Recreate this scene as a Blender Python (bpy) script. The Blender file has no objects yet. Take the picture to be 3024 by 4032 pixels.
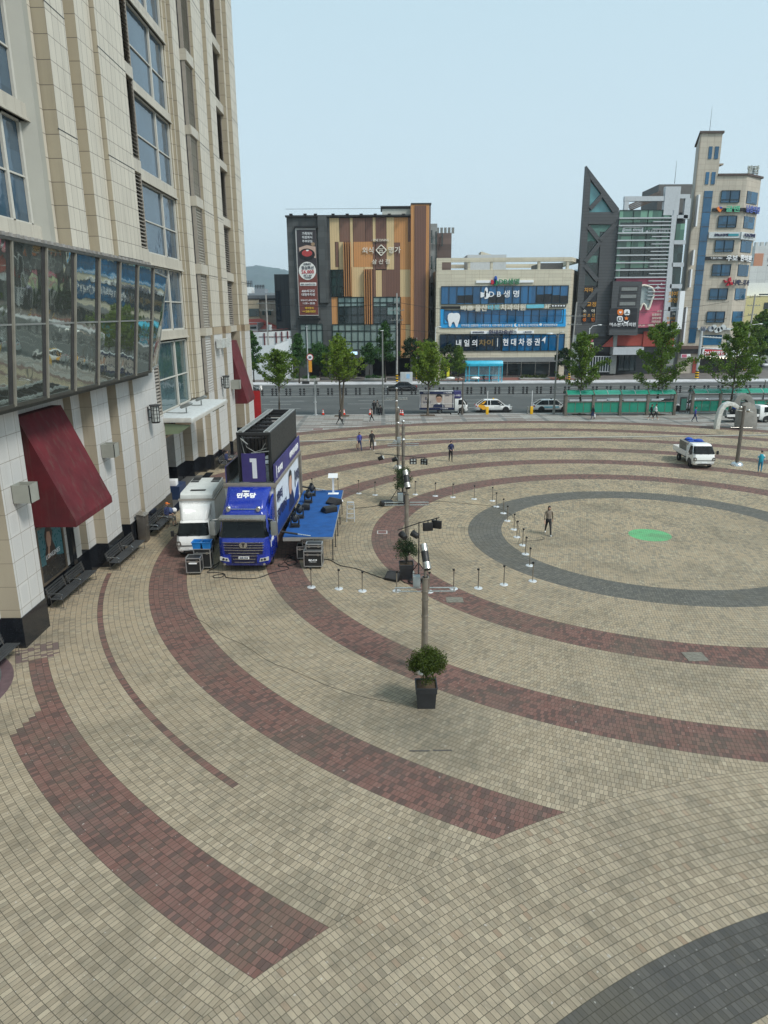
import bpy, bmesh, math, random
from mathutils import Vector, Matrix, Euler
R = math.radians
sc = bpy.context.scene
# ---------------------------------------------------------------- camera
CAMH = 12.3; PITCH = R(15.667); ROLL = 0.00718; FPX = 2796.0
cd = bpy.data.cameras.new('camera'); cam = bpy.data.objects.new('camera', cd)
sc.collection.objects.link(cam); sc.camera = cam
cd.sensor_fit = 'VERTICAL'; cd.sensor_height = 24.0; cd.lens = FPX/4032*24.0
cd.clip_start = 0.1; cd.clip_end = 20000
cam.matrix_world = Matrix.Translation((0, 0, CAMH)) @ Euler((math.pi/2-PITCH, 0, 0)).to_matrix().to_4x4() @ Matrix.Rotation(-ROLL, 4, 'Z')
# ---------------------------------------------------------------- world and sun
SUN_EL, SUN_AZ = R(50), R(125)
w = bpy.data.worlds.new('World'); sc.world = w; w.use_nodes = True
wt = w.node_tree; wt.nodes.clear()
wo = wt.nodes.new('ShaderNodeOutputWorld'); bg = wt.nodes.new('ShaderNodeBackground')
sky = wt.nodes.new('ShaderNodeTexSky'); sky.sky_type = 'NISHITA'; sky.sun_disc = False
sky.sun_elevation = SUN_EL; sky.sun_rotation = SUN_AZ
sky.air_density = 1.0; sky.dust_density = 3.0; sky.ozone_density = 1.0
tc = wt.nodes.new('ShaderNodeTexCoord'); sp = wt.nodes.new('ShaderNodeSeparateXYZ')
cr = wt.nodes.new('ShaderNodeValToRGB'); cr.color_ramp.elements[0].position = 0.0
cr.color_ramp.elements[0].color = (3.65, 4.3, 4.5, 1); cr.color_ramp.elements[1].position = 0.6
cr.color_ramp.elements[1].color = (2.75, 3.95, 4.35, 1)
mx = wt.nodes.new('ShaderNodeMix'); mx.data_type = 'RGBA'; mx.inputs[0].default_value = 0.82
wt.links.new(tc.outputs['Generated'], sp.inputs[0]); wt.links.new(sp.outputs[2], cr.inputs[0])
wt.links.new(sky.outputs[0], mx.inputs[6]); wt.links.new(cr.outputs[0], mx.inputs[7])
wt.links.new(mx.outputs[2], bg.inputs[0]); bg.inputs[1].default_value = 0.105
wt.links.new(bg.outputs[0], wo.inputs[0])
sl = bpy.data.lights.new('sun', 'SUN'); sl.energy = 1.5; sl.angle = R(14); sl.color = (1.0, .965, .91)
sun = bpy.data.objects.new('sun', sl); sc.collection.objects.link(sun)
sd = Vector((math.sin(SUN_AZ)*math.cos(SUN_EL), math.cos(SUN_AZ)*math.cos(SUN_EL), math.sin(SUN_EL)))
sun.rotation_euler = sd.to_track_quat('Z', 'Y').to_euler(); sun.location = (0, 0, 60)
sc.view_settings.view_transform = 'Standard'; sc.view_settings.look = 'None'
sc.view_settings.exposure = 0.95; sc.view_settings.gamma = 1.0; sc.view_settings.use_curve_mapping = False
sc.render.engine = 'CYCLES'
# ---------------------------------------------------------------- survey: photo pixel -> real point
def ray(px, py):
    u = px-1512; v = py-2016; c, s = math.cos(ROLL), math.sin(ROLL)
    a = u*c-v*s; b = u*s+v*c
    return (a, FPX*math.cos(PITCH)-b*math.sin(PITCH), -FPX*math.sin(PITCH)-b*math.cos(PITCH))
def G(px, py, z=0.0):
    d = ray(px, py); t = (z-CAMH)/d[2]; return (d[0]*t, d[1]*t)
def PY(px, py, Y):
    d = ray(px, py); t = Y/d[1]; return (d[0]*t, CAMH+d[2]*t)
def PX(px, py, X):
    d = ray(px, py); t = X/d[0]; return (d[1]*t, CAMH+d[2]*t)
def zf(ox, oy, s): return lambda a, b: (ox+s*a, oy+s*b)
# ---------------------------------------------------------------- scene helpers
COL = sc.collection
def tag(o, label=None, cat=None, group=None, kind=None):
    for k, v in (('label', label), ('category', cat), ('group', group), ('kind', kind)):
        if v: o[k] = v
    return o
def thing(name, label, cat, loc=(0, 0, 0), rz=0, group=None):
    o = bpy.data.objects.new(name, None); COL.objects.link(o)
    o.location = loc; o.rotation_euler = (0, 0, rz); o.empty_display_size = .1
    return tag(o, label, cat, group)
def copy_tree(o, parent=None):
    c = o.copy(); COL.objects.link(c); c.parent = parent
    for ch in list(o.children): copy_tree(ch, c)
    return c
class MB:
    def __init__(s): s.v = []; s.f = []; s.m = []; s.pc = []
    def add(s, vs, fs, m=0):
        n = len(s.v); s.v += [tuple(v) for v in vs]; s.pc.append((n, len(s.v), len(s.f), len(s.f)+len(fs)))
        for f in fs: s.f.append([n+i for i in f]); s.m.append(m)
    def box(s, x0, x1, y0, y1, z0, z1, m=0, T=None):
        if x0 > x1: x0, x1 = x1, x0
        if y0 > y1: y0, y1 = y1, y0
        if z0 > z1: z0, z1 = z1, z0
        vs = [Vector(p) for p in ((x0,y0,z0),(x1,y0,z0),(x1,y1,z0),(x0,y1,z0),(x0,y0,z1),(x1,y0,z1),(x1,y1,z1),(x0,y1,z1))]
        if T: vs = [T@v for v in vs]
        s.add(vs, [(0,3,2,1),(4,5,6,7),(0,1,5,4),(1,2,6,5),(2,3,7,6),(3,0,4,7)], m); return s
    def cyl(s, p0, p1, r0, r1=None, n=12, m=0, cap=True):
        p0 = Vector(p0); p1 = Vector(p1); r1 = r0 if r1 is None else r1
        d = (p1-p0).normalized(); a = d.orthogonal().normalized(); b = d.cross(a)
        vs = []
        for p, r in ((p0, r0), (p1, r1)):
            for i in range(n):
                t = 2*math.pi*i/n; vs.append(p+(a*math.cos(t)+b*math.sin(t))*r)
        fs = [(i, (i+1) % n, n+(i+1) % n, n+i) for i in range(n)]
        if cap: fs += [tuple(range(n))[::-1], tuple(range(n, 2*n))]
        s.add(vs, fs, m); return s
    def tube(s, pts, r, n=8, m=0):
        pts = [Vector(p) for p in pts]; rr = r if isinstance(r, (list, tuple)) else [r]*len(pts)
        vs = []; up = Vector((0, 0, 1))
        for i, p in enumerate(pts):
            d = (pts[min(i+1, len(pts)-1)]-pts[max(i-1, 0)]).normalized()
            a = d.cross(up)
            if a.length < 1e-3: a = d.cross(Vector((0, 1, 0)))
            a.normalize(); b = d.cross(a)
            for k in range(n):
                t = 2*math.pi*k/n; vs.append(p+(a*math.cos(t)+b*math.sin(t))*rr[i])
        fs = []
        for i in range(len(pts)-1):
            for k in range(n): fs.append((i*n+k, i*n+(k+1) % n, (i+1)*n+(k+1) % n, (i+1)*n+k))
        fs += [tuple(range(n))[::-1], tuple(range((len(pts)-1)*n, len(pts)*n))]
        s.add(vs, fs, m); return s
    def prism(s, poly, a0, a1, axis='x', m=0, inset=0.0):
        # poly: 2-D outline; extruded along axis from a0 to a1.  axis x: (y,z)  y: (x,z)  z: (x,y)
        def P(p, a): return {'x': (a, p[0], p[1]), 'y': (p[0], a, p[1]), 'z': (p[0], p[1], a)}[axis]
        n = len(poly)
        s.add([P(p, a0) for p in poly]+[P(p, a1) for p in poly],
              [tuple(range(n)), tuple(range(n, 2*n))[::-1]]+[(i, n+i, n+(i+1) % n, (i+1) % n) for i in range(n)], m); return s
    def sphere(s, c, r, nu=12, nv=8, m=0, sc_=(1, 1, 1), v0=0.0, v1=1.0):
        vs = []; fs = []
        for j in range(nv+1):
            ph = math.pi*(v0+(v1-v0)*j/nv)
            for i in range(nu):
                t = 2*math.pi*i/nu
                vs.append((c[0]+r*sc_[0]*math.sin(ph)*math.cos(t), c[1]+r*sc_[1]*math.sin(ph)*math.sin(t), c[2]+r*sc_[2]*math.cos(ph)))
        for j in range(nv):
            for i in range(nu): fs.append((j*nu+i, (j+1)*nu+i, (j+1)*nu+(i+1) % nu, j*nu+(i+1) % nu))
        s.add(vs, fs, m); return s
    def lathe(s, prof, n=16, c=(0, 0), m=0):
        vs = []; fs = []
        for r, z in prof:
            for i in range(n):
                t = 2*math.pi*i/n; vs.append((c[0]+r*math.cos(t), c[1]+r*math.sin(t), z))
        for j in range(len(prof)-1):
            for i in range(n): fs.append((j*n+i, j*n+(i+1) % n, (j+1)*n+(i+1) % n, (j+1)*n+i))
        s.add(vs, fs, m); return s
    def loft(s, rings, m=0, close=True):
        n = len(rings[0]); vs = [p for r in rings for p in r]; fs = []
        for j in range(len(rings)-1):
            for i in range(n if close else n-1): fs.append((j*n+i, j*n+(i+1) % n, (j+1)*n+(i+1) % n, (j+1)*n+i))
        fs += [tuple(range(n))[::-1], tuple(range((len(rings)-1)*n, len(rings)*n))]
        s.add(vs, fs, m); return s
    def xf(s, M):
        s.v = [tuple(M@Vector(v)) for v in s.v]; return s
    def pieces(s, gap=.03):
        bb = []
        for a, b_, c, d in s.pc:
            q = s.v[a:b_]; bb.append(([min(v[i] for v in q)-gap for i in range(3)], [max(v[i] for v in q)+gap for i in range(3)]))
        n = len(bb); g = list(range(n))
        def f(i):
            while g[i] != i: i = g[i]
            return i
        for i in range(n):
            for j in range(i):
                if all(bb[i][0][k] <= bb[j][1][k] and bb[j][0][k] <= bb[i][1][k] for k in range(3)): g[f(i)] = f(j)
        out = {}
        for i, (a, b_, c, d) in enumerate(s.pc):
            o = out.setdefault(f(i), MB()); n0 = len(o.v); o.v += s.v[a:b_]
            for k in range(c, d): o.f.append([x-a+n0 for x in s.f[k]]); o.m.append(s.m[k])
        return list(out.values())
    def build(s, name, mats, parent=None, bevel=0, seg=2, smooth=False, loc=None):
        if not isinstance(mats, (list, tuple)): mats = [mats]
        me = bpy.data.meshes.new(name)
        me.from_pydata(s.v, [], s.f)
        for m in mats: me.materials.append(m)
        me.polygons.foreach_set('material_index', s.m)
        me.update()
        bm = bmesh.new(); bm.from_mesh(me)
        bmesh.ops.recalc_face_normals(bm, faces=bm.faces[:])
        if bevel:
            es = [e for e in bm.edges if len(e.link_faces) == 2 and e.calc_face_angle(0) > .5]
            bmesh.ops.bevel(bm, geom=es, offset=bevel, segments=seg, affect='EDGES', profile=.6, clamp_overlap=True)
        bm.to_mesh(me); bm.free()
        if smooth or bevel:
            me.polygons.foreach_set('use_smooth', [True]*len(me.polygons))
            try: me.set_sharp_from_angle(angle=R(38))
            except Exception: pass
        o = bpy.data.objects.new(name, me); COL.objects.link(o)
        if parent: o.parent = parent
        if loc: o.location = loc
        return o
def text(s, size, m, parent, loc, rot=(math.pi/2, 0, 0), ext=.02, name='lettering', w=None, bold=0.0, spacing=1.0, align='CENTER', shear=0, h=None):
    cu = bpy.data.curves.new(name, 'FONT'); cu.body = s; cu.size = size; cu.extrude = ext; cu.offset = bold
    cu.align_x = align; cu.align_y = 'CENTER'; cu.space_character = spacing; cu.resolution_u = 3; cu.shear = shear
    o = bpy.data.objects.new(name, cu); COL.objects.link(o)
    me = bpy.data.meshes.new_from_object(o)
    bpy.data.objects.remove(o)
    me.materials.clear(); me.materials.append(m)
    if len(me.vertices) and (w or h):
        xs = [v.co.x for v in me.vertices]; ys = [v.co.y for v in me.vertices]
        W = max(xs)-min(xs); H_ = max(ys)-min(ys); cx = (max(xs)+min(xs))/2; cy = (max(ys)+min(ys))/2
        kx = w/W if w else 1; ky = h/H_ if h else 1
        if w and not h: ky = kx
        if h and not w: kx = ky
        for v in me.vertices: v.co.x = (v.co.x-cx)*kx; v.co.y = (v.co.y-cy)*ky
    n = bpy.data.objects.new(name, me); COL.objects.link(n); n.parent = parent
    n.location = loc; n.rotation_euler = rot
    return n
# ---------------------------------------------------------------- materials
SPLIT = {'roof_fins', 'spandrel', 'pier', 'plinth', 'band', 'column', 'post', 'groove', 'blind', 'open_pane', 'curtain', 'open_floor', 'louvre_beam', 'sun_fin', 'sign_bar', 'sign_panel', 'transom', 'jamb', 'wall', 'shopfront', 'red_wall', 'shop_sign', 'panel', 'kerb_wall', 'bulb', 'star_mark', 'sign_marks', 'sign_recess', 'emblem', 'arrow_mark', 'lamp_rail', 'porch_floor', 'cyan_frame', 'cable_loom', 'machinery', 'camera_dome', 'roof_sign', 'antenna_rack', 'soffit', 'window_strip', 'poster_strip', 'latch', 'cable_drop', 'roof_letters', 'flower_mark', 'roof_frame', 'silver_strip', 'cornice', 'side_wall', 'pylon_glass'}
def multi(b, name, mats, **k):
    if name in SPLIT and len(b.pc) > 1:
        return [q.build(name, mats, **k) for q in b.pieces()]
    return [b.build(name, mats, **k)]
class NT:
    def __init__(s, name):
        s.mat = bpy.data.materials.new(name); s.mat.use_nodes = True; s.t = s.mat.node_tree
        s.b = s.t.nodes['Principled BSDF']; s.geo = s.t.nodes.new('ShaderNodeNewGeometry')
    def set(s, k, v):
        if isinstance(v, bpy.types.NodeSocket): s.t.links.new(v, s.b.inputs[k])
        else: s.b.inputs[k].default_value = v
    def m(s, op, a, b=None, c=None):
        n = s.t.nodes.new('ShaderNodeMath'); n.operation = op
        for i, x in enumerate((a, b, c)):
            if x is None: continue
            if isinstance(x, bpy.types.NodeSocket): s.t.links.new(x, n.inputs[i])
            else: n.inputs[i].default_value = x
        return n.outputs[0]
    def xyz(s, v):
        n = s.t.nodes.new('ShaderNodeSeparateXYZ'); s.t.links.new(v, n.inputs[0]); return n.outputs
    def comb(s, x, y, z=0.0):
        n = s.t.nodes.new('ShaderNodeCombineXYZ')
        for i, q in enumerate((x, y, z)):
            if isinstance(q, bpy.types.NodeSocket): s.t.links.new(q, n.inputs[i])
            else: n.inputs[i].default_value = q
        return n.outputs[0]
    def noise(s, vec, scale, detail=4, rough=.55, dist=0):
        n = s.t.nodes.new('ShaderNodeTexNoise'); s.t.links.new(vec, n.inputs['Vector'])
        n.inputs['Scale'].default_value = scale; n.inputs['Detail'].default_value = detail
        n.inputs['Roughness'].default_value = rough; n.inputs['Distortion'].default_value = dist
        return n.outputs[0]
    def white(s, vec):
        n = s.t.nodes.new('ShaderNodeTexWhiteNoise'); n.noise_dimensions = '3D'; s.t.links.new(vec, n.inputs[0]); return n.outputs
    def mix(s, f, a, b, blend='MIX'):
        n = s.t.nodes.new('ShaderNodeMix'); n.data_type = 'RGBA'; n.blend_type = blend
        for i, x in ((0, f), (6, a), (7, b)):
            if isinstance(x, bpy.types.NodeSocket): s.t.links.new(x, n.inputs[i])
            else: n.inputs[i].default_value = x if i == 0 else (*x[:3], 1)
        return n.outputs[2]
    def ramp(s, f, lo, hi, a=0.0, b=1.0):
        n = s.t.nodes.new('ShaderNodeMapRange'); s.t.links.new(f, n.inputs[0])
        for i, x in enumerate((lo, hi, a, b)): n.inputs[i+1].default_value = x
        return n.outputs[0]
    def bump(s, h, strength, dist=.02):
        n = s.t.nodes.new('ShaderNodeBump'); n.inputs['Strength'].default_value = strength; n.inputs['Distance'].default_value = dist
        s.t.links.new(h, n.inputs['Height']); s.t.links.new(n.outputs[0], s.b.inputs['Normal'])
    def line(s, x, period, width, off=0.0):     # 1 on joint lines
        f = s.m('FRACT', s.m('DIVIDE', s.m('ADD', x, off), period))
        d = s.m('ABSOLUTE', s.m('SUBTRACT', f, .5))
        return s.m('GREATER_THAN', d, .5-width/period/2)
M = {}
def pm(name, col, rough=.6, metal=0.0, var=.12, scale=3.0, spec=.5, coat=0, bump=0, emit=None, dirt=0.0, alpha=None):
    if name in M: return M[name]
    n = NT(name); pos = n.geo.outputs['Position']
    a = n.noise(pos, scale, 5); lo = tuple(c*(1-var) for c in col); hi = tuple(min(1, c*(1+var)) for c in col)
    c = n.mix(n.ramp(a, .3, .7), lo, hi)
    if dirt:
        p = n.xyz(pos); v = n.noise(n.comb(n.m('MULTIPLY', p[0], 4), n.m('MULTIPLY', p[1], 4), n.m('MULTIPLY', p[2], .35)), 1.0, 5)
        c = n.mix(n.m('MULTIPLY', n.ramp(v, .52, .8), dirt), c, (.09, .08, .065))
    n.set('Base Color', c); n.set('Metallic', metal); n.set('Specular IOR Level', spec)
    n.set('Roughness', n.ramp(n.noise(pos, scale*2.3, 3), .3, .7, max(0, rough-.06), min(1, rough+.06)))
    if coat: n.set('Coat Weight', coat); n.set('Coat Roughness', .06)
    if bump: n.bump(n.noise(pos, scale*12, 4), bump, .01)
    if emit: n.set('Emission Color', (*emit[:3], 1)); n.set('Emission Strength', emit[3])
    M[name] = n.mat; return n.mat
def clad(name, col, ax, jx, jz, jw=.012, ox=0.0, oz=0.0, var=.06, joint=(.12, .1, .08), rough=.55, dirt=.25, pan=0.0, pancol=None):
    # stone or metal cladding with joints; ax = horizontal world axis along the wall
    n = NT(name); pos = n.geo.outputs['Position']; p = n.xyz(pos); h = p[ax]; z = p[2]
    cell = n.white(n.comb(n.m('FLOOR', n.m('DIVIDE', n.m('ADD', h, ox), jx)), n.m('FLOOR', n.m('DIVIDE', n.m('ADD', z, oz), jz)), 3.0))
    c = n.mix(cell[0], tuple(q*(1-var) for q in col), tuple(min(1, q*(1+var)) for q in col))
    c = n.mix(n.m('MULTIPLY', n.ramp(n.noise(pos, .9, 5), .4, .75), .18), c, tuple(q*.72 for q in col))
    c = n.mix(n.m('MULTIPLY', n.ramp(n.noise(pos, 60, 2), .45, .6), .12), c, tuple(q*.8 for q in col))
    if pan:
        fx = n.m('ABSOLUTE', n.m('SUBTRACT', n.m('FRACT', n.m('DIVIDE', n.m('ADD', h, ox), jx)), .5))
        fz = n.m('ABSOLUTE', n.m('SUBTRACT', n.m('FRACT', n.m('DIVIDE', n.m('ADD', z, oz), jz)), .5))
        ins = n.m('MULTIPLY', n.ramp(n.m('ADD', fx, n.m('MULTIPLY', n.noise(pos, 6, 3), .06)), .37, .33), n.ramp(n.m('ADD', fz, n.m('MULTIPLY', n.noise(pos, 5, 3), .06)), .42, .38))
        c = n.mix(n.m('MULTIPLY', n.m('MULTIPLY', ins, pan), n.m('ADD', .35, n.m('MULTIPLY', cell[0], .65))), c, pancol)
    if dirt:
        v = n.noise(n.comb(n.m('MULTIPLY', p[0], 3), n.m('MULTIPLY', p[1], 3), n.m('MULTIPLY', z, .25)), 1.0, 6)
        c = n.mix(n.m('MULTIPLY', n.ramp(v, .5, .8), dirt), c, (.12, .1, .075))
    L = n.m('MAXIMUM', n.line(h, jx, jw, ox), n.line(z, jz, jw, oz))
    c = n.mix(L, c, joint)
    n.set('Base Color', c); n.set('Roughness', rough)
    n.bump(n.m('SUBTRACT', n.m('MULTIPLY', n.noise(pos, 40, 3), .15), L), .35, .01)
    M[name] = n.mat; return n.mat
def glassy(name, col, rough=.05, metal=0.0, wave=.0, ax=0, jx=1.2, jz=3.0, cell=.35, spec=.8, curtain=None):
    n = NT(name); pos = n.geo.outputs['Position']; p = n.xyz(pos)
    q = n.white(n.comb(n.m('FLOOR', n.m('DIVIDE', p[ax], jx)), n.m('FLOOR', n.m('DIVIDE', p[2], jz)), 7.0))
    c = n.mix(q[0], tuple(v*(1-cell) for v in col), tuple(min(1, v*(1+cell)) for v in col))
    c = n.mix(n.m('MULTIPLY', n.ramp(n.noise(pos, .5, 3), .4, .7), .35), c, tuple(v*.5 for v in col))
    if curtain:
        c = n.mix(n.m('MULTIPLY', n.m('GREATER_THAN', q[0], .62), .8), c, curtain)
    n.set('Base Color', c); n.set('Roughness', rough); n.set('Metallic', metal); n.set('Specular IOR Level', spec)
    if wave: n.bump(n.noise(pos, 1.1, 2), wave, .08)
    M[name] = n.mat; return n.mat
# ---------------------------------------------------------------- colours
pm('white_paint', (.78, .78, .76), .28, coat=.5, var=.03)
pm('white_matte', (.72, .73, .72), .6, var=.05, dirt=.2)
pm('blue_paint', (.006, .026, .29), .25, coat=.5, var=.08)
pm('black_plastic', (.012, .012, .013), .5, var=.2)
pm('black_cloth', (.012, .012, .016), .9, var=.3, scale=8)
pm('rubber', (.02, .02, .02), .85, var=.2)
pm('car_glass', (.006, .008, .009), .07, spec=.25, var=.2)
pm('chrome', (.6, .6, .6), .28, metal=1, var=.05)
pm('steel', (.48, .46, .42), .3, metal=.9, var=.15)
pm('pole_steel', (.33, .3, .26), .38, metal=.75, var=.25, scale=2, dirt=.4)
pm('grey_metal', (.22, .23, .22), .5, metal=.3, var=.15)
pm('light_metal', (.5, .52, .52), .45, metal=.2, var=.1, dirt=.25)
pm('dark_metal', (.05, .05, .052), .5, metal=.3, var=.2)
pm('black_granite', (.012, .014, .018), .14, var=.5, scale=30, spec=.6)
pm('red_awning', (.09, .006, .011), .85, var=.3, scale=.8, dirt=.5)
pm('red_plastic', (.6, .03, .02), .5)
pm('cone_red', (.75, .05, .02), .5)
pm('navy', (.012, .02, .07), .6)
pm('purple', (.035, .025, .13), .6, var=.12)
pm('banner_purple', (.04, .035, .15), .6, var=.3, scale=1.2)
pm('banner_white', (.62, .64, .68), .6, var=.05)
pm('stage_carpet', (.005, .07, .25), .95, var=.18, scale=2, bump=.3)
pm('blue_crate', (.01, .19, .55), .45)
pm('soil', (.07, .045, .025), .95, var=.4, scale=20, bump=.5)
pm('planter_dark', (.03, .032, .036), .5, var=.2)
pm('skin', (.5, .3, .21), .6, var=.08)
pm('hair', (.012, .01, .009), .6)
pm('wood_post', (.22, .17, .12), .8, var=.2)
pm('bark', (.1, .085, .065), .95, var=.4, scale=12, bump=.6)
pm('dark_bark', (.05, .042, .032), .95, var=.4, scale=12, bump=.6)
pm('concrete', (.34, .33, .31), .85, var=.15, scale=2, bump=.2, dirt=.3)
pm('stone_kerb', (.42, .41, .39), .8, var=.12)
pm('poster_bg', (.42, .48, .6), .5, var=.08)
pm('text_white', (.82, .83, .84), .5, var=.02)
pm('text_cream', (.72, .68, .58), .5, var=.03)
pm('text_dark', (.02, .025, .06), .5)
pm('text_green', (.03, .22, .1), .45)
pm('text_red', (.5, .02, .04), .45)
pm('text_navy', (.02, .025, .08), .5)
pm('text_gold', (.6, .3, .05), .5)
pm('text_yellow', (.8, .55, .05), .5)
pm('text_cyan', (.15, .5, .62), .5)
pm('text_orange', (.8, .2, .02), .5)
pm('yellow_paint', (.8, .45, .01), .45)
pm('cyan_paint', (.03, .42, .6), .4)
pm('taxi_orange', (.85, .42, .03), .4)
pm('silver_panel', (.5, .52, .54), .4, metal=.2, var=.06, dirt=.15)
pm('pink_wall', (.5, .12, .18), .6, var=.06)
pm('red_brown', (.3, .05, .035), .7, var=.1)
pm('sign_red', (.45, .01, .02), .5)
pm('lamp_glass', (.4, .42, .4), .35, var=.05)
pm('green_soffit', (.16, .2, .12), .6)
pm('lawn', (.05, .1, .02), .95, var=.4, scale=10)
pm('brick_pave', (.22, .09, .07), .85, var=.2)
pm('tarp_blue', (.01, .06, .35), .5)
pm('crate_grey', (.2, .19, .165), .7, var=.15)
pm('headlamp', (.55, .55, .52), .12, spec=.9, var=.3, scale=30)
pm('cable_black', (.01, .01, .01), .6)
pm('copper', (.2, .08, .03), .6)
def leafmat(name, a, b):
    n = NT(name); ri = n.geo.outputs['Random Per Island']; pos = n.geo.outputs['Position']
    c = n.mix(ri, a, b); c = n.mix(n.m('MULTIPLY', n.ramp(n.noise(pos, 1.3, 3), .35, .65), .5), c, tuple(q*.55 for q in a))
    n.set('Base Color', c); n.set('Roughness', .6); n.set('Specular IOR Level', .25)
    tr = n.t.nodes.new('ShaderNodeBsdfTranslucent'); n.t.links.new(c, tr.inputs[0])
    ms = n.t.nodes.new('ShaderNodeMixShader'); ms.inputs[0].default_value = .35
    out = n.t.nodes['Material Output']
    n.t.links.new(n.b.outputs[0], ms.inputs[1]); n.t.links.new(tr.outputs[0], ms.inputs[2]); n.t.links.new(ms.outputs[0], out.inputs[0])
    M[name] = n.mat
leafmat('leaf_ginkgo', (.12, .2, .02), (.24, .33, .045))
leafmat('leaf_ginkgo_dark', (.08, .155, .018), (.18, .27, .04))
leafmat('leaf_dark', (.035, .1, .025), (.08, .18, .04))
leafmat('leaf_pine', (.02, .045, .02), (.045, .08, .03))
leafmat('leaf_shrub', (.04, .065, .01), (.1, .14, .02))
leafmat('leaf_juniper', (.03, .07, .03), (.09, .13, .05))
# green translucent shelter panels
n = NT('green_glass'); n.set('Base Color', (.02, .3, .2, 1)); n.set('Roughness', .12); n.set('Alpha', .78); n.set('Specular IOR Level', .7); M['green_glass'] = n.mat
n = NT('clear_panel'); n.set('Base Color', (.6, .75, .8, 1)); n.set('Roughness', .06); n.set('Alpha', .3); M['clear_panel'] = n.mat
n = NT('acrylic'); n.set('Base Color', (.85, .88, .9, 1)); n.set('Roughness', .1); n.set('Alpha', .55); M['acrylic'] = n.mat
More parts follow.
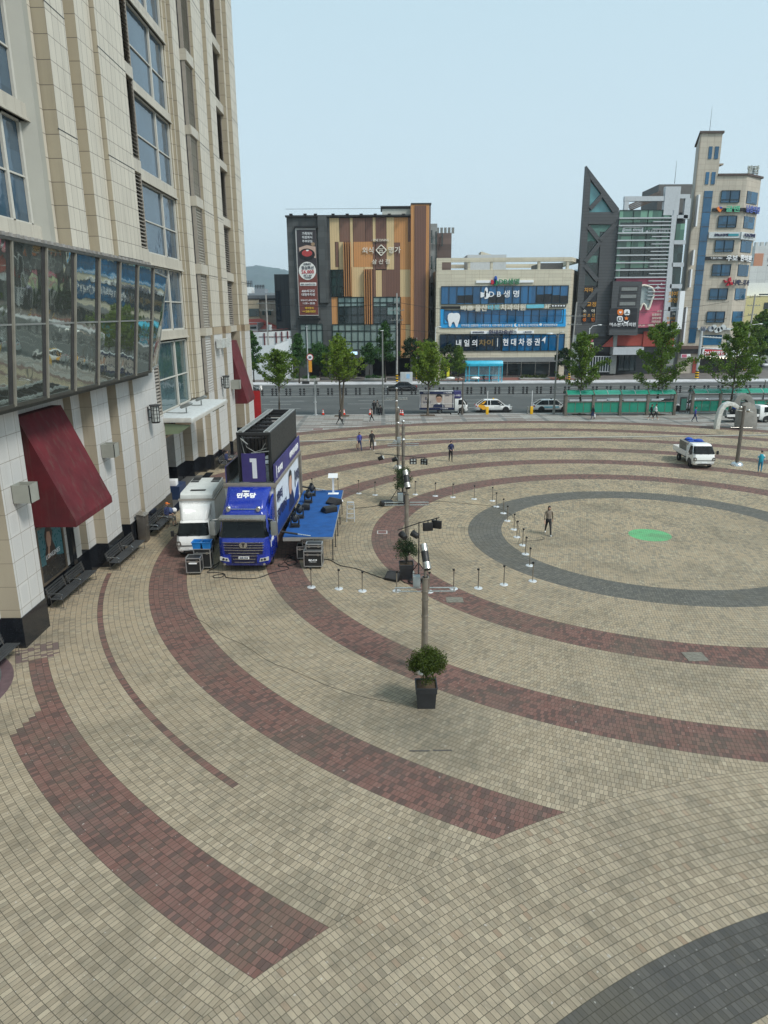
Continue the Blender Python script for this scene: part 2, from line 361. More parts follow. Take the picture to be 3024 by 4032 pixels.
# ---------------------------------------------------------------- the paving of the plaza: rings of setts round two centres
C1 = (15.15, 38.60); C2 = (14.36, -7.41)
def paving():
    n = NT('plaza_setts'); pos = n.geo.outputs['Position']; p = n.xyz(pos)
    def polar(c):
        dx = n.m('SUBTRACT', p[0], c[0]); dy = n.m('SUBTRACT', p[1], c[1])
        r = n.m('SQRT', n.m('ADD', n.m('MULTIPLY', dx, dx), n.m('MULTIPLY', dy, dy)))
        a = n.m('ARCTAN2', dy, dx); return r, a, dx, dy
    r1, a1, dx1, dy1 = polar(C1); r2, a2, dx2, dy2 = polar(C2)
    in2 = n.m('LESS_THAN', r2, 24.79)
    def sel(f, a, b): return n.m('ADD', n.m('MULTIPLY', f, a), n.m('MULTIPLY', n.m('SUBTRACT', 1.0, f), b))
    D, Wd = .2145, .118
    r = sel(in2, r2, r1); a = sel(in2, a2, a1)
    k = n.m('FLOOR', n.m('DIVIDE', r, D)); rc = n.m('MULTIPLY', n.m('ADD', k, .5), D)
    fr = n.m('FRACT', n.m('DIVIDE', r, D))
    # cells round the ring
    off = n.m('MULTIPLY', n.m('FRACT', n.m('MULTIPLY', k, .5)), 1.0)
    cnt = n.m('FLOOR', n.m('DIVIDE', n.m('MULTIPLY', rc, 6.28318), Wd))
    u = n.m('ADD', n.m('MULTIPLY', n.m('ADD', n.m('DIVIDE', a, 6.28318), .5), cnt), n.m('ADD', off, .001))
    ci = n.m('FLOOR', u); fu = n.m('FRACT', u)
    # running bond without rings inside the innermost disc
    disc = n.m('MULTIPLY', n.m('LESS_THAN', r1, 8.36), n.m('SUBTRACT', 1.0, in2))
    ky = n.m('FLOOR', n.m('DIVIDE', p[1], D)); ux = n.m('ADD', n.m('DIVIDE', p[0], Wd), n.m('FRACT', n.m('MULTIPLY', ky, .5)))
    K = sel(disc, ky, k); CI = sel(disc, n.m('FLOOR', ux), ci); FU = sel(disc, n.m('FRACT', ux), fu); FR = sel(disc, n.m('FRACT', n.m('DIVIDE', p[1], D)), fr)
    cell = n.white(n.comb(CI, K, in2)); wv = cell[0]
    rgbs = n.t.nodes.new('ShaderNodeSeparateColor'); n.t.links.new(cell[1], rgbs.inputs[0])
    r_, g_, b_ = rgbs.outputs[0], rgbs.outputs[1], rgbs.outputs[2]
    # colours
    big = n.noise(pos, .13, 5, .6); mid = n.noise(pos, .55, 5, .6); fine = n.noise(pos, 35, 3)
    yel = n.mix(n.ramp(big, .35, .65), (.385, .30, .19), (.48, .38, .245))
    yel = n.mix(n.m('MULTIPLY', r_, .85), yel, (.275, .23, .16))
    clus = n.ramp(n.noise(pos, .42, 5, .7, .8), .38, .62, .93, .42)
    yel = n.mix(n.m('MULTIPLY', n.m('GREATER_THAN', g_, clus), n.ramp(b_, 0, 1, .35, .85)), yel, (.165, .155, .122))
    yel = n.mix(n.m('MULTIPLY', n.m('GREATER_THAN', b_, .92), .7), yel, (.42, .38, .27))
    # far part of the plaza is the yellower stone, near part the greyer
    near = n.ramp(p[1], 14, 46, 1.0, 0.0)
    yel = n.mix(n.m('MULTIPLY', near, .8), yel, n.mix(r_, (.225, .188, .138), (.42, .35, .255)))
    yel = n.mix(n.m('MULTIPLY', n.m('MULTIPLY', in2, n.m('GREATER_THAN', g_, .975)), .45), yel, (.31, .2, .13))
    red = n.mix(r_, (.155, .08, .066), (.2, .11, .092))
    red = n.mix(n.m('MULTIPLY', n.m('GREATER_THAN', g_, .7), .7), red, (.075, .055, .05))
    red = n.mix(n.m('MULTIPLY', n.ramp(mid, .5, .7), .5), red, (.135, .1, .09))
    gry = n.mix(r_, (.09, .09, .082), (.145, .14, .122))
    dgr = n.mix(r_, (.062, .061, .058), (.098, .095, .088))
    def band(x, lo, hi): return n.m('MULTIPLY', n.m('GREATER_THAN', x, lo), n.m('LESS_THAN', x, hi))
    not2 = n.m('SUBTRACT', 1.0, in2)
    # ring period 5.72 m, eight courses wide
    ph = n.m('MODULO', n.m('SUBTRACT', rc, 14.18), 5.72)
    rm = n.m('MULTIPLY', n.m('LESS_THAN', ph, 1.72), band(rc, 14.1, 44.4))
    outer = n.m('GREATER_THAN', rc, 31.2)
    # the fourth ring stops in steps beside the building: bearing round the first centre
    ang = n.m('MULTIPLY', n.m('ARCTAN2', n.m('MULTIPLY', dy1, -1.0), n.m('MULTIPLY', dx1, -1.0)), 57.29578)  # 0 = west, + towards camera
    stepk = n.m('FLOOR', n.m('DIVIDE', n.m('SUBTRACT', rc, 31.4), D))       # 0 inner .. 7 outer
    lim = sel(n.m('LESS_THAN', stepk, 2.5), 27.5, n.m('ADD', 34.3, n.m('MULTIPLY', n.m('SUBTRACT', stepk, 2.0), .42)))
    e1 = band(rc, 31.2, 33.3)
    west = n.m('MULTIPLY', n.m('GREATER_THAN', ang, -25.0), n.m('LESS_THAN', ang, 80.0))
    cut = n.m('MULTIPLY', n.m('MULTIPLY', e1, west), n.m('LESS_THAN', ang, lim))
    rm = n.m('MULTIPLY', rm, n.m('SUBTRACT', 1.0, cut))
    thin = n.m('MULTIPLY', n.m('LESS_THAN', n.m('ABSOLUTE', n.m('SUBTRACT', rc, 29.38)), .11), n.m('MULTIPLY', n.m('LESS_THAN', ang, 49.0), n.m('GREATER_THAN', ang, 11.0)))
    rm = n.m('MULTIPLY', n.m('MAXIMUM', rm, thin), not2)
    gm = n.m('MULTIPLY', band(rc, 8.36, 10.24), not2)
    dm = n.m('MULTIPLY', band(rc, 18.8, 20.55), in2)
    # patch of mixed setts by the pier
    chk = n.m('MULTIPLY', n.m('MULTIPLY', band(rc, 30.8, 32.4), band(ang, 25.0, 27.6)), n.m('GREATER_THAN', g_, .5))
    c = n.mix(rm, yel, red); c = n.mix(n.m('MULTIPLY', chk, not2), c, (.15, .1, .1))
    c = n.mix(gm, c, gry); c = n.mix(dm, c, dgr)
    dot = n.m('LESS_THAN', r1, 1.17)
    c = n.mix(n.m('MULTIPLY', dot, n.ramp(n.noise(pos, 18, 2), .3, .5, .75, 1.0)), c, (.13, .46, .2))
    # grime, old stains, damp patch under the planter
    c = n.mix(n.m('MULTIPLY', n.ramp(n.noise(pos, .33, 6, .65, .6), .47, .7), .55), c, (.12, .108, .08))
    c = n.mix(n.m('MULTIPLY', n.ramp(n.noise(pos, 2.2, 4, .7), .54, .72), .4), c, (.1, .09, .07))
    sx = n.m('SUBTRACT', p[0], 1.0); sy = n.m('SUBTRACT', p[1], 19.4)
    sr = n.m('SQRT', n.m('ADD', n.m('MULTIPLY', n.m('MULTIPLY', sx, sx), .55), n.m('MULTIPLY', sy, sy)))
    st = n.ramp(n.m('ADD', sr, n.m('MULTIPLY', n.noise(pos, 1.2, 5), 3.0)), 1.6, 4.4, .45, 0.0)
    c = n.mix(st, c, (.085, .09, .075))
    c = n.mix(n.m('MULTIPLY', n.ramp(fine, .4, .7), .15), c, (.1, .09, .07))
    gum = n.m('GREATER_THAN', n.noise(pos, 9, 1), .745); c = n.mix(n.m('MULTIPLY', gum, .5), c, (.5, .48, .45))
    jr = n.m('GREATER_THAN', n.m('ABSOLUTE', n.m('SUBTRACT', FR, .5)), .465)
    ju = n.m('GREATER_THAN', n.m('ABSOLUTE', n.m('SUBTRACT', FU, .5)), .452)
    J = n.m('MAXIMUM', jr, ju)
    edge2 = n.m('LESS_THAN', n.m('ABSOLUTE', n.m('SUBTRACT', r2, 24.79)), .006)
    J = n.m('MAXIMUM', J, edge2)
    c = n.mix(n.m('MULTIPLY', J, .8), c, (.035, .03, .022))
    n.set('Base Color', c); n.set('Roughness', n.ramp(mid, .3, .7, .72, .9)); n.set('Specular IOR Level', .3)
    n.bump(n.m('ADD', n.m('MULTIPLY', wv, .35), n.m('SUBTRACT', n.m('MULTIPLY', fine, .2), J)), .3, .008)
    M['plaza_setts'] = n.mat
paving()
def sidewalk_mat():
    n = NT('sidewalk_slabs'); pos = n.geo.outputs['Position']; p = n.xyz(pos)
    x = n.m('ADD', p[0], n.m('MULTIPLY', p[1], 0.0)); y = p[1]
    a = n.white(n.comb(n.m('FLOOR', n.m('DIVIDE', x, .6)), n.m('FLOOR', n.m('DIVIDE', y, .3)), 1.0))[0]
    b = n.white(n.comb(n.m('FLOOR', n.m('DIVIDE', x, 2.4)), n.m('FLOOR', n.m('DIVIDE', y, .9)), 2.0))[0]
    c = n.mix(a, (.23, .222, .2), (.33, .32, .295))
    c = n.mix(n.m('MULTIPLY', n.m('GREATER_THAN', b, .58), .8), c, (.18, .145, .125))
    L = n.line(n.m('ADD', x, n.m('MULTIPLY', y, .0)), 4.8, .5); c = n.mix(n.m('MULTIPLY', L, .8), c, (.12, .125, .12))
    L2 = n.line(y, 3.1, .35, 1.0); c = n.mix(n.m('MULTIPLY', L2, .6), c, (.45, .44, .41))
    c = n.mix(n.m('MULTIPLY', n.ramp(n.noise(pos, .5, 5), .45, .75), .4), c, (.15, .14, .13))
    c = n.mix(n.m('MAXIMUM', n.line(x, .6, .02), n.line(y, .3, .02)), c, (.12, .11, .1))
    n.set('Base Color', c); n.set('Roughness', .8); M['sidewalk_slabs'] = n.mat
sidewalk_mat()
def asphalt_mat():
    n = NT('asphalt'); pos = n.geo.outputs['Position']; p = n.xyz(pos)
    c = n.mix(n.ramp(n.noise(pos, .25, 5), .35, .65), (.058, .063, .062), (.085, .09, .086))
    tr = n.noise(n.comb(n.m('MULTIPLY', p[0], .04), n.m('MULTIPLY', p[1], .9), 0.0), 1.0, 4)
    c = n.mix(n.m('MULTIPLY', n.ramp(tr, .4, .65), .5), c, (.055, .057, .055))
    c = n.mix(n.m('MULTIPLY', n.ramp(n.noise(pos, 8, 4), .4, .6), .25), c, (.1, .1, .095))
    n.set('Base Color', c); n.set('Roughness', .85); n.bump(n.noise(pos, 30, 4), .3, .01); M['asphalt'] = n.mat
asphalt_mat()
# cladding
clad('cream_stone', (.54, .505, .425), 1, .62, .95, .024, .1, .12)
clad('cream_return', (.37, .325, .24), 0, 60, .95, .028, 0, .12)  # beiger stone for the cross faces, part of their shade mixed into the colour
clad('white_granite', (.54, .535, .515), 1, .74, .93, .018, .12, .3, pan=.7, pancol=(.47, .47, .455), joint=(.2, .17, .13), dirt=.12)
clad('tan_return', (.35, .305, .23), 0, 60, .93, .016, 0, .3, dirt=.3)  # tan stone of the lower cross faces, partly darkened as their shaded side
clad('band_stone', (.38, .31, .215), 1, 1.1, 5, .014, .4, 0, joint=(.2, .15, .1))
clad('spandrel_stone', (.47, .44, .37), 1, .95, 6, .012, .4, 0, joint=(.25, .2, .15), dirt=.35)
clad('office_stone', (.6, .55, .43), 0, 2.6, .62, .03, 0, .1, joint=(.3, .22, .14), dirt=.2)
clad('dark_stone', (.07, .075, .075), 0, 1.2, 1.0, .03, 0, 0, var=.22, joint=(.035, .035, .035), dirt=.15)
clad('dark_grooved', (.072, .076, .08), 0, 30, .55, .05, 0, 0, var=.05, joint=(.03, .03, .03), dirt=.1)
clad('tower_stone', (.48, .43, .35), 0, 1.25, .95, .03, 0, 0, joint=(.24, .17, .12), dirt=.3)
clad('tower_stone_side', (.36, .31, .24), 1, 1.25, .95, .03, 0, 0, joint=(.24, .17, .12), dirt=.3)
clad('stripe_panels', (.3, .32, .32), 0, 9, 1.1, .02, 0, 0, var=.3, joint=(.15, .15, .15))
def slat(name, col, pitch, depth=.45):
    n = NT(name); p = n.xyz(n.geo.outputs['Position'])
    L = n.line(p[0], pitch, pitch*.3); c = n.mix(n.m('MULTIPLY', L, depth), col, tuple(q*.35 for q in col))
    c = n.mix(n.m('MULTIPLY', n.ramp(n.noise(n.geo.outputs['Position'], .4, 4), .4, .7), .15), c, tuple(q*.7 for q in col))
    n.set('Base Color', c); n.set('Roughness', .55); M[name] = n.mat
slat('panel_orange', (.55, .26, .095), .45, .25); slat('panel_tan', (.62, .46, .25), .45, .18); slat('panel_brown', (.19, .1, .07), .45, .2)
slat('panel_brown_slat', (.18, .09, .065), .3, .7); slat('panel_orange_slat', (.45, .22, .08), .3, .8)
# glass
glassy('store_glass', (.045, .085, .125), .05, ax=1, jx=2.4, jz=2.35, cell=.15, wave=.15)
glassy('teal_glass', (.05, .1, .11), .05, ax=1, jx=2.4, jz=2.35, cell=.15, wave=.15)
glassy('office_blue', (.004, .1, .24), .08, ax=0, jx=1.56, jz=40, cell=.3)
glassy('office_dark', (.004, .02, .045), .08, ax=0, jx=1.5, jz=40, cell=.5)
glassy('shop_glass', (.02, .035, .04), .06, ax=0, jx=2.2, jz=4)
glassy('green_curtain', (.05, .14, .1), .06, ax=0, jx=1.1, jz=1.8, cell=.5, curtain=(.16, .33, .23))
glassy('dark_green_glass', (.012, .03, .03), .06, ax=0, jx=1.6, jz=1.9, cell=.6)
glassy('pale_glass', (.22, .29, .27), .12, ax=0, jx=1.6, jz=2.3, cell=.12)
glassy('teal_sky_glass', (.1, .3, .33), .1, ax=0, jx=2, jz=2, cell=.1)
glassy('tower_glass', (.008, .075, .15), .05, ax=0, jx=1.4, jz=3.6, cell=.4)
glassy('tower_strip', (.01, .09, .19), .05, ax=0, jx=3, jz=1.9, cell=.3)
n = NT('mirror_glass'); pos = n.geo.outputs['Position']
n.set('Base Color', (.47, .52, .47, 1)); n.set('Metallic', .92); n.set('Roughness', .03)
n.bump(n.noise(pos, .9, 2), .06, .1); M['mirror_glass'] = n.mat
# ================================================================ THE SETTING
def sheet(name, mat, x0, x1, y0, y1, z, n=1):
    b = MB(); b.add([(x0, y0, z), (x1, y0, z), (x1, y1, z), (x0, y1, z)], [(0, 1, 2, 3)])
    return tag(b.build(name, mat), kind='structure')
pm('far_ground', (.1, .11, .09), .9, var=.4, scale=.05)
sheet('ground', M['far_ground'], -6000, 6000, -300, 9000, -.30)
KN, KF = 89.4, 129.2
b = MB(); b.box(-60, 90, -25, 88.9, -.29, 0); tag(b.build('plaza', M['plaza_setts']), kind='structure')
# sidewalk beyond the outermost red ring: its near edge follows the ring
def arc_edge(R_, x0, x1, n_=40):
    return [(x0+(x1-x0)*i/n_, C1[1]+math.sqrt(max(0, R_**2-(x0+(x1-x0)*i/n_-C1[0])**2))) for i in range(n_+1)]
b = MB(); e = arc_edge(44.45, -28, 58.5)
vs = [(x, y, .004) for x, y in e]+[(x, KN, .004) for x, y in e]; n_ = len(e)
b.add(vs, [(i, i+1, n_+i+1, n_+i) for i in range(n_-1)])
b.add([(-60, 52, .004), (-28, 52, .004), (-28, KN, .004), (-60, KN, .004)], [(0, 1, 2, 3)])
b.add([(58.5, 52, .004), (90, 52, .004), (90, KN, .004), (58.5, KN, .004)], [(0, 1, 2, 3)])
tag(b.build('sidewalk', M['sidewalk_slabs']), kind='structure')
b = MB(); b.box(-60, 90, KN-.14, KN+.04, -.2, .012); tag(b.build('kerb', M['stone_kerb']), kind='structure')
sheet('road', M['asphalt'], -200, 260, KN+.04, KF, -.12)
sheet('side_street', M['asphalt'], 82, 92, KF, 420, -.11)
# drain channel across the plaza
b = MB(); p0 = Vector((-12.5, 69.95, .006)); p1 = Vector((60, 72.5, .006)); dn = Vector((0, .14, 0))
b.add([p0-dn, p1-dn, p1+dn, p0+dn], [(0, 1, 2, 3)])
tag(b.build('drain_channel', pm('drain', (.07, .065, .06), .8, var=.3)), kind='structure')
b = MB(); p0 = Vector((-12.5, 70.2, .004)); p1 = Vector((60, 72.75, .004)); dn = Vector((0, .22, 0))
b.add([p0-dn, p1-dn, p1+dn, p0+dn], [(0, 1, 2, 3)])
tag(b.build('drain_edging', pm('drain_edge', (.4, .39, .34), .8)), kind='structure')
# far side
b = MB(); b.box(-200, 82, KF, KF+4.4, -.2, .03); b.box(92, 260, KF, KF+4.4, -.2, .03)
tag(b.build('far_sidewalk', pm('far_pave', (.52, .52, .53), .7, var=.2, scale=.8)), kind='structure')
b = MB(); b.box(-200, 82, KF+4.4, 175, -.2, .02); b.box(92, 260, KF+4.4, 175, -.2, .02)
tag(b.build('forecourt', pm('forecourt', (.13, .115, .105), .85, var=.25, scale=.5)), kind='structure')
b = MB(); b.box(10, 36, 134.2, 139.6, -.1, .045); tag(b.build('brick_forecourt', M['brick_pave']), kind='structure')
# lane markings
pm('road_paint', (.5, .5, .48), .7, var=.25, scale=3)
b = MB(); Q = zf(950, 1250, .3315)
rows = []
for yy in (1562, 1575.5, 1588, 1605): rows.append(G(1300, yy)[1])
rnd = random.Random(3)
for i, Y in enumerate(rows):
    x = -60+rnd.random()*8
    while x < 120:
        b.add([(x, Y-.07, -.112), (x+5, Y-.07, -.112), (x+5, Y+.07, -.112), (x, Y+.07, -.112)], [(0, 1, 2, 3)]); x += 13
for yy in (1523.5, 1531): 
    Y = G(1300, yy)[1]; x = -60+rnd.random()*8
    while x < 120:
        b.add([(x, Y-.07, -.112), (x+5, Y-.07, -.112), (x+5, Y+.07, -.112), (x, Y+.07, -.112)], [(0, 1, 2, 3)]); x += 13
for Y in (111.0, 114.3): b.add([(-150, Y-.08, -.112), (200, Y-.08, -.112), (200, Y+.08, -.112), (-150, Y+.08, -.112)], [(0, 1, 2, 3)])
tag(b.build('lane_markings', M['road_paint']), kind='structure')
# hills
def hill(name, x0, x1, Y, prof, thick=500):
    b = MB(); rnd = random.Random(int(Y)); n_ = 120; g = []
    nr = 12
    for j in range(nr+1):
        t = j/nr
        for i in range(n_+1):
            s = i/n_; x = x0+(x1-x0)*s
            k = s*(len(prof)-1); a = int(min(k, len(prof)-2)); f = k-a; f = f*f*(3-2*f)
            h = prof[a]*(1-f)+prof[a+1]*f
            hh = h*math.sin(min(1, t*1.0)*math.pi/2)**.8
            hh *= 1+.06*math.sin(x*.013+j*1.7)*math.sin(t*3)+.015*rnd.uniform(-1, 1)
            g.append((x+20*math.sin(j*2+i), Y+t*thick, hh-2))
    fs = [(j*(n_+1)+i, j*(n_+1)+i+1, (j+1)*(n_+1)+i+1, (j+1)*(n_+1)+i) for j in range(nr) for i in range(n_)]
    b.add(g, fs); o = b.build(name, pm('hill_green', (.02, .042, .026), .95, var=.5, scale=.012), smooth=True)
    return tag(o, kind='structure')
hill('hills', -1700, 200, 3600, [30, 120, 190, 238, 258, 246, 262, 240, 200, 150, 90, 40])
hill('hills', 100, 2400, 4200, [60, 120, 190, 240, 262, 250, 268, 246, 225, 190, 150, 90, 40], 600)
hill('hills', -1500, 300, 2500, [20, 60, 90, 120, 108, 96, 90, 60, 20])

# ================================================================ THE DEPARTMENT STORE ON THE LEFT
store = thing('department_store', 'tall cream stone department store with red awnings and projecting glass gallery', 'building', (-14, 45, 0))
def sp(b, name, mats, **k):      # a part given in world coordinates
    for o in multi(b, name, mats, **k): o.parent = store; o.matrix_parent_inverse = Matrix.Translation((14, -45, 0))
    return o
TOP = 52.0
NEAR, FAR = 12.0, 75.0
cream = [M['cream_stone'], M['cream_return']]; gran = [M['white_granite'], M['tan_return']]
b = MB(); b.box(-40, -16.8, NEAR, FAR-.6, 0, TOP); sp(b, 'wall', clad('store_core', (.4, .37, .3), 1, 1, 1))
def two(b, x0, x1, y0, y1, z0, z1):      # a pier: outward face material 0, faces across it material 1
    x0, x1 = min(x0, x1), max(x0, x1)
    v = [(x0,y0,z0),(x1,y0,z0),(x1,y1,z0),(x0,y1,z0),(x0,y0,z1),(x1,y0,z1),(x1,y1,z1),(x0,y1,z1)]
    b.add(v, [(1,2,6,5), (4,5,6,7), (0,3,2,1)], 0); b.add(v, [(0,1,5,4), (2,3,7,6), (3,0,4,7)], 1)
ZB0, ZB1 = 10.68, 11.27          # tan band between granite base and cream shaft
BK = -16.8
def pier(segs, z0=1.25, base=True, zt=TOP, gt=ZB0, cream_from=ZB1, name='pier'):
    # segs: (x_face, y0, y1)
    if gt > z0:
        b = MB()
        for x, y0, y1 in segs: two(b, BK, x, y0, y1, z0, gt)
        sp(b, name, gran)
    b = MB()
    for x, y0, y1 in segs: b.box(BK, x+.03, y0-.03 if y0 == segs[0][1] else y0, y1, gt, cream_from)
    sp(b, 'band', M['band_stone'])
    b = MB()
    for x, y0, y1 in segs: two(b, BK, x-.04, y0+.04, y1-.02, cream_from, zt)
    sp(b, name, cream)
    if base:
        b = MB()
        for x, y0, y1 in segs: b.box(BK, x+.04, y0-.04, y1+.04, 0, z0)
        sp(b, 'plinth', M['black_granite'])
pier([(-14.57, 20.5, 24.9), (-13.80, 24.9, 26.85)])
pier([(-14.45, 33.0, 33.95), (-13.88, 33.95, 36.0), (-14.45, 36.0, 37.3), (-13.9, 37.3, 39.25), (-13.68, 39.25, 43.15)])
pier([(-15.55, 53.9, 54.7), (-14.9, 54.7, 56.3), (-14.35, 56.3, 57.1), (-13.9, 57.1, 59.0)], cream_from=ZB1)
pier([(-14.05, 59.0, 62.9), (-13.72, 59.4, 62.6), (-13.6, 63.4, 65.6), (-14.0, 62.9, 66.4)])
pier([(-13.95, 71.5, 72.2), (-13.6, 72.2, FAR)])
# extra shafts of the upper floors stepped to the facade: jambs of the far bay
def louvre(y0, y1, z0, z1, x=-14.35):
    b = MB(); b.box(BK, x-.25, y0, y1, z0, z1, 0)
    b.box(x-.25, x, y0, y0+.06, z0, z1, 1); b.box(x-.25, x, y1-.06, y1, z0, z1, 1)
    z = z0+.05
    while z < z1-.06:
        b.add([(x-.2, y0+.06, z+.15), (x-.02, y0+.06, z), (x-.02, y1-.06, z), (x-.2, y1-.06, z+.15)], [(0, 1, 2, 3)], 1)
        b.add([(x-.2, y0+.06, z+.17), (x-.02, y0+.06, z+.025), (x-.02, y1-.06, z+.025), (x-.2, y1-.06, z+.17)], [(0, 1, 2, 3)], 1)
        z += .2
    sp(b, 'louvre', [M['dark_metal'], pm('louvre_slat', (.3, .275, .24), .6, var=.1, dirt=.3)])
levels = [(11.25, 15.26), (15.98, 20.05), (20.72, 24.85), (25.45, 29.6), (30.3, 34.4), (35.1, 39.2), (39.9, 44.0), (44.7, 49.0)]
spz = [(10.68, 11.25), (15.26, 15.98), (20.05, 20.72), (24.85, 25.45), (29.6, 30.3), (34.4, 35.1), (39.2, 39.9), (44.0, 44.7)]
def bay(y0, y1, xg, lv, mull, glass='store_glass', sill=.0, head=.12):
    # glass, frame and spandrels of a tall window bay
    for z0, z1 in lv:
        f = MB(); x = xg; w_ = .09
        for yy in [y0+.05]+mull+[y1-.05]: f.box(x-.02, x+.10, yy-w_, yy+w_, z0, z1)
        zm = z0+(z1-z0)*.47
        f.box(x-.02, x+.06, y0, y1, zm-.035, zm+.035); f.box(x-.02, x+.1, y0, y1, z0, z0+.1); f.box(x-.02, x+.1, y0, y1, z1-.08, z1)
        fo = sp(f, 'window', M['frame_white'])
        g = MB(); g.box(x-.06, x-.03, y0, y1, z0, z1); go = g.build('pane', M[glass]); go.parent = fo
        go.matrix_parent_inverse = Matrix.Identity(4)
pm('frame_white', (.5, .49, .44), .5, var=.05); pm('frame_bright', (.68, .7, .7), .45)
def spandrel(y0, y1, x, z0, z1):
    b = MB(); b.box(BK, x, y0, y1, z0, z1); b.box(BK, x+.1, y0, y1, z0, z0+.07); b.box(BK, x+.05, y0, y1, z0+.07, z0+.14); sp(b, 'spandrel', M['spandrel_stone'])
# bay A, above the gallery
bay(20.5, 32.6, -15.0, levels, [23.4, 26.3, 29.2, 31.0])
for z0, z1 in spz[1:]: spandrel(20.5, 32.9, -14.7, z0, z1)
b = MB(); b.box(BK, -14.7, 20.5, 32.9, ZB0, 12.0+3.3); sp(b, 'spandrel', M['spandrel_stone'])
b = MB()   # splayed jamb between the window and the stepped pier
b.prism([(-15.0, 32.6), (-14.42, 33.05), (-14.42, 33.5), (BK, 33.5), (BK, 32.6)], ZB1, TOP, 'z'); sp(b, 'jamb', pm('jamb_panel', (.33, .33, .29), .5, var=.06, scale=.6, dirt=.1))
# louvres and bay B
for z0, z1 in [(6.3, 10.5)]+levels: louvre(43.15, 44.45, z0, z1, -13.78)
b = MB(); b.box(BK, -13.78, 43.15, 44.45, 1.25, 6.3); b.box(BK, -13.74, 43.15, 44.45, 10.5, 11.25)
for z0, z1 in spz[1:]: b.box(BK, -13.74, 43.15, 44.45, z0, z1)
sp(b, 'spandrel', M['spandrel_stone'])
b = MB(); two(b, -15.6, -13.74, 43.15, 44.42, 1.25, 6.25); sp(b, 'pier', gran)
b = MB(); b.box(-15.6, -13.68, 43.15, 44.46, 0, 1.25); sp(b, 'plinth', M['black_granite'])
bay(44.55, 53.9, -14.62, levels, [45.6, 50.9])
bay(44.55, 53.9, -14.62, [(6.0, 10.55)], [45.6, 50.9], 'teal_glass')
for z0, z1 in spz: spandrel(44.5, 54.1, -14.4, z0, z1)
b = MB()
for i, (x, y0, y1) in enumerate([(-14.45, 54.0, 54.3), (-14.25, 54.3, 54.5), (-14.4, 54.5, 54.75), (-14.05, 54.75, 56.4), (-14.3, 56.4, 56.9)]): two(b, BK, x, y0, y1, 6.2, TOP)
sp(b, 'pier', cream)
for z0, z1 in [(6.3, 10.5)]+levels: louvre(56.95, 58.95, z0, z1, -14.35+.5)
b = MB()
for z0, z1 in spz: b.box(BK, -13.72, 56.9, 59.0, z0, z1)
sp(b, 'spandrel', M['spandrel_stone'])
# far bay beyond the piers
for z0, z1 in levels: louvre(66.4, 71.5, z0, z1, -14.45)
b = MB()
for z0, z1 in spz: b.box(BK, -14.2, 66.4, 71.5, z0, z1)
sp(b, 'spandrel', M['spandrel_stone'])
b = MB(); b.box(BK, -15.2, 66.4, 71.5, 1.25, 10.6); sp(b, 'wall', M['white_granite'])
b = MB(); b.box(BK, -15.1, 66.4, 71.5, 0, 1.25); sp(b, 'plinth', M['black_granite'])
# recess between pier one and two: display window
b = MB(); b.box(BK, -14.8, 26.85, 33.0, 1.0, ZB0); sp(b, 'wall', M['white_granite'])
b = MB(); b.box(BK, -14.72, 26.85, 33.0, 0, .95); b.box(BK, -14.6, 31.6, 31.95, .95, 4.2); sp(b, 'plinth', M['black_granite'])
b = MB(); b.box(-14.8, -14.7, 28.6, 31.15, 1.0, 1.1); b.box(-14.8, -14.7, 28.6, 31.15, 3.5, 3.62); b.box(-14.8, -14.7, 28.6, 28.75, 1.1, 3.5); b.box(-14.8, -14.7, 31.0, 31.15, 1.1, 3.5)
fr = sp(b, 'display_window', pm('bronze_frame', (.16, .13, .1), .4, metal=.5))
b = MB(); b.box(-14.79, -14.75, 28.75, 31.0, 1.1, 3.5, 0)
b.prism([(28.75, 1.1), (31.0, 1.1), (31.0, 1.75), (30.2, 1.95), (29.4, 1.8), (28.75, 1.85)], -14.75, -14.745, 'x', 1)
b.prism([(29.3, 1.8), (30.3, 1.9), (30.25, 2.3), (30.05, 2.75), (30.15, 3.1), (29.95, 3.4), (29.6, 3.42), (29.4, 3.1), (29.45, 2.6), (29.25, 2.2)], -14.744, -14.742, 'x', 2)
b.prism([(29.55, 2.55), (29.85, 2.5), (29.97, 2.8), (29.9, 3.15), (29.65, 3.2), (29.52, 2.9)], -14.741, -14.738, 'x', 3)
b.prism([(29.42, 2.05), (29.62, 2.0), (29.78, 2.6), (29.66, 2.7)], -14.737, -14.735, 'x', 3)
g = b.build('poster', [pm('poster_teal', (.05, .16, .19), .3), pm('poster_dark', (.015, .018, .022), .3), pm('poster_hair', (.04, .025, .02), .4), pm('poster_skin', (.42, .25, .18), .4)]); g.parent = fr
text('LONGINES', .3, M['text_white'], fr, (-14.73, 29.95, 2.12), (math.pi/2, 0, math.pi/2), ext=.004, w=1.35, h=.2)
# recess below pier three: entrance
b = MB(); b.box(-22, -17.4, 44.45, 53.9, 0, 6.0, 0); sp(b, 'wall', pm('lobby_dark', (.06, .06, .06), .6))
b = MB(); b.box(-17.4, -16.75, 44.45, 47.6, 0, 5.6, 0); sp(b, 'lobby_wall', pm('lobby_navy', (.025, .035, .06), .5))
b = MB(); two(b, -17.5, -15.6, 52.4, 53.9, 1.25, 5.7); two(b, -17.5, -16.2, 50.2, 52.4, 1.25, 5.7); sp(b, 'wall', [M['white_granite'], pm('porch_panel', (.3, .295, .28), .6)])
b = MB(); b.box(-17.5, -15.55, 52.4, 53.9, 0, 1.25); b.box(-17.5, -16.15, 50.2, 52.4, 0, 1.25); sp(b, 'plinth', M['black_granite'])
b = MB(); b.box(-16.7, -13.9, 44.5, 55, .004, .012); sp(b, 'porch_floor', pm('porch_stone', (.09, .09, .085), .6))
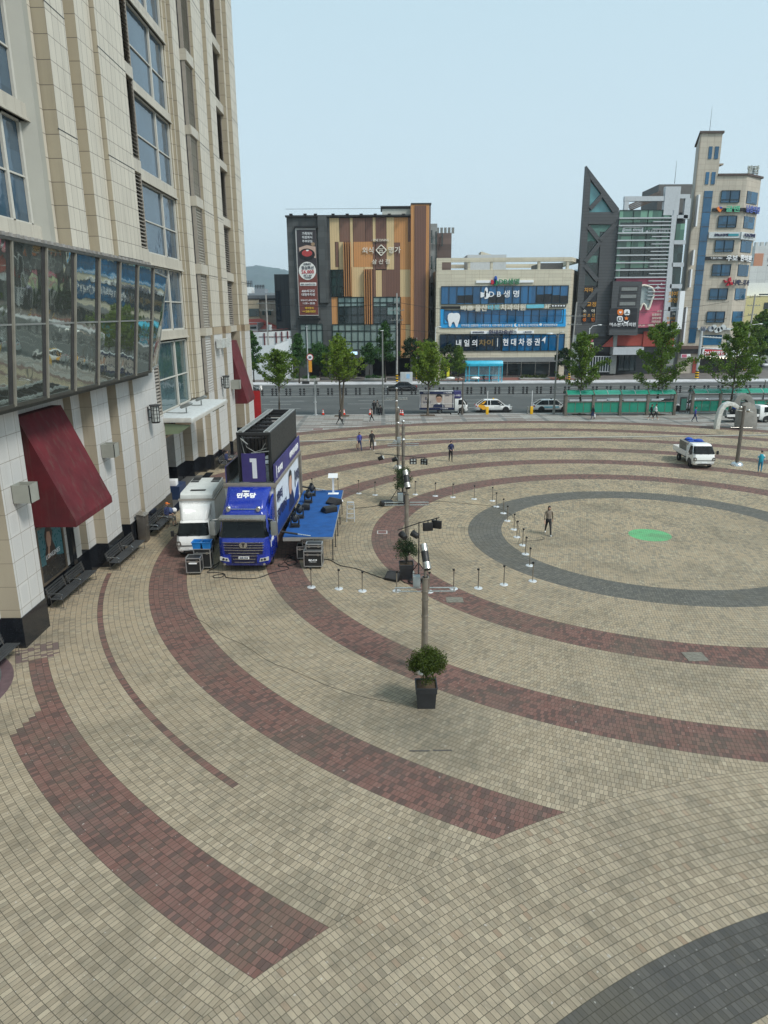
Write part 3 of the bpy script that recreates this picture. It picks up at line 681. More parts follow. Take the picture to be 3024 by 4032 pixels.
b = MB(); b.prism([(-13.9, 44.3), (-13.35, 44.3), (-13.7, 56), (-14.3, 56)], .006, .016, 'z'); sp(b, 'porch_floor', M['black_granite'])
b = MB(); b.box(-16.9, -16.7, 47.7, 50.1, 1.3, 4.6, 0); b.box(-16.7, -16.69, 47.9, 49.9, 1.5, 4.4, 1)
for y in (48.45, 49.35):
    b.sphere((-16.69, y, 3.35), .42, 12, 8, 3, (.03, .85, 1.15)); b.sphere((-16.68, y+.03, 3.3), .3, 12, 8, 2, (.04, .8, 1.15)); b.prism([(y-.45, 1.6), (y+.45, 1.6), (y+.3, 2.9), (y-.3, 2.9)], -16.69, -16.68, 'x', 4)
sp(b, 'poster', [M['black_plastic'], pm('poster_pale', (.25, .26, .27), .4), pm('poster_skin'  , (.42, .25, .18), .4), M['hair'], pm('poster_white', (.5, .45, .42), .5)])
b = MB(); b.box(-15.0, -13.95, 48.2, 48.26, 1.1, 2.2); 
# canopy
b = MB(); b.prism([(-14.4, 6.05), (-12.05, 6.0), (-12.0, 5.85), (-14.4, 5.88)], 44.35, 54.8, 'y', 0); b.box(-12.05, -11.95, 44.3, 54.85, 5.72, 5.97, 1)
b.box(-14.4, -12.0, 44.28, 44.36, 5.78, 6.07, 1)
cano = sp(b, 'canopy', [pm('canopy_top', (.52, .55, .55), .6, var=.08, dirt=.35), pm('canopy_edge', (.5, .49, .45), .5)], bevel=.02)
b = MB(); b.prism([(-14.4, 5.74), (-12.1, 5.58), (-12.9, 5.05), (-14.4, 4.95)], 44.42, 44.55, 'y', 0); b.prism([(-14.4, 5.74), (-12.1, 5.58), (-13.0, 5.1), (-14.4, 4.95)], 54.4, 54.55, 'y', 0); b.box(-14.6, -14.4, 44.6, 54.4, 4.4, 5.7, 1)
g = b.build('soffit', [M['green_soffit'], pm('fascia_tan', (.34, .25, .17), .6)]); g.parent = cano
text('CLOUD', .8, M['black_plastic'], cano, (-14.36, 47.3, 4.95), (math.pi/2, 0, math.pi/2), ext=.03, h=.75, w=2.9)
def floodlight(y):
    b = MB(); b.prism([(-13.2, 6.35), (-12.6, 6.55), (-12.55, 6.65), (-12.75, 6.75), (-13.25, 6.55), (-13.32, 6.42)], y-.25, y+.25, 'y'); b.cyl((-12.95, y, 6.05), (-12.95, y, 6.4), .04)
    b.tube([(-12.95, y, 6.08), (-13.3, y-.3, 6.09), (-13.8, y-.2, 6.09), (-14.3, y, 6.1)], .025)
    g = b.build('floodlight', M['grey_metal'], bevel=.03); g.parent = cano
floodlight(46.8); floodlight(50.8)
# awnings: tall raked hoods of red cloth
def awning(y0, y1, z0, z1, xb, xt, xo, m='red_awning'):
    b = MB(); yo = .35
    p = [(xb, y0, z0), (xo, y0, z0), (xo, y0, z0+.25), (xt, y0, z1), (xb, y0, z1)]; q = [(xb, y1, z0), (xo, y1, z0), (xo, y1, z0+.25), (xt, y1, z1), (xb, y1, z1)]
    b.add(p+q, [(0, 1, 2, 3, 4), (9, 8, 7, 6, 5), (1, 6, 7, 2), (2, 7, 8, 3), (3, 8, 9, 4)])
    sp(b, 'awning', M[m])
awning(27.75, 31.75, 3.97, 8.45, -14.75, -14.35, -12.55)
awning(65.9, 69.9, 4.3, 9.9, -15.1, -14.0, -12.55)
# the pier next to the far awning keeps its granite box light
def box_sconce(x, y, z, s=.5):
    b = MB(); h = s*.55
    b.box(x, x+s*1.1, y-h, y-h+.03, z-h, z+h); b.box(x, x+s*1.1, y+h-.03, y+h, z-h, z+h); b.box(x+s*1.1-.03, x+s*1.1, y-h, y+h, z-h, z+h); b.box(x, x+.02, y-h, y+h, z-h, z+h)
    b.box(x+.02, x+s*1.1-.03, y-h+.03, y+h-.03, z-h*.4, z-h*.3)
    sp(b, 'wall_light', pm('sconce_metal', (.28, .285, .25), .5, var=.06))
box_sconce(-13.8, 25.9, 5.9, .62); box_sconce(-13.88, 34.75, 5.85, .6); box_sconce(-13.6, 64.5, 6.2, .7)
def lantern(x, y, z):
    b = MB(); r = .24
    b.lathe([(0, z+.56), (r+.07, z+.52), (r+.07, z+.44), (r-.02, z+.44)], 16, (x+.42, y)); b.lathe([(r-.02, z-.44), (r+.03, z-.46), (r-.02, z-.54), (0, z-.56)], 16, (x+.42, y))
    for k in range(8): t = k*math.pi/4; b.box(x+.42+r*math.cos(t)-.015, x+.42+r*math.cos(t)+.015, y+r*math.sin(t)-.015, y+r*math.sin(t)+.015, z-.5, z+.5)
    for zz in (-.22, 0, .22): b.lathe([(r+.012, z+zz-.012), (r+.012, z+zz+.012)], 16, (x+.42, y))
    b.box(x, x+.05, y-.06, y+.06, z-.4, z+.4); b.box(x, x+.22, y-.03, y+.03, z+.2, z+.26); b.box(x, x+.22, y-.03, y+.03, z-.26, z-.2)
    o = sp(b, 'wall_lantern', M['dark_metal'])
    g = MB(); g.cyl((x+.42, y, z-.45), (x+.42, y, z+.45), r-.02, n=16); g = g.build('lamp_glass', M['lamp_glass'], smooth=True); g.parent = o
lantern(-13.68, 41.3, 6.75); lantern(-13.72, 61.0, 6.75)
# flat light boxes high on the far pier
for y in (60.2, 62.2):
    b = MB(); b.box(-13.6, -13.15, y-.6, y+.5, 9.6, 10.3); b.cyl((-13.7, y-.4, 9.5), (-13.2, y-.4, 9.62), .03); b.cyl((-13.7, y+.3, 9.5), (-13.2, y+.3, 9.62), .03)
    sp(b, 'flood_box', pm('pale_box', (.5, .52, .5), .3))
# ---- the projecting glass gallery
def gx(z): return -12.85+(z-9.42)/(14.72-9.42)*.65
gal = MB(); P0 = 19.83; ST = 2.5175; ys = [P0+ST*i for i in range(9)]       # mullions
gal.box(-14.8, gx(14.75), P0-4, ys[-1], 14.7, 14.8); gal.box(gx(14.72)-.1, gx(14.72)+.1, P0-4, ys[-1], 14.66, 14.76)
gal.box(-14.8, gx(9.42)+.03, P0-4, ys[-1]+.05, 9.2, 9.34)
gal.box(-14.8, gx(9.42)-.25, P0-4, ys[-1]+.3, 9.02, 9.2)
galo = sp(gal, 'glass_gallery', pm('gallery_frame', (.07, .068, .058), .4, metal=.4, dirt=.2))
g = MB(); g.prism([(-14.7, 14.8), (gx(14.7)+.0, 14.8), (-13.2, 15.12), (-14.7, 15.3)], P0-4, ys[-1], 'y')
k = P0-4
while k < ys[-1]-.4: g.box(-13.5, gx(14.7)+.02, k, k+.22, 14.8, 14.92); k += .5
g = g.build('gallery_roof', pm('lead_roof', (.26, .25, .235), .6, var=.25, scale=2, dirt=.5)); g.parent = galo
g.matrix_parent_inverse = Matrix.Identity(4)
def slab(b, y, z0, z1, w_, d0, d1, m=0):
    v = []
    for z in (z0, z1):
        for yy, dd in ((y-w_, d0), (y+w_, d0), (y+w_, d1), (y-w_, d1)): v.append((gx(z)+dd, yy, z))
    b.add(v, [(0, 1, 2, 3), (4, 5, 6, 7), (0, 1, 5, 4), (1, 2, 6, 5), (2, 3, 7, 6), (3, 0, 4, 7)], m)
for y in [ys[0]-ST]+ys:
    g = MB(); slab(g, y-.17, 9.3, 14.7, .13, -.12, .02, 1); slab(g, y-.015, 9.25, 14.76, .05, -.1, .09, 0)
    g = g.build('mullion', [pm('mullion_pale', (.27, .26, .22), .45, metal=.2, dirt=.2), M['dark_metal']]); g.parent = galo
zz = 12.0
for i in range(len(ys)):
    y0 = (ys[0]-ST) if i == 0 else ys[i-1]; y1 = ys[i]
    g = MB(); rnd = random.Random(50+i)
    for za, zb in ((9.34, zz-.03), (zz+.03, 14.66)):
        t = rnd.uniform(-.012, .012)
        g.add([(gx(za)+t, y0+.04, za), (gx(za)-t, y1-.3, za), (gx(zb)-t*.5, y1-.3, zb), (gx(zb)+t*.5, y0+.04, zb)], [(0, 1, 2, 3)])
    g.box(gx(zz)-.04, gx(zz)+.03, y0+.04, y1-.04, zz-.03, zz+.03)
    g.m[-6:] = [1]*6
    o = g.build('pane', [M['mirror_glass'], M['grey_metal']]); o.parent = galo
g = MB(); ye = ys[-1]
g.add([(gx(9.35), ye+.06, 9.35), (-13.2, ye+2.4, 9.45), (-12.22, ye+2.4, 14.3), (gx(14.5), ye+.06, 14.5)], [(0, 1, 2, 3)])
g.tube([(-13.2, ye+2.4, 9.45), (-12.22, ye+2.4, 14.3)], .035, 6, 1); g.tube([(gx(9.35), ye+.06, 9.35), (-13.2, ye+2.4, 9.45)], .05, 6, 1); g.tube([(gx(14.5), ye+.06, 14.5), (-12.22, ye+2.4, 14.3)], .05, 6, 1)
g.tube([(gx(12), ye+.06, 12.0), (-12.7, ye+2.4, 12.02)], .03, 6, 1)
g.add([(-13.2, ye+2.4, 9.45), (-14.6, ye+2.5, 9.45), (-14.6, ye+2.5, 14.3), (-12.22, ye+2.4, 14.3)], [(0, 1, 2, 3)], 0)
o = g.build('pane', [M['mirror_glass'], M['grey_metal']]); o.parent = galo
# round entrance step, near left corner
b = MB(); b.lathe([(3.75, 0), (3.75, .012), (3.35, .012)], 48, (-16.6, 21.2), 0); b.lathe([(3.35, 0), (3.35, .14), (2.7, .14), (2.7, .28), (2.0, .28), (0, .28)], 48, (-16.6, 21.2), 1)
sp(b, 'entrance_step', [pm('step_red', (.11, .07, .075), .7, var=.2), pm('step_granite', (.11, .12, .115), .5, var=.25, scale=15)])
# thin joints: dark shadow grooves at storey lines on the piers
b = MB()
for z in [11.27]+[q for a in levels[:-1] for q in (a[1],)]:
    for x, y0, y1 in ((-14.57, 20.5, 24.9), (-13.88, 33.95, 36.0), (-13.68, 39.25, 43.15), (-13.72, 59.4, 62.6), (-13.6, 63.4, 65.6), (-13.6, 72.2, FAR)):
        b.box(x-.05, x-.03, y0-.0, y1-.02, z-.02, z+.02)
sp(b, 'groove', M['black_plastic'])
# ================================================================ BUILDINGS ACROSS THE ROAD
ZA = zf(900, 750, .5124); ZAA = zf(1100, 800, .3315)      # restaurant
ZB = zf(1650, 950, .42195); ZBB = zf(1700, 1050, .36166)  # office
ZC = zf(2200, 480, .4967); ZD = zf(2200, 1200, .4967)     # right pair
def quadp(b, zf_, Y, pts, t, m=0, back=None):
    # a panel traced at its true distance Y; t = how far it stands in front of Y
    P = [PY(*zf_(*p), Y) for p in pts]
    b.prism([(x, z) for x, z in P], Y-t, Y+(back if back is not None else .02), 'y', m)
def rc(b, zf_, Y, x0, y0, x1, y1, t, m=0, back=None):
    a = PY(*zf_(x0, y0), Y); c = PY(*zf_(x1, y1), Y)
    b.box(a[0], c[0], Y-t, Y+(back if back is not None else .02), c[1], a[1], m); return a, c
def kid(b, name, mats, parent, **k):
    for o in multi(b, name, mats, **k): o.parent = parent; o.matrix_parent_inverse = parent.matrix_basis.inverted() if parent.parent is None else Matrix.Identity(4)
    return o
def at(parent, obj, loc):
    obj.parent = parent; obj.location = loc; return obj
def wtext(s, zf_, Y, x0, y0, x1, y1, m, parent, t=.12, ext=.05, **k):
    a = PY(*zf_(x0, y0), Y); c = PY(*zf_(x1, y1), Y)
    o = text(s, 1, m, parent, ((a[0]+c[0])/2, Y-t, (a[1]+c[1])/2), ext=ext, w=abs(c[0]-a[0]), h=abs(a[1]-c[1]), **k)
    if parent.parent is None: o.matrix_parent_inverse = parent.matrix_basis.inverted()
    return o
# ---------------- restaurant with striped panels
Y = 143.0
rest = thing('restaurant_building', 'restaurant block clad in dark stone and orange, tan and brown vertical panels with white lettering', 'building', (-6, Y, 0))
b = MB(); x0, z1 = PY(*ZA(445, 207), Y); x1, _ = PY(*ZA(775, 207), Y); xr, zr = PY(*ZA(1405, 207), Y); xt, zt = PY(*ZA(1552, 112), Y); xt0 = PY(*ZA(1400, 125), Y)[0]
b.box(x0, xr+.3, Y+.3, Y+17, 4.6, z1); b.box(x0, xr, Y+6, Y+17, 0, 4.6); kid(b, 'wall', M['dark_stone'], rest)
b = MB(); b.box(x0, x1, Y-.2, Y+.32, 4.6, z1, 0); b.box(x0, x0+3.2, Y-.2, Y+6, 0, 4.6, 0); kid(b, 'stone_wall', M['dark_stone'], rest)
b = MB(); rc(b, ZA, Y, 685, 200, 772, 862, .7); kid(b, 'stone_fin', M['dark_stone'], rest)
b = MB(); b.box(xt0, xt-.3, Y-.9, Y+14, 4.4, zt); 
kid(b, 'tower_fin', M['panel_orange'], rest)
b = MB(); rc(b, ZA, Y, 1428, 122, 1508, 1190, 1.0); kid(b, 'tower_slats', M['panel_brown_slat'], rest)
b = MB(); b.prism([(xt-.3, Y-.88), (xt+.1, Y+.6), (xt+.9, Y+14), (xt-.3, Y+14)], 4.0, zt, 'z'); kid(b, 'tower_side', pm('side_brown', (.1, .06, .045), .6, dirt=.1), rest)
b = MB(); a = PY(*ZA(1180, 125), Y+3); c = PY(*ZA(1410, 205), Y+3); b.box(a[0], c[0], Y+3, Y+9, z1-.2, a[1]-.4, 0); b.box(a[0]-.3, xt0, Y+2.7, Y+9, zt, zt+.25, 1); b.box(xt0, xt+.1, Y-1.0, Y+9, zt, zt+.25, 1); kid(b, 'roof_house', [pm('roof_cream', (.5, .5, .45), .6), M['dark_metal']], rest)
b = MB(); b.box(x0-.2, xr+.1, Y-.6, Y+.4, z1, z1+.3); b.tube([(x0, Y-1.1, z1+1.3), (xr, Y-1.1, z1+1.3)], .03, 6)
rp = kid(b, 'roof_edge', M['dark_metal'], rest)
for xx in (480, 588, 668, 803, 912, 1019, 1127, 1234, 1343):
    px_, pz_ = PY(*ZA(xx, 187), Y-1); q = MB(); q.box(px_-.3, px_+.3, Y-1.3, Y-.9, pz_-.1, pz_+.18); q.cyl((px_, Y-.6, z1+.2), (px_, Y-1.1, pz_), .04, n=6); kid(q, 'spot_lamp', M['black_plastic'], rest)
panels = [(775,212,853,395,'panel_tan'),(853,212,932,395,'panel_brown'),(932,212,956,395,'panel_tan'),(956,212,1053,395,'panel_brown'),(1053,208,1107,398,'panel_brown_slat'),(1107,208,1130,396,'panel_tan'),(1130,208,1213,605,'panel_brown_slat'),(1213,208,1272,607,'panel_tan'),(1272,208,1378,400,'panel_orange'),(1378,208,1408,395,'panel_brown'),
 (778,395,822,610,'panel_tan'),(822,398,845,588,'panel_brown'),(845,395,885,610,'panel_tan'),(822,588,845,610,'panel_tan'),(935,395,960,588,'panel_tan'),(960,395,1110,588,'panel_orange'),(1272,400,1318,608,'panel_brown_slat'),(1318,395,1402,607,'panel_orange'),
 (945,588,1043,818,'panel_tan'),(1043,588,1110,605,'panel_tan'),(1110,398,1131,818,'panel_brown'),(1131,613,1178,818,'panel_tan'),(1178,613,1212,818,'panel_brown'),(1212,608,1318,818,'panel_brown_slat'),(1318,607,1402,818,'panel_tan'),
 (783,820,842,1028,'panel_orange'),(1318,818,1398,1028,'panel_orange'),(1322,1032,1360,1285,'panel_orange'),(1360,1032,1396,1285,'panel_tan'),(1110,398,1131,605,'panel_brown')]
rnd = random.Random(5)
for i, (a0, b0, a1, b1, m_) in enumerate(panels[:-1]):
    q = MB(); rc(q, ZA, Y, a0, b0, a1, b1, .1+.02*(i % 4)); kid(q, 'facade_panel', M[m_], rest)
for a0, b0, a1, b1 in ((882, 400, 943, 815), (1042, 605, 1112, 1027)):
    p, c = PY(*ZA(a0, b0), Y), PY(*ZA(a1, b1), Y); q = MB(); q.box(p[0], c[0], Y-.35, Y, c[1], p[1], 0)
    k = p[0]
    while k < c[0]: q.box(k, k+.14, Y-.9, Y-.35, c[1], p[1], 1); k += .42
    kid(q, 'slat_screen', [M['panel_brown'], M['panel_orange']], rest)
pm('mull_dark', (.02, .035, .035), .4, metal=.4)
def winr(zf_, Y, x0, y0, x1, y1, cols, rows, glass, parent, frame='mull_dark', t=.25, hs=None, fw=.07):
    p, c = PY(*zf_(x0, y0), Y), PY(*zf_(x1, y1), Y); f = MB(); X0, X1, Z1, Z0 = p[0], c[0], p[1], c[1]
    for i in range(cols+1): x = X0+(X1-X0)*i/cols; f.box(x-fw, x+fw, Y-t-.08, Y-t+.05, Z0, Z1)
    hh = hs or [j/rows for j in range(rows+1)]
    for j in hh: z = Z0+(Z1-Z0)*j; f.box(X0, X1, Y-t-.06, Y-t+.04, z-fw, z+fw)
    fo = kid(f, 'window', M[frame], parent)
    g = MB(); g.box(X0, X1, Y-t+.06, Y-t+.1, Z0, Z1); go = kid(g, 'pane', M[glass], fo); return fo, (X0, X1, Z0, Z1)
winr(ZA, Y, 785, 612, 884, 812, 2, 3, 'office_dark2' if 'office_dark2' in M else 'dark_green_glass', rest, t=.3, hs=[0, .08, .38, .74, 1])
winr(ZA, Y, 843, 822, 1043, 1022, 4, 3, 'shop_glass', rest, hs=[0, .33, .65, .8, 1])
winr(ZA, Y, 1113, 820, 1320, 1022, 4, 3, 'shop_glass', rest, hs=[0, .33, .65, .8, 1])
q = MB()
for x0_, y0_, x1_, y1_ in ((845, 826, 1042, 868), (845, 872, 1042, 893), (1115, 826, 1318, 868), (1115, 872, 1212, 898), (1222, 892, 1318, 955)): rc(q, ZA, Y, x0_, y0_, x1_, y1_, .215)
kid(q, 'blind', pm('blind_teal', (.2, .28, .27), .5, var=.1), rest)
winr(ZA, Y, 552, 1028, 727, 1215, 4, 2, 'pale_glass', rest, t=.42, hs=[0, .76, 1])
winr(ZA, Y, 798, 1030, 1290, 1285, 10, 3, 'pale_glass', rest, hs=[0, .25, .5, .8, 1])
# ground floor: dark parking undercroft with piers
b = MB()
for xx0, xx1 in ((488, 520), (770, 800), (1050, 1108), (1395, 1470)):
    p, c = PY(*ZA(xx0, 1290), Y), PY(*ZA(xx1, 1420), Y); b.box(p[0], c[0], Y-.1, Y+.8, 0, 4.7)
kid(b, 'pier', M['dark_stone'], rest)
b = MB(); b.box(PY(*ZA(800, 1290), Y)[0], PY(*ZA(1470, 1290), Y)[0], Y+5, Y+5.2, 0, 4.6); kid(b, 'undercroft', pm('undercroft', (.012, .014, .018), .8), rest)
b = MB(); rc(b, ZA, Y, 925, 1238, 990, 1260, .5); kid(b, 'screen', pm('led_screen', (.4, .6, .75), .4, emit=(.45, .7, .85, .6)), rest)
b = MB(); rc(b, ZA, Y, 895, 1228, 1010, 1290, .4); kid(b, 'sign_box', M['dark_stone'], rest)
# lettering
wtext('외식', ZA, Y, 1028, 437, 1113, 485, M['text_cream'], rest, t=.35, bold=.012)
wtext('명가', ZA, Y, 1229, 433, 1322, 483, M['text_cream'], rest, t=.35, bold=.012)
wtext('삼 산 정', ZA, Y, 1102, 530, 1238, 566, M['text_cream'], rest, t=.35, bold=.01)
wtext('· FINE DINING ·', ZA, Y, 1100, 374, 1243, 392, M['text_cream'], rest, t=.35, bold=.01)
b = MB(); p = [PY(*ZA(*q), Y) for q in ((1172, 420), (1212, 460), (1172, 503), (1133, 460))]
for i in range(4): b.tube([(p[i][0], Y-.3, p[i][1]), (p[(i+1) % 4][0], Y-.3, p[(i+1) % 4][1])], .11, 6)
for yy, x0_, x1_ in ((447, 1153, 1192), (458, 1160, 1185), (476, 1150, 1194)): rc(b, ZA, Y, x0_, yy, x1_, yy+4, .32)
for xx in (1158, 1170, 1182): rc(b, ZA, Y, xx, 462, xx+3, 474, .32)
kid(b, 'emblem', M['text_cream'], rest)
# tall banner
b = MB(); quadp(b, ZA, Y, [(515, 293), (672, 293), (693, 962), (546, 962)], .75, 0, back=-.3)
P = PY(*ZA(515, 293), Y), PY(*ZA(672, 962), Y)
ban = kid(b, 'banner', pm('banner_frame', (.45, .44, .42), .5), rest)
Yb = Y-.76; pc = [('banner_black', (.035, .03, .035)), ('banner_brown', (.16, .045, .035))]
X0, Z1 = PY(*ZA(522, 302), Yb); X1, Z0 = PY(*ZA(668+20, 955), Yb); X1 = PY(*ZA(670, 302), Yb)[0]
zm = PY(*ZA(600, 560), Yb)[1]; z2 = PY(*ZA(600, 640), Yb)[1]
b = MB(); b.box(X0, X1, Yb-.02, Yb, z2, Z1, 0); b.box(X0, X1, Yb-.02, Yb, Z0, z2, 1)
quadp(b, ZA, Yb, [(540, 440), (600, 420), (668, 432), (672, 520), (600, 500), (545, 470)], .04, 3)
for (cx, cy, rx, ry, m_, t_) in ((602, 492, 62, 46, 4, .06), (603, 482, 40, 26, 5, .09), (606, 461, 11, 6, 6, .11), (606, 618, 66, 70, 6, .06), (648, 412, 16, 14, 7, .06)):
    c0 = PY(*ZA(cx, cy), Yb); r1 = PY(*ZA(cx+rx, cy), Yb); r2 = PY(*ZA(cx, cy-ry), Yb); a_, b_ = abs(r1[0]-c0[0]), abs(r2[1]-c0[1])
    b.prism([(c0[0]+a_*math.cos(t*math.pi/12), c0[1]+b_*math.sin(t*math.pi/12)) for t in range(24)], Yb-t_, Yb-.02, 'y', m_)
rc(b, ZA, Yb, 548, 708, 675, 732, .05, 6)
kid(b, 'print', [pm(*pc[0], .6), pm(*pc[1], .6), M['text_white'], pm('meat_paper', (.5, .35, .28), .6), pm('plate_black', (.01, .01, .012), .5), pm('meat_red', (.4, .05, .05), .6), pm('white_disc', (.75, .74, .7), .6, var=.02), pm('garlic', (.3, .2, .12), .7)], ban)
for s_, x0_, y0_, x1_, y1_, m_ in (('가족외식', 564, 320, 643, 343, 'text_white'), ('직장회식', 564, 350, 643, 371, 'text_white'), ('주부모임', 566, 380, 643, 400, 'text_white'), ('숯불갈비', 575, 557, 633, 572, 'text_dark'), ('점심특선', 560, 580, 655, 606, 'text_dark'), ('26,000', 560, 612, 657, 642, 'text_red'), ('냉면 or 된장', 577, 647, 640, 659, 'text_dark'), ('무료제공', 584, 663, 636, 675, 'text_dark'), ('매일 15:00까지 가능', 556, 714, 668, 726, 'text_dark'),
    ('400석규모', 562, 762, 664, 783, 'text_white'), ('대형주차장', 562, 790, 666, 810, 'text_white'), ('영업시간 (연중무휴)', 554, 838, 678, 851, 'text_white'), ('11:30 ~ 23:30', 572, 860, 664, 874, 'text_white'), ('예약문의', 588, 895, 653, 912, 'text_yellow'), ('268-0333', 592, 920, 668, 937, 'text_yellow'), ('052)', 568, 925, 590, 935, 'text_yellow')):
    wtext(s_, ZA, Yb, x0_, y0_, x1_, y1_, M[m_], ban, t=.13, ext=.02, bold=.01)
b = MB(); rc(b, ZA, Y, 510, 277, 690, 291, 1.0); rc(b, ZA, Y, 537, 980, 708, 988, 1.1); kid(b, 'lamp_rail', M['black_plastic'], rest)
# stone planters before the undercroft are things of their own (below)
# ---------------- striped office behind it
stri = thing('striped_building', 'narrow block of grey striped panels with slit windows behind the restaurant tower', 'building', (12, 152, 0))
b = MB(); a = PY(*ZA(1552, 255), 150); c = PY(*ZA(1604, 270), 150); e_ = PY(*ZA(1700, 290), 150); e2 = PY(1778, 905, 150)
b.box(a[0]-4, c[0], 150, 168, 0, a[1], 0); b.box(c[0], e2[0], 149.7, 168, 0, e2[1]-.6, 1); kid(b, 'wall', [M['stripe_panels'], clad('stripe_brown', (.14, .1, .09), 0, 9, 1.1, .02, var=.35, joint=(.08, .06, .06))], stri)
for xx, ys_ in ((1560, (305, 505, 710, 918)), (1593, (315, 515, 715, 920)), (1640, (330,))):
    for yy in ys_:
        q = MB(); rc(q, ZA, 149.6 if xx < 1610 else 149.4, xx-4, yy, xx+5, yy+100, .15); kid(q, 'window', M['dark_green_glass'], stri)
b = MB(); xs_ = PY(*ZA(1610, 262), 150)
for k in range(6): b.box(xs_[0]-1+k*.75, xs_[0]-.5+k*.75, 150.5, 150.8, e2[1]-.6, e2[1]+.5)
kid(b, 'roof_letters', M['grey_metal'], stri)
# ---------------- cream office with blue window bands
Y = 140.0
off = thing('office_building', 'low cream stone office with three blue window bands, behind the cyan bus shelter', 'building', (23, Y, 0))
L0 = PY(*ZB(165, 155), Y)[0]; Rr, _ = PY(*ZB(1432, 150), Y); zt = PY(*ZB(800, 152), Y)[1]; zp = PY(*ZB(800, 264), Y)[1]; Rw = PY(*ZB(1425, 262), Y)[0]
zg = PY(*ZB(800, 1083), Y)[1]
b = MB(); b.prism([(L0, Y), (Rw, Y), (Rw+3.2, Y+8), (Rw+3.2, Y+20), (L0, Y+20)], zg, zp, 'z'); kid(b, 'wall', M['office_stone'], off)
b = MB(); z0_ = PY(*ZB(800, 190), Y)[1]
b.prism([(L0, Y), (Rr, Y), (Rr+2.8, Y+6), (Rr+2.8, Y+20), (L0, Y+20), (L0, Y+19), (Rr+1.6, Y+19), (Rr+1.6, Y+6), (Rr-.6, Y+1.2), (L0, Y+1.2)], z0_, zt, 'z', 0)
kid(b, 'roof_frame', M['office_stone'], off)
b = MB(); b.box(L0, PY(*ZB(214, 200), Y)[0], Y, Y+1.2, zp, z0_)
for xx in (462, 672, 1112, 1378):
    p_ = PY(*ZB(xx, 225), Y+1)[0]; b.box(p_-.22, p_+.22, Y+.1, Y+.9, zp, z0_)
kid(b, 'post', M['office_stone'], off)
b = MB(); a = PY(*ZB(1135, 200), Y+5)[0]; b.box(a, Rr-.5, Y+5, Y+14, zp, z0_); kid(b, 'roof_room', pm('shade_grey', (.09, .09, .09), .7), off)
b = MB(); a = PY(*ZB(450, 195), Y+12); c = PY(*ZB(810, 270), Y+12); b.box(a[0], c[0], Y+12, Y+18, zp, a[1]+1.4, 0); a2 = PY(*ZB(580, 95), Y+13); b.prism([(a2[0], a2[1]-3), (a2[0], a2[1]), (a2[0]+4.2, a2[1]-1.2), (a2[0]+4.2, a2[1]-3)], Y+13, Y+17, 'y', 1); kid(b, 'roof_house', [M['silver_panel'], M['office_stone']], off)
b = MB(); b.box(L0+.5, Rw-.8, Y+1.8, Y+19, 0, zg+.1); kid(b, 'core', pm('core_dark', (.03, .04, .045), .5), off)
b = MB(); b.box(L0, Rw, Y-.15, Y+.3, zg-.9, zg); kid(b, 'lintel', pm('lintel_grey', (.2, .21, .21), .5), off)
def band(zf_, x0, y0, x1, y1, glass, cols):
    return winr(zf_, Y, x0, y0, x1, y1, cols, 1, glass, off, t=.13, fw=.04)
band(ZB, 207, 421, 1385, 580, 'office_blue', 16)
band(ZB, 235, 642, 1340, 762, 'office_blue', 15)
band(ZB, 197, 868, 775, 1020, 'office_dark', 8)
band(ZB, 775, 868, 1350, 1020, 'office_blue', 8)
rnd = random.Random(9); q = MB()      # darker half-lowered blinds
for k in (2, 3, 6, 7, 12, 13, 14, 15):
    x = 207+k*73.6; rc(q, ZB, Y, x+4, 498+rnd.randint(-6, 10), x+70, 576, .09)
kid(q, 'open_pane', pm('open_dark', (.015, .018, .022), .2), off)
# cyan frame
b = MB(); pts = [(200, 632), (238, 632), (240, 728), (262, 760), (290, 768), (1300, 758), (1322, 745), (1330, 715), (1332, 632), (1370, 632), (1366, 796), (200, 808)]
P = [PY(*ZB(*p), Y) for p in pts]
quadp(b, ZB, Y, [(200, 766), (1368, 755), (1366, 796), (200, 808)], .14); quadp(b, ZB, Y, [(200, 634), (238, 634), (240, 766), (200, 768)], .13); quadp(b, ZB, Y, [(1332, 632), (1370, 632), (1368, 758), (1330, 758)], .13)
quadp(b, ZB, Y, [(240, 728), (262, 757), (290, 768), (240, 768)], .135); quadp(b, ZB, Y, [(1330, 715), (1330, 758), (1300, 758), (1322, 742)], .135)
kid(b, 'cyan_frame', pm('sign_cyan', (.02, .33, .7), .4), off)
b = MB()
tooth = [(268, 690), (280, 674), (300, 668), (325, 672), (350, 668), (372, 674), (382, 695), (378, 730), (366, 765), (358, 796), (345, 802), (336, 780), (330, 758), (318, 750), (306, 762), (300, 785), (290, 802), (278, 790), (274, 755), (266, 725)]
quadp(b, ZB, Y, tooth, .3); kid(b, 'tooth_sign', M['text_white'], off)
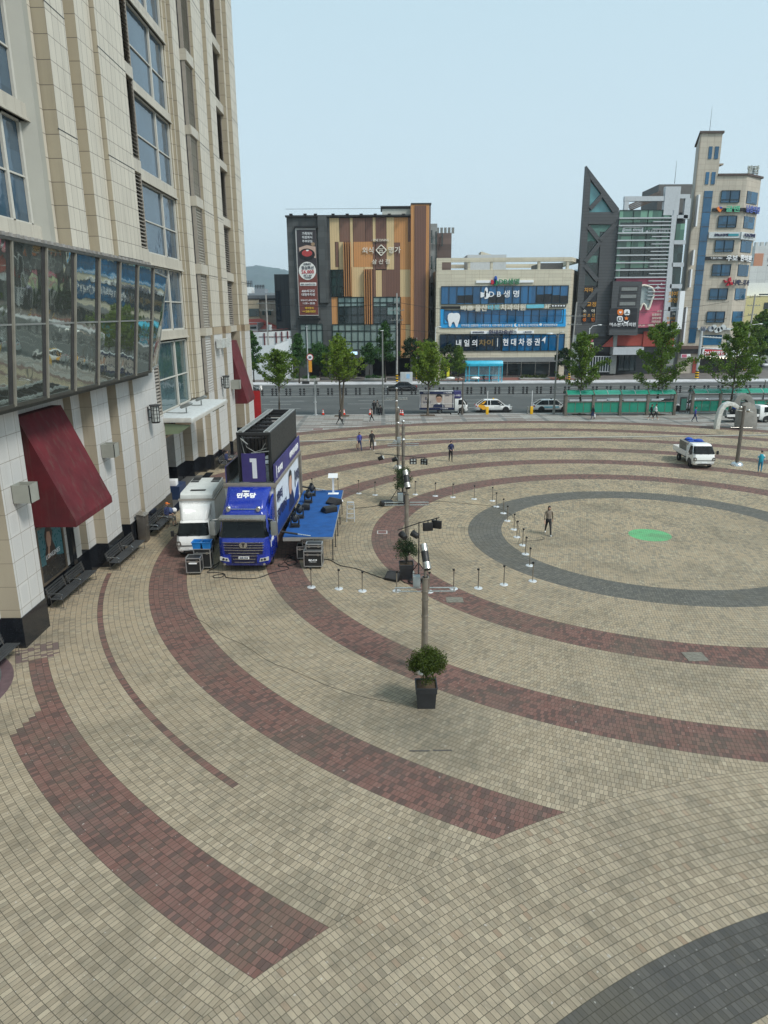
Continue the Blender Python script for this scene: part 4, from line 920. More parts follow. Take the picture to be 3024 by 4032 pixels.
# sign bars and letters
b = MB(); rc(b, ZB, Y, 533, 366, 1067, 385, .2, 0); rc(b, ZB, Y, 483, 838, 1070, 860, .2, 0); rc(b, ZB, Y, 205, 607, 395, 628, .2, 1); rc(b, ZB, Y, 1220, 592, 1368, 615, .2, 1)
kid(b, 'sign_bar', [M['text_white'], M['black_plastic']], off)
b = MB(); quadp(b, ZB, Y, [(1003, 592), (1160, 588), (1166, 605), (1160, 622), (1003, 626), (997, 608)], .35); kid(b, 'sign_pill', M['text_cyan'], off)
def logo(x, y, s, mats, t):
    b = MB()
    def arc(cx, cy, rx, ry, a0, a1, m_):
        pts = [(cx+rx*math.cos(R(a0+(a1-a0)*i/10)), cy-ry*math.sin(R(a0+(a1-a0)*i/10))) for i in range(11)]; quadp(b, ZB, Y, pts, t, m_)
    arc(x, y, 24*s, 20*s, -100, 100, 0); arc(x+38*s, y-28*s, 12*s, 28*s, -30, 200, 1); arc(x+34*s, y+5*s, 26*s, 26*s, -110, 110, 2); arc(x+34*s, y-5*s, 14*s, 26*s, 80, 280, 1)
    kid(b, 'emblem', mats, off)
logo(674, 382, 1.05, [M['text_red'], pm('logo_blue', (.02, .1, .45), .4), M['text_green']], .4)
logo(578, 500, 1.25, [M['text_white']]*3, .3)
wtext('DB생명', ZB, Y, 742, 348, 930, 402, M['text_green'], off, t=.45, ext=.12, bold=.015)
wtext('D B 생 명', ZB, Y, 652, 460, 930, 522, M['text_white'], off, t=.2, bold=.015)
wtext('바른', ZB, Y, 385, 600, 500, 645, M['text_cream'], off, t=.4, ext=.12, bold=.03)
wtext('울산', ZB, Y, 520, 592, 632, 652, M['text_cream'], off, t=.4, ext=.12, bold=.02)
wtext('바로', ZB, Y, 640, 592, 750, 642, M['text_cyan'], off, t=.4, ext=.12, bold=.02)
wtext('치과의원', ZB, Y, 758, 588, 988, 645, M['text_cream'], off, t=.4, ext=.12, bold=.02)
wtext('3F', ZB, Y, 1168, 590, 1222, 626, M['text_cream'], off, t=.4, ext=.1, bold=.02)
wtext('■ ■ ■ ■ ■', ZB, Y, 1238, 596, 1358, 608, M['text_white'], off, t=.24, bold=.01)
for s_, x0_, x1_ in (('치아교정', 392, 465), ('임플란트', 485, 555), ('수면치료', 580, 655), ('사랑니발치', 678, 770), ('심미보철', 795, 870), ('월·화·목·금 야간진료', 922, 1110), ('구강악안면외과', 1152, 1288)):
    wtext(s_, ZB, Y, x0_, 770+(1-x0_/1300)*6, x1_, 792+(1-x0_/1300)*6, M['text_white'], off, t=.2, bold=.012)
b = MB(); rc(b, ZB, Y, 568, 776, 571, 796, .17); rc(b, ZB, Y, 665, 775, 668, 795, .17); rc(b, ZB, Y, 783, 774, 786, 794, .17); rc(b, ZB, Y, 473, 777, 476, 797, .17); quadp(b, ZB, Y, [(884, 780), (892, 768), (908, 766), (898, 778), (902, 790), (918, 793), (900, 800), (888, 794)], .2)
quadp(b, ZB, Y, [(1119, 776), (1126, 766), (1140, 766), (1146, 776), (1140, 788), (1126, 788)], .2); kid(b, 'sign_marks', M['text_white'], off)
wtext('현대차증권', ZB, Y, 648, 824, 868, 866, M['text_navy'], off, t=.45, ext=.1, bold=.02)
wtext('HYUNDAI MOTOR', ZB, Y, 500, 842, 605, 854, M['text_navy'], off, t=.25, bold=.01)
wtext('| 울산지점', ZB, Y, 975, 840, 1048, 852, M['text_navy'], off, t=.25, bold=.01)
wtext('내 일 의', ZB, Y, 345, 918, 540, 980, M['text_white'], off, t=.2, bold=.02)
wtext('차이', ZB, Y, 556, 916, 688, 974, pm('text_bronze', (.25, .17, .07), .4, metal=.3), off, t=.2, bold=.03)
wtext('현 대 차 증 권', ZB, Y, 782, 908, 1122, 972, M['text_white'], off, t=.2, bold=.02)
b = MB(); rc(b, ZB, Y, 730, 903, 733, 982, .15); quadp(b, ZB, Y, [(1140, 928), (1158, 908), (1182, 888), (1178, 912), (1172, 955), (1164, 930)], .18); quadp(b, ZB, Y, [(880, 830), (900, 822), (916, 804), (914, 826), (908, 856), (902, 836)], .5)
kid(b, 'arrow_mark', M['text_white'], off)
# ground floor shopfront
fo, _ = winr(ZB, Y+1.5, 300, 1108, 1210, 1255, 7, 1, 'shop_glass', off, frame='steel', t=.1, fw=.05, hs=[0, .78, 1])
b = MB(); b.box(L0+.2, L0+1.1, Y+.1, Y+1.6, 0, zg-.8); b.box(Rw-1.3, Rw-.3, Y+.1, Y+1.6, 0, zg-.8); kid(b, 'column', M['office_stone'], off)
# ---------------- dental clinic with triangular pylon
Y = 143.0
den = thing('clinic_building', 'dark grey clinic block with a pointed triangular pylon and green glass curtain wall', 'building', (47, Y, 0))
b = MB(); xl = PY(*ZC(475, 700), Y)[0]; xr2 = PY(*ZC(1000, 770), Y)[0]; zc = PY(*ZC(600, 702), Y)[1]
xw = PY(*ZC(216, 350), Y)[0]+.5; b.prism([(xw, Y+.95), (xr2+.5, Y+.95), (xr2+4, Y+19), (xw+6.3, Y+19)], 4.5, zc-.3, 'z'); b.prism([(xw+1.5, Y+3.5), (xr2, Y+3.5), (xr2+3.5, Y+19), (xw+6.5, Y+19)], 0, 4.6, 'z'); kid(b, 'wall', M['dark_grooved'], den)
py = MB(); bk_ = .36
def bar(p, q, w_, t=.3, m_=0):      # a beam of the pylon between traced points
    a = Vector((*PY(*ZC(*p), Y),)); c = Vector((*PY(*ZC(*q), Y),)); d = (c-a).normalized(); nn = Vector((-d.y, d.x))*w_/2
    py.prism([tuple(a+nn), tuple(c+nn), tuple(c-nn), tuple(a-nn)], Y-t, Y+.9, 'y', m_)
quadp(py, ZC, Y, [(216, 350), (252, 412), (240, 690), (232, 810), (178, 1690), (125, 1690)], .3, 0, .9)
quadp(py, ZC, Y, [(216, 350), (475, 690), (472, 722), (445, 722), (252, 460)], .34, 0, .92)
quadp(py, ZC, Y, [(238, 718), (475, 715), (470, 815), (232, 812)], .32, 0, .91)
quadp(py, ZC, Y, [(330, 935), (470, 790), (445, 1240), (370, 1700), (170, 1700), (175, 1600), (285, 1590), (310, 1250), (325, 985)], .28, 0, .95)
for p_, q_ in (((245, 690), (352, 575)), ((230, 830), (328, 955)), ((328, 955), (205, 1110)), ((205, 1140), (305, 1260)), ((305, 1320), (180, 1470)), ((352, 585), (440, 712)), ((455, 800), (322, 940))): bk_ += .02; bar(p_, q_, .75, bk_)
kid(py, 'pylon', M['dark_grooved'], den)
b = MB(); quadp(b, ZC, Y, [(252, 470), (350, 590), (445, 715), (240, 715)], -.2, 0, .35); kid(b, 'pylon_glass', M['teal_sky_glass'], den)
b = MB(); quadp(b, ZC, Y, [(235, 815), (460, 812), (330, 950), (325, 1250), (285, 1595), (180, 1595), (225, 840)], -.1, 0, .3); kid(b, 'pylon_glass', M['dark_green_glass'], den)
b = MB(); rc(b, ZC, Y, 240, 815, 440, 870, -.02, 0, .12); rc(b, ZC, Y, 232, 870, 320, 945, -.02, 0, .12); rc(b, ZC, Y, 225, 1060, 305, 1115, -.02, 0, .12); kid(b, 'curtain', pm('curtain_green', (.1, .2, .17), .5, var=.3), den)
for s_, x0_, y0_, x1_, y1_, m_ in (('치아', 198, 1314, 265, 1350, 'text_gold'), ('교정', 220, 1427, 288, 1465, 'text_gold'), ('소    아', 187, 1485, 280, 1510, 'text_cream'), ('청 소 년', 187, 1520, 280, 1545, 'text_gold'), ('성    인', 184, 1552, 277, 1580, 'text_orange')):
    wtext(s_, ZC, Y, x0_, y0_, x1_, y1_, M[m_], den, t=.5, bold=.01)
b = MB(); quadp(b, ZC, Y, [(195, 1300), (300, 1298), (296, 1330), (185, 1460), (190, 1350)], .05, 0); quadp(b, ZC, Y, [(180, 1470), (298, 1350), (278, 1590), (172, 1590)], .31, 0); kid(b, 'sign_panel', pm('sign_black', (.015, .016, .02), .4), den)
# curtain wall
winr(ZC, Y, 478, 702, 886, 1232, 4, 9, 'green_curtain', den, t=.3, fw=.04)
q = MB(); rnd = random.Random(2)
for y0_, y1_ in ((790, 820), (890, 905), (985, 1100), (1150, 1230)): rc(q, ZC, Y, 485, y0_+8, 850, y1_, .25)
kid(q, 'open_floor', pm('floor_dark', (.015, .03, .028), .15, spec=.8), den)
f = MB()
for k in range(9):
    yy = 766+k*58.5; rc(f, ZC, Y, 468-k*4, yy-3, 883-k*5, yy+4, 1.0)
for k in range(15):
    yy = 795+k*58.5 if k < 8 else 1205+ (k-7)*28.5; xa = 735-(yy-795)*.075; rc(f, ZC, Y, xa, yy-3, 880-(yy-766)*.09, yy+3, .9)
kid(f, 'sun_fin', M['silver_panel'], den)
b = MB(); pts = [(885, 745), (912, 745), (832, 1620), (812, 1620)]; quadp(b, ZC, Y, pts, .8); quadp(b, ZC, Y, [(905, 700), (935, 700), (905, 960), (870, 1620), (830, 1620)], .5); kid(b, 'silver_strip', M['silver_panel'], den)
# pink wall, tooth sign
b = MB(); quadp(b, ZC, Y, [(455, 1238), (845, 1235), (815, 1625), (618, 1632), (400, 1600)], .32); kid(b, 'pink_wall', M['pink_wall'], den)
b = MB(); quadp(b, ZC, Y, [(412, 1265), (640, 1268), (600, 1690), (378, 1688)], 1.6); kid(b, 'sign_block', M['dark_grooved'], den)
b = MB()
for k in range(3): rc(b, ZC, Y-1.6, 485-k*8, 1300+k*58, 628-k*8, 1348+k*58, .06, 0); rc(b, ZC, Y-1.6, 498-k*8, 1312+k*58, 620-k*8, 1338+k*58, .1, 1)
kid(b, 'sign_recess', [M['dark_metal'], M['grey_metal']], den)
b = MB(); quadp(b, ZC, Y-1.6, [(402, 1478), (622, 1476), (612, 1638), (392, 1634)], .12); kid(b, 'sign_panel', M['sign_black'], den)
def rsq(b, cx, cy, s, m_): quadp(b, ZC, Y-1.7, [(cx-s, cy-s*.6), (cx-s*.6, cy-s), (cx+s*.6, cy-s), (cx+s, cy-s*.6), (cx+s, cy+s*.6), (cx+s*.6, cy+s), (cx-s*.6, cy+s), (cx-s, cy+s*.6)], .1, m_)
b = MB(); rsq(b, 488, 1509, 23, 0); rsq(b, 540, 1509, 23, 1); rsq(b, 484, 1562, 23, 1); rc(b, ZC, Y-1.8, 470, 1550, 498, 1575, .06, 2); quadp(b, ZC, Y-1.8, [(484, 1553), (494, 1562), (484, 1572), (474, 1562)], .09, 1)
quadp(b, ZC, Y-1.7, [(510, 1572), (520, 1582), (535, 1588), (552, 1578), (558, 1570), (552, 1585), (535, 1598), (518, 1592)], .1, 1); quadp(b, ZC, Y-1.7, [(534, 1540), (540, 1550), (552, 1552), (543, 1560), (546, 1572), (535, 1566), (524, 1572), (527, 1560), (518, 1552), (530, 1550)], .12, 0)
quadp(b, ZC, Y-1.8, [(481, 1500), (488, 1505), (496, 1500), (498, 1510), (488, 1519), (479, 1510)], .06, 1)
kid(b, 'emblem', [M['text_orange'], M['text_white'], M['sign_black']], den)
wtext('ㅅ', ZC, Y-1.8, 530, 1500, 552, 1520, M['sign_black'], den, t=.05, bold=.03)
wtext('미소원치과의원', ZC, Y-1.7, 404, 1592, 608, 1620, M['text_white'], den, t=.1, bold=.015)
b = MB(); pts = [(640, 1300), (668, 1296), (700, 1302), (732, 1318), (746, 1345), (742, 1380), (725, 1420), (712, 1465), (700, 1488), (686, 1485), (676, 1455), (664, 1440), (650, 1450), (640, 1475), (632, 1492)]
P = [PY(*ZC(*p), Y) for p in pts]; b.tube([(x, Y-.7, z) for x, z in P], .2, 8); kid(b, 'tooth_sign', M['text_cream'], den)
b = MB(); quadp(b, ZC, Y, [(640, 1300), (668, 1296), (732, 1318), (742, 1380), (712, 1465), (690, 1480), (664, 1440), (632, 1480)], .45); kid(b, 'tooth_glass', pm('pale_panel', (.36, .42, .42), .4), den)
b = MB()
for cx, cy, s in ((778, 1312, 22), (806, 1287, 11)):
    quadp(b, ZC, Y, [(cx, cy-s), (cx+s*.25, cy-s*.25), (cx+s, cy), (cx+s*.25, cy+s*.25), (cx, cy+s), (cx-s*.25, cy+s*.25), (cx-s, cy), (cx-s*.25, cy-s*.25)], .6)
kid(b, 'star_mark', M['text_white'], den)
for s_, x0_, y0_, x1_, y1_ in (('교정', 770, 1492, 806, 1508), ('임플란트', 732, 1518, 804, 1536), ('심미보철', 730, 1546, 800, 1564), ('야간진료', 728, 1574, 797, 1592), ('2F,3F', 622, 1604, 676, 1622), ('1899-7528', 700, 1602, 795, 1620)):
    wtext(s_, ZC, Y, x0_, y0_, x1_, y1_, M['text_cream'], den, t=.6, bold=.008)
# best sleep lettering on the glass
b = MB()
for r_ in ((503, 835, 660, 840), (503, 875, 657, 880), (503, 835, 507, 880), (655, 835, 660, 880)): rc(b, ZC, Y, *r_, .45)
kid(b, 'sign_frame', M['text_white'], den)
wtext('best sleep', ZC, Y, 513, 843, 650, 872, M['text_white'], den, t=.45, bold=.02)
wtext('베스트슬립 울산점 가', ZC, Y, 685, 860, 865, 880, M['text_white'], den, t=.45, bold=.01)
# right column of windows
for k, (y0_, y1_, gl) in enumerate(((808, 938, 'green_curtain'), (980, 1115, 'dark_green_glass'), (1155, 1285, 'dark_green_glass'), (1325, 1465, 'dark_green_glass'), (1490, 1630, 'dark_green_glass'))):
    xo = (y0_-808)*-.085; q = MB(); rc(q, ZC, Y, 912+xo, y0_, 996+xo-10, y1_, .2); kid(q, 'window', M[gl], den)
    q = MB(); rc(q, ZC, Y, 905+xo, y1_+2, 1003+xo-6, y1_+34, .5); kid(q, 'sill_band', M['silver_panel'], den)
for s_, x0_, y0_, x1_, y1_, m_ in (('치아', 865, 1345, 935, 1382, 'text_gold'), ('교정', 860, 1395, 930, 1432, 'text_gold'), ('소  아', 850, 1512, 915, 1532, 'text_cream'), ('청소년', 848, 1545, 912, 1566, 'text_gold'), ('성 인', 846, 1580, 908, 1600, 'text_orange')):
    wtext(s_, ZC, Y, x0_, y0_, x1_, y1_, M[m_], den, t=.5, bold=.01)
b = MB(); rc(b, ZC, Y, 942, 1342, 950, 1640, 1.4); kid(b, 'blade_sign', M['text_white'], den)
# silver roof frame and plant room
b = MB(); rc(b, ZC, Y, 520, 592, 840, 628, .3, 0, .5); rc(b, ZC, Y, 520, 628, 548, 700, .3, 0, .5); rc(b, ZC, Y, 843, 515, 942, 740, .4, 0, .6); rc(b, ZC, Y, 942, 575, 1035, 608, .3, 0, .5); rc(b, ZC, Y, 1000, 608, 1030, 770, .3, 0, .5); rc(b, ZC, Y, 890, 740, 1018, 765, .3, 0, .5)
kid(b, 'roof_frame', M['silver_panel'], den)
b = MB(); a = PY(*ZC(795, 495), Y+3); c = PY(*ZC(1030, 760), Y+3); b.box(a[0], c[0], Y+3, Y+12, zc-1, a[1]); kid(b, 'plant_room', pm('plant_grey', (.13, .125, .12), .7), den)
b = MB()
for k in range(4):
    a = PY(*ZC(548+k*4, 660+k*12), Y+2); c = PY(*ZC(800, 548+k*16), Y+2); b.prism([(a[0], a[1]), (c[0], c[1]), (c[0], c[1]-.28), (a[0], a[1]-.28)], Y+1.5, Y+1.8, 'y')
kid(b, 'louvre_beam', pm('beam_brown', (.12, .09, .075), .6), den)
b = MB(); a = PY(*ZC(918, 490), Y+4); b.cyl((a[0], Y+4, a[1]), (a[0], Y+4, a[1]+4), .05, .02, 6); a = PY(*ZC(1192, 85), 150); kid(b, 'lightning_rod', M['dark_metal'], den)
# ground level
b = MB(); rc(b, ZD, Y, 455, 235, 680, 325, -.5, 0, 1.2); rc(b, ZD, Y, 680, 212, 915, 330, -.3, 0, .6); quadp(b, ZD, Y, [(340, 332), (425, 250), (425, 332)], .4); kid(b, 'red_wall', M['red_brown'], den)
b = MB(); rc(b, ZD, Y, 415, 335, 650, 392, 1.5, 0, .6); kid(b, 'entrance_canopy', M['silver_panel'], den)
b = MB(); rc(b, ZD, Y, 432, 240, 455, 335, .3); rc(b, ZD, Y, 410, 392, 445, 545, .4); kid(b, 'column', M['grey_metal'], den)
winr(ZD, Y, 250, 410, 405, 530, 8, 1, 'shop_glass', den, frame='silver_panel', t=.2, fw=.06)
winr(ZD, Y+2, 480, 395, 600, 520, 3, 1, 'shop_glass', den, t=.2)
b = MB(); rc(b, ZD, Y, 175, 255, 268, 292, .4, 0); rc(b, ZD, Y, 165, 300, 268, 385, .4, 1); rc(b, ZD, Y, 165, 385, 262, 410, .4, 2); kid(b, 'sign_panel', [M['pink_wall'], pm('sign_green', (.5, .62, .35), .5), pm('sign_violet', (.2, .17, .4), .5)], den)
wtext('임대', ZD, Y, 175, 315, 255, 370, M['pink_wall'], den, t=.46, bold=.02); wtext('3841-7520', ZD, Y, 165, 390, 258, 406, M['text_white'], den, t=.46, bold=.01)
# ---------------- pale tower with the stair shaft
Y = 147.0
tow = thing('medical_tower', 'tall pale stone medical office with slender stair tower and blue glass strip', 'building', (62, Y, 0))
tl, tz = PY(*ZC(1130, 90), Y); tr = PY(*ZC(1300, 90), Y)[0]; br_, bz = PY(*ZC(1497, 425), Y); sl_ = PY(*ZC(1130, 90), Y)[0]
xs_ = PY(*ZC(1252, 425), Y)[0]
bl = tl
b = MB(); b.prism([(tl, Y), (tr, Y), (tr+2.6, Y+11.5), (tl+4.1, Y+11.5)], 0, tz, 'z'); b.prism([(tr-.2, Y+.02), (br_, Y+.02), (br_+4.4, Y+3.5), (br_+4.4, Y+16), (tl+5.6, Y+16), (tl+4.2, Y+11.6), (tr+2.7, Y+11.6)], 4.6, bz, 'z')
kid(b, 'wall', M['tower_stone'], tow)
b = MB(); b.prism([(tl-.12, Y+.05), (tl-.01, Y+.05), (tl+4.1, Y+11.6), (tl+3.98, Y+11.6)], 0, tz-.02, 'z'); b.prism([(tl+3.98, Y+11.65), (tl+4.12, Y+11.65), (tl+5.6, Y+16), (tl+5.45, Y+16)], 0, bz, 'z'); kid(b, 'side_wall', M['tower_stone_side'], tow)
b = MB(); b.prism([(tl-.4, Y-.3), (tr+.2, Y-.3), (tr+2.9, Y+11.8), (tl+3.7, Y+11.8)], tz, tz+.35, 'z'); b.prism([(tr+.02, Y-.25), (br_, Y-.25), (br_+4.8, Y+3.4), (br_+4.8, Y+16.2), (tr, Y+16.2)], bz, bz+.35, 'z'); kid(b, 'cornice', pm('cornice_brown', (.08, .055, .045), .6), tow)
b = MB(); quadp(b, ZC, Y, [(1155, 547), (1222, 547), (1080, 1752), (1025, 1752)], .12)
kid(b, 'window_strip', M['tower_strip'], tow)
q = MB()
for k in range(10):
    yy = 600+k*115; dx_ = -(yy-547)*.113; rc(q, ZC, Y, 1155+dx_, yy, 1222+dx_, yy+3, .16)
kid(q, 'transom', M['dark_metal'], tow)
for xx, yy, x2, y2 in ((1195, 195, 1215, 293), (1243, 195, 1266, 293), (1170, 398, 1190, 495), (1217, 398, 1240, 495)):
    q = MB(); rc(q, ZC, Y, xx-2, yy, x2-6, y2, .1); kid(q, 'window', M['tower_strip'], tow)
wins = [(545, 640, 1290, 1430, 1480, 1586), (745, 838, 1267, 1405, 1455, 1558), (938, 1030, 1243, 1382, 1428, 1535), (1130, 1220, 1220, 1357, 1406, 1510), (1320, 1408, 1198, 1333, 1383, 1486), (1503, 1590, 1177, 1310, 1360, 1460)]
for i, (y0_, y1_, a0, a1, c0, c1) in enumerate(wins):
    fo, (X0, X1, Z0, Z1) = winr(ZC, Y, a0, y0_, a1-4, y1_, 2, 1, 'tower_glass', tow, t=.14, fw=.03, hs=[0, .25, 1])
    # the chamfered face: plane from (br_,Y) to (br_+4.4, Y+3.5)
    ux, uy = 4.4, 3.5; L_ = math.hypot(ux, uy); 
    q = MB(); s0, s1 = .12, .86
    v = [(br_+ux*s0+.06, Y+uy*s0-.1, Z0), (br_+ux*s1+.06, Y+uy*s1-.1, Z0), (br_+ux*s1+.06, Y+uy*s1-.1, Z1), (br_+ux*s0+.06, Y+uy*s0-.1, Z1)]
    v2 = [(x-.05, y+.12, z) for x, y, z in v]; q.add(v+v2, [(0, 1, 2, 3), (4, 7, 6, 5), (0, 4, 5, 1), (1, 5, 6, 2), (2, 6, 7, 3), (3, 7, 4, 0)]); kid(q, 'window', M['tower_glass'], tow)
def cham(b, x0, x1, z0, z1, t, m_=0):
    v = []
    for tt in (t, 0):
        for s_ in (x0, x1):
            for z in (z0, z1): v.append((br_+4.4*s_+tt*.53, Y+3.5*s_-tt*.85, z))
    b.add(v, [(0, 2, 3, 1), (4, 5, 7, 6), (0, 1, 5, 4), (2, 6, 7, 3), (0, 4, 6, 2), (1, 3, 7, 5)], m_)
b = MB(); p, c = rc(b, ZC, Y, 1187, 875, 1425, 922, .35, 0); cham(b, -.04, 1.02, c[1]-.2, p[1], .35, 0); kid(b, 'sign_bar', [pm('sign_pale', (.55, .58, .58), .5)], tow)
b = MB(); p, c = rc(b, ZC, Y, 1218, 685, 1475, 708, .3, 0); cham(b, 0, 1.0, c[1]-.1, p[1]-.1, .3); p, c = rc(b, ZC, Y, 1165, 1068, 1420, 1092, .3, 0); cham(b, 0, 1.0, c[1]-.1, p[1]-.1, .3); kid(b, 'sign_bar', M['black_plastic'], tow)
wtext('굴맨', ZC, Y, 1318, 668, 1422, 715, pm('text_mint', (.12, .5, .3), .5), tow, t=.5, ext=.1, bold=.02)
wtext('㈜KB경매', ZC, Y, 1230, 886, 1335, 908, M['text_navy'], tow, t=.42, bold=.015)
b = MB(); rc(b, ZC, Y, 1338, 888, 1418, 906, .42); kid(b, 'sign_label', pm('sign_teal', (.03, .25, .3), .5), tow)
wtext('우보', ZC, Y, 1322, 1058, 1405, 1104, M['text_white'], tow, t=.5, ext=.1, bold=.02); wtext('T.257-1961', ZC, Y, 1198, 1074, 1287, 1088, M['text_white'], tow, t=.35, bold=.01)
ca = math.atan2(3.5, 4.4)
def ctext(s_, s0, s1, zc_, h_, m_):
    o = text(s_, 1, m_, tow, (br_+4.4*(s0+s1)/2+.3, Y+3.5*(s0+s1)/2-.55, zc_), (math.pi/2, 0, ca), ext=.06, w=(s1-s0)*5.6, h=h_, bold=.02); o.matrix_parent_inverse = tow.matrix_basis.inverted()
ctext('남성의원', 0, .95, PY(*ZC(1520, 700), Y+2)[1], 1.3, pm('text_blue', (.08, .12, .4), .5)); ctext('KB경매', .1, .85, PY(*ZC(1500, 903), Y+2)[1], .7, M['text_navy']); ctext('한의원', 0, .8, PY(*ZC(1450, 1085), Y+2)[1], 1.2, M['text_white']); ctext('나예느치과', -.3, .85, PY(*ZC(1440, 1275), Y+1)[1], 1.1, M['text_dark'])
b = MB(); 
for k, (dx_, dy_, m_) in enumerate(((-18, -16, 0), (16, -8, 1), (-6, 14, 1), (10, 20, 0))):
    cx, cy = 1270, 693
quadp(b, ZC, Y, [(1245, 690), (1262, 672), (1270, 690), (1262, 712)], .45, 0); quadp(b, ZC, Y, [(1262, 672), (1290, 678), (1280, 700), (1270, 690)], .45, 1); quadp(b, ZC, Y, [(1270, 690), (1290, 690), (1275, 718), (1262, 712)], .45, 0)
kid(b, 'emblem', [M['text_orange'], pm('logo_navy', (.03, .06, .3), .5)], tow)
b = MB(); quadp(b, ZC, Y, [(1338, 1265), (1345, 1235), (1358, 1232), (1360, 1265)], .5); quadp(b, ZC, Y, [(1335, 1270), (1305, 1252), (1312, 1275)], .5); quadp(b, ZC, Y, [(1338, 1275), (1322, 1300), (1345, 1298)], .5); quadp(b, ZC, Y, [(1345, 1270), (1385, 1272), (1368, 1295), (1350, 1285)], .5); kid(b, 'flower_mark', M['text_red'], tow)
wtext('밀 란', ZC, Y, 1120, 1620, 1205, 1660, pm('text_slate', (.1, .13, .2), .5), tow, t=.6, ext=.1, bold=.02); wtext('스킨', ZC, Y, 1268, 1626, 1318, 1650, M['text_slate'], tow, t=.6, bold=.01)
b = MB(); rc(b, ZC, Y, 1100, 1636, 1440, 1648, .4); c0 = PY(*ZC(1243, 1640), Y)
for k in range(5): b.cyl((c0[0]-1.2+k*.6, Y-.7, c0[1]+.3*math.sin(k*2)), (c0[0]-1.2+k*.6, Y-.5, c0[1]+.3*math.sin(k*2)), .55, n=14)
kid(b, 'sign_bar', M['sign_pale'], tow)
wtext('밀 란', ZC, Y+5, 1502, 345, 1585, 408, pm('roof_sign', (.42, .44, .4), .5), tow, t=0, ext=.15, bold=.02)
b = MB()
for yy in (352, 372, 392, 410): rc(b, ZC, Y+5.3, 1500, yy, 1582, yy+3, 0, 0, .1)
for xx in (1505, 1540, 1575): rc(b, ZC, Y+5.3, xx, 350, xx+3, 440, 0, 0, .1)
kid(b, 'sign_rack', M['light_metal'], tow)
b = MB(); rc(b, ZC, Y, 1262, 325, 1315, 338, -.5, 0, 2); kid(b, 'ledge', pm('ledge_tan', (.3, .25, .19), .6), tow)
a = PY(*ZC(1195, 85), Y+3); b = MB(); b.cyl((a[0], Y+3, tz), (a[0], Y+3, tz+5.2), .05, .02, 6); kid(b, 'lightning_rod', M['dark_metal'], tow)
for y0_, y1_, x_ in ((578, 830, 1108), (1015, 1138, 1068), (1168, 1312, 1048), (1468, 1752, 1010)):
    q = MB(); a = PY(*ZC(x_, y0_), Y-.6); c = PY(*ZC(x_, y1_), Y-.6); q.box(a[0]-.15, a[0]+.15, Y-1.1, Y-.1, c[1], a[1]); kid(q, 'blade_sign', M['text_white'], tow)
# ground floor shop
b = MB(); rc(b, ZD, Y, 965, 325, 1130, 350, .7, 0); rc(b, ZD, Y, 958, 350, 1120, 385, .6, 1); rc(b, ZD, Y, 1128, 342, 1425, 412, .9, 2); rc(b, ZD, Y, 1142, 352, 1300, 398, .95, 3); rc(b, ZD, Y, 958, 390, 1030, 420, .8, 2); rc(b, ZD, Y, 965, 392, 1000, 416, .85, 4)
kid(b, 'shop_sign', [M['side_brown'], M['black_plastic'], M['text_white'], M['sign_red'], M['pink_wall']], tow)
wtext('24시간명인', ZD, Y, 1142, 362, 1290, 392, M['text_white'], tow, t=1.0, bold=.02)
b = MB(); rc(b, ZD, Y, 958, 425, 1015, 540, -.1, 0, .4); rc(b, ZD, Y, 1015, 432, 1065, 540, -.3, 1, .6); rc(b, ZD, Y, 1065, 432, 1090, 540, .2, 2); rc(b, ZD, Y, 1110, 425, 1430, 540, -.4, 1, .6); kid(b, 'shopfront', [M['side_brown'], pm('shop_dark', (.015, .014, .013), .5), M['red_brown']], tow)
b = MB(); rc(b, ZD, Y, 1150, 240, 1285, 318, .12, 0); kid(b, 'window', M['tower_glass'], tow)
b = MB()
for k in range(12):
    a = PY(*ZD(1122+k*26, 422), Y-1); b.sphere((a[0], Y-1, a[1]), .16, 8, 6)
kid(b, 'bulb', pm('bulb', (.9, .85, .7), .4, emit=(1, .85, .6, 1.0)), tow)
# ---------------- other buildings
def simple(name, label, parts, cat='building', loc=(0, 0, 0)):
    t = thing(name, label, cat, loc)
    for nm, b, m_ in parts: kid(b, nm, m_, t)
    return t
clad('apt_white', (.6, .6, .58), 0, 3.5, 3.0, .12, joint=(.42, .42, .42), dirt=.05)
Ya = 420; a = PY(2975, 968, Ya); c = PY(3060, 990, Ya)
parts = []; b = MB(); b.box(a[0], a[0]+60, Ya, Ya+20, 0, a[1]); parts.append(('wall', b, M['apt_white']))
b = MB(); b.box(a[0]+.0, a[0]+5, Ya-.4, Ya, a[1]-14, a[1]-4); parts.append(('orange_panel', b, pm('apt_orange', (.5, .22, .12), .6)))
for k in range(16):
    for j in range(2):
        q = MB(); q.box(a[0]+8+j*9, a[0]+13+j*9, Ya-.3, Ya, a[1]-8-k*4.4, a[1]-5.6-k*4.4); parts.append(('window', q, M['dark_green_glass']))
b = MB()
for k in range(8): b.box(a[0]+k*3, a[0]+k*3+1.6, Ya, Ya+2, a[1], a[1]+2)
parts.append(('roof_fins', b, M['apt_white']))
simple('apartment_tower', 'tall white apartment tower far behind the medical office at the right edge', parts, loc=(a[0]+20, Ya, 0))
Ya = 300; a = PY(2945, 1130, Ya); b = MB(); b.box(a[0], a[0]+10, Ya, Ya+15, 0, a[1]+8)
simple('apartment_tower', 'lower pale apartment slab with orange stripe between the medical office and the white tower', [('wall', b, M['apt_white'])], loc=(a[0]+5, Ya, 0))
Ya = 230; a = PY(2975, 1165, Ya); b = MB(); b.box(a[0]-4, a[0]+30, Ya, Ya+14, 0, a[1], 0); b.box(a[0]-6, a[0]+20, Ya+4, Ya+14, a[1], a[1]+4, 1); q = MB()
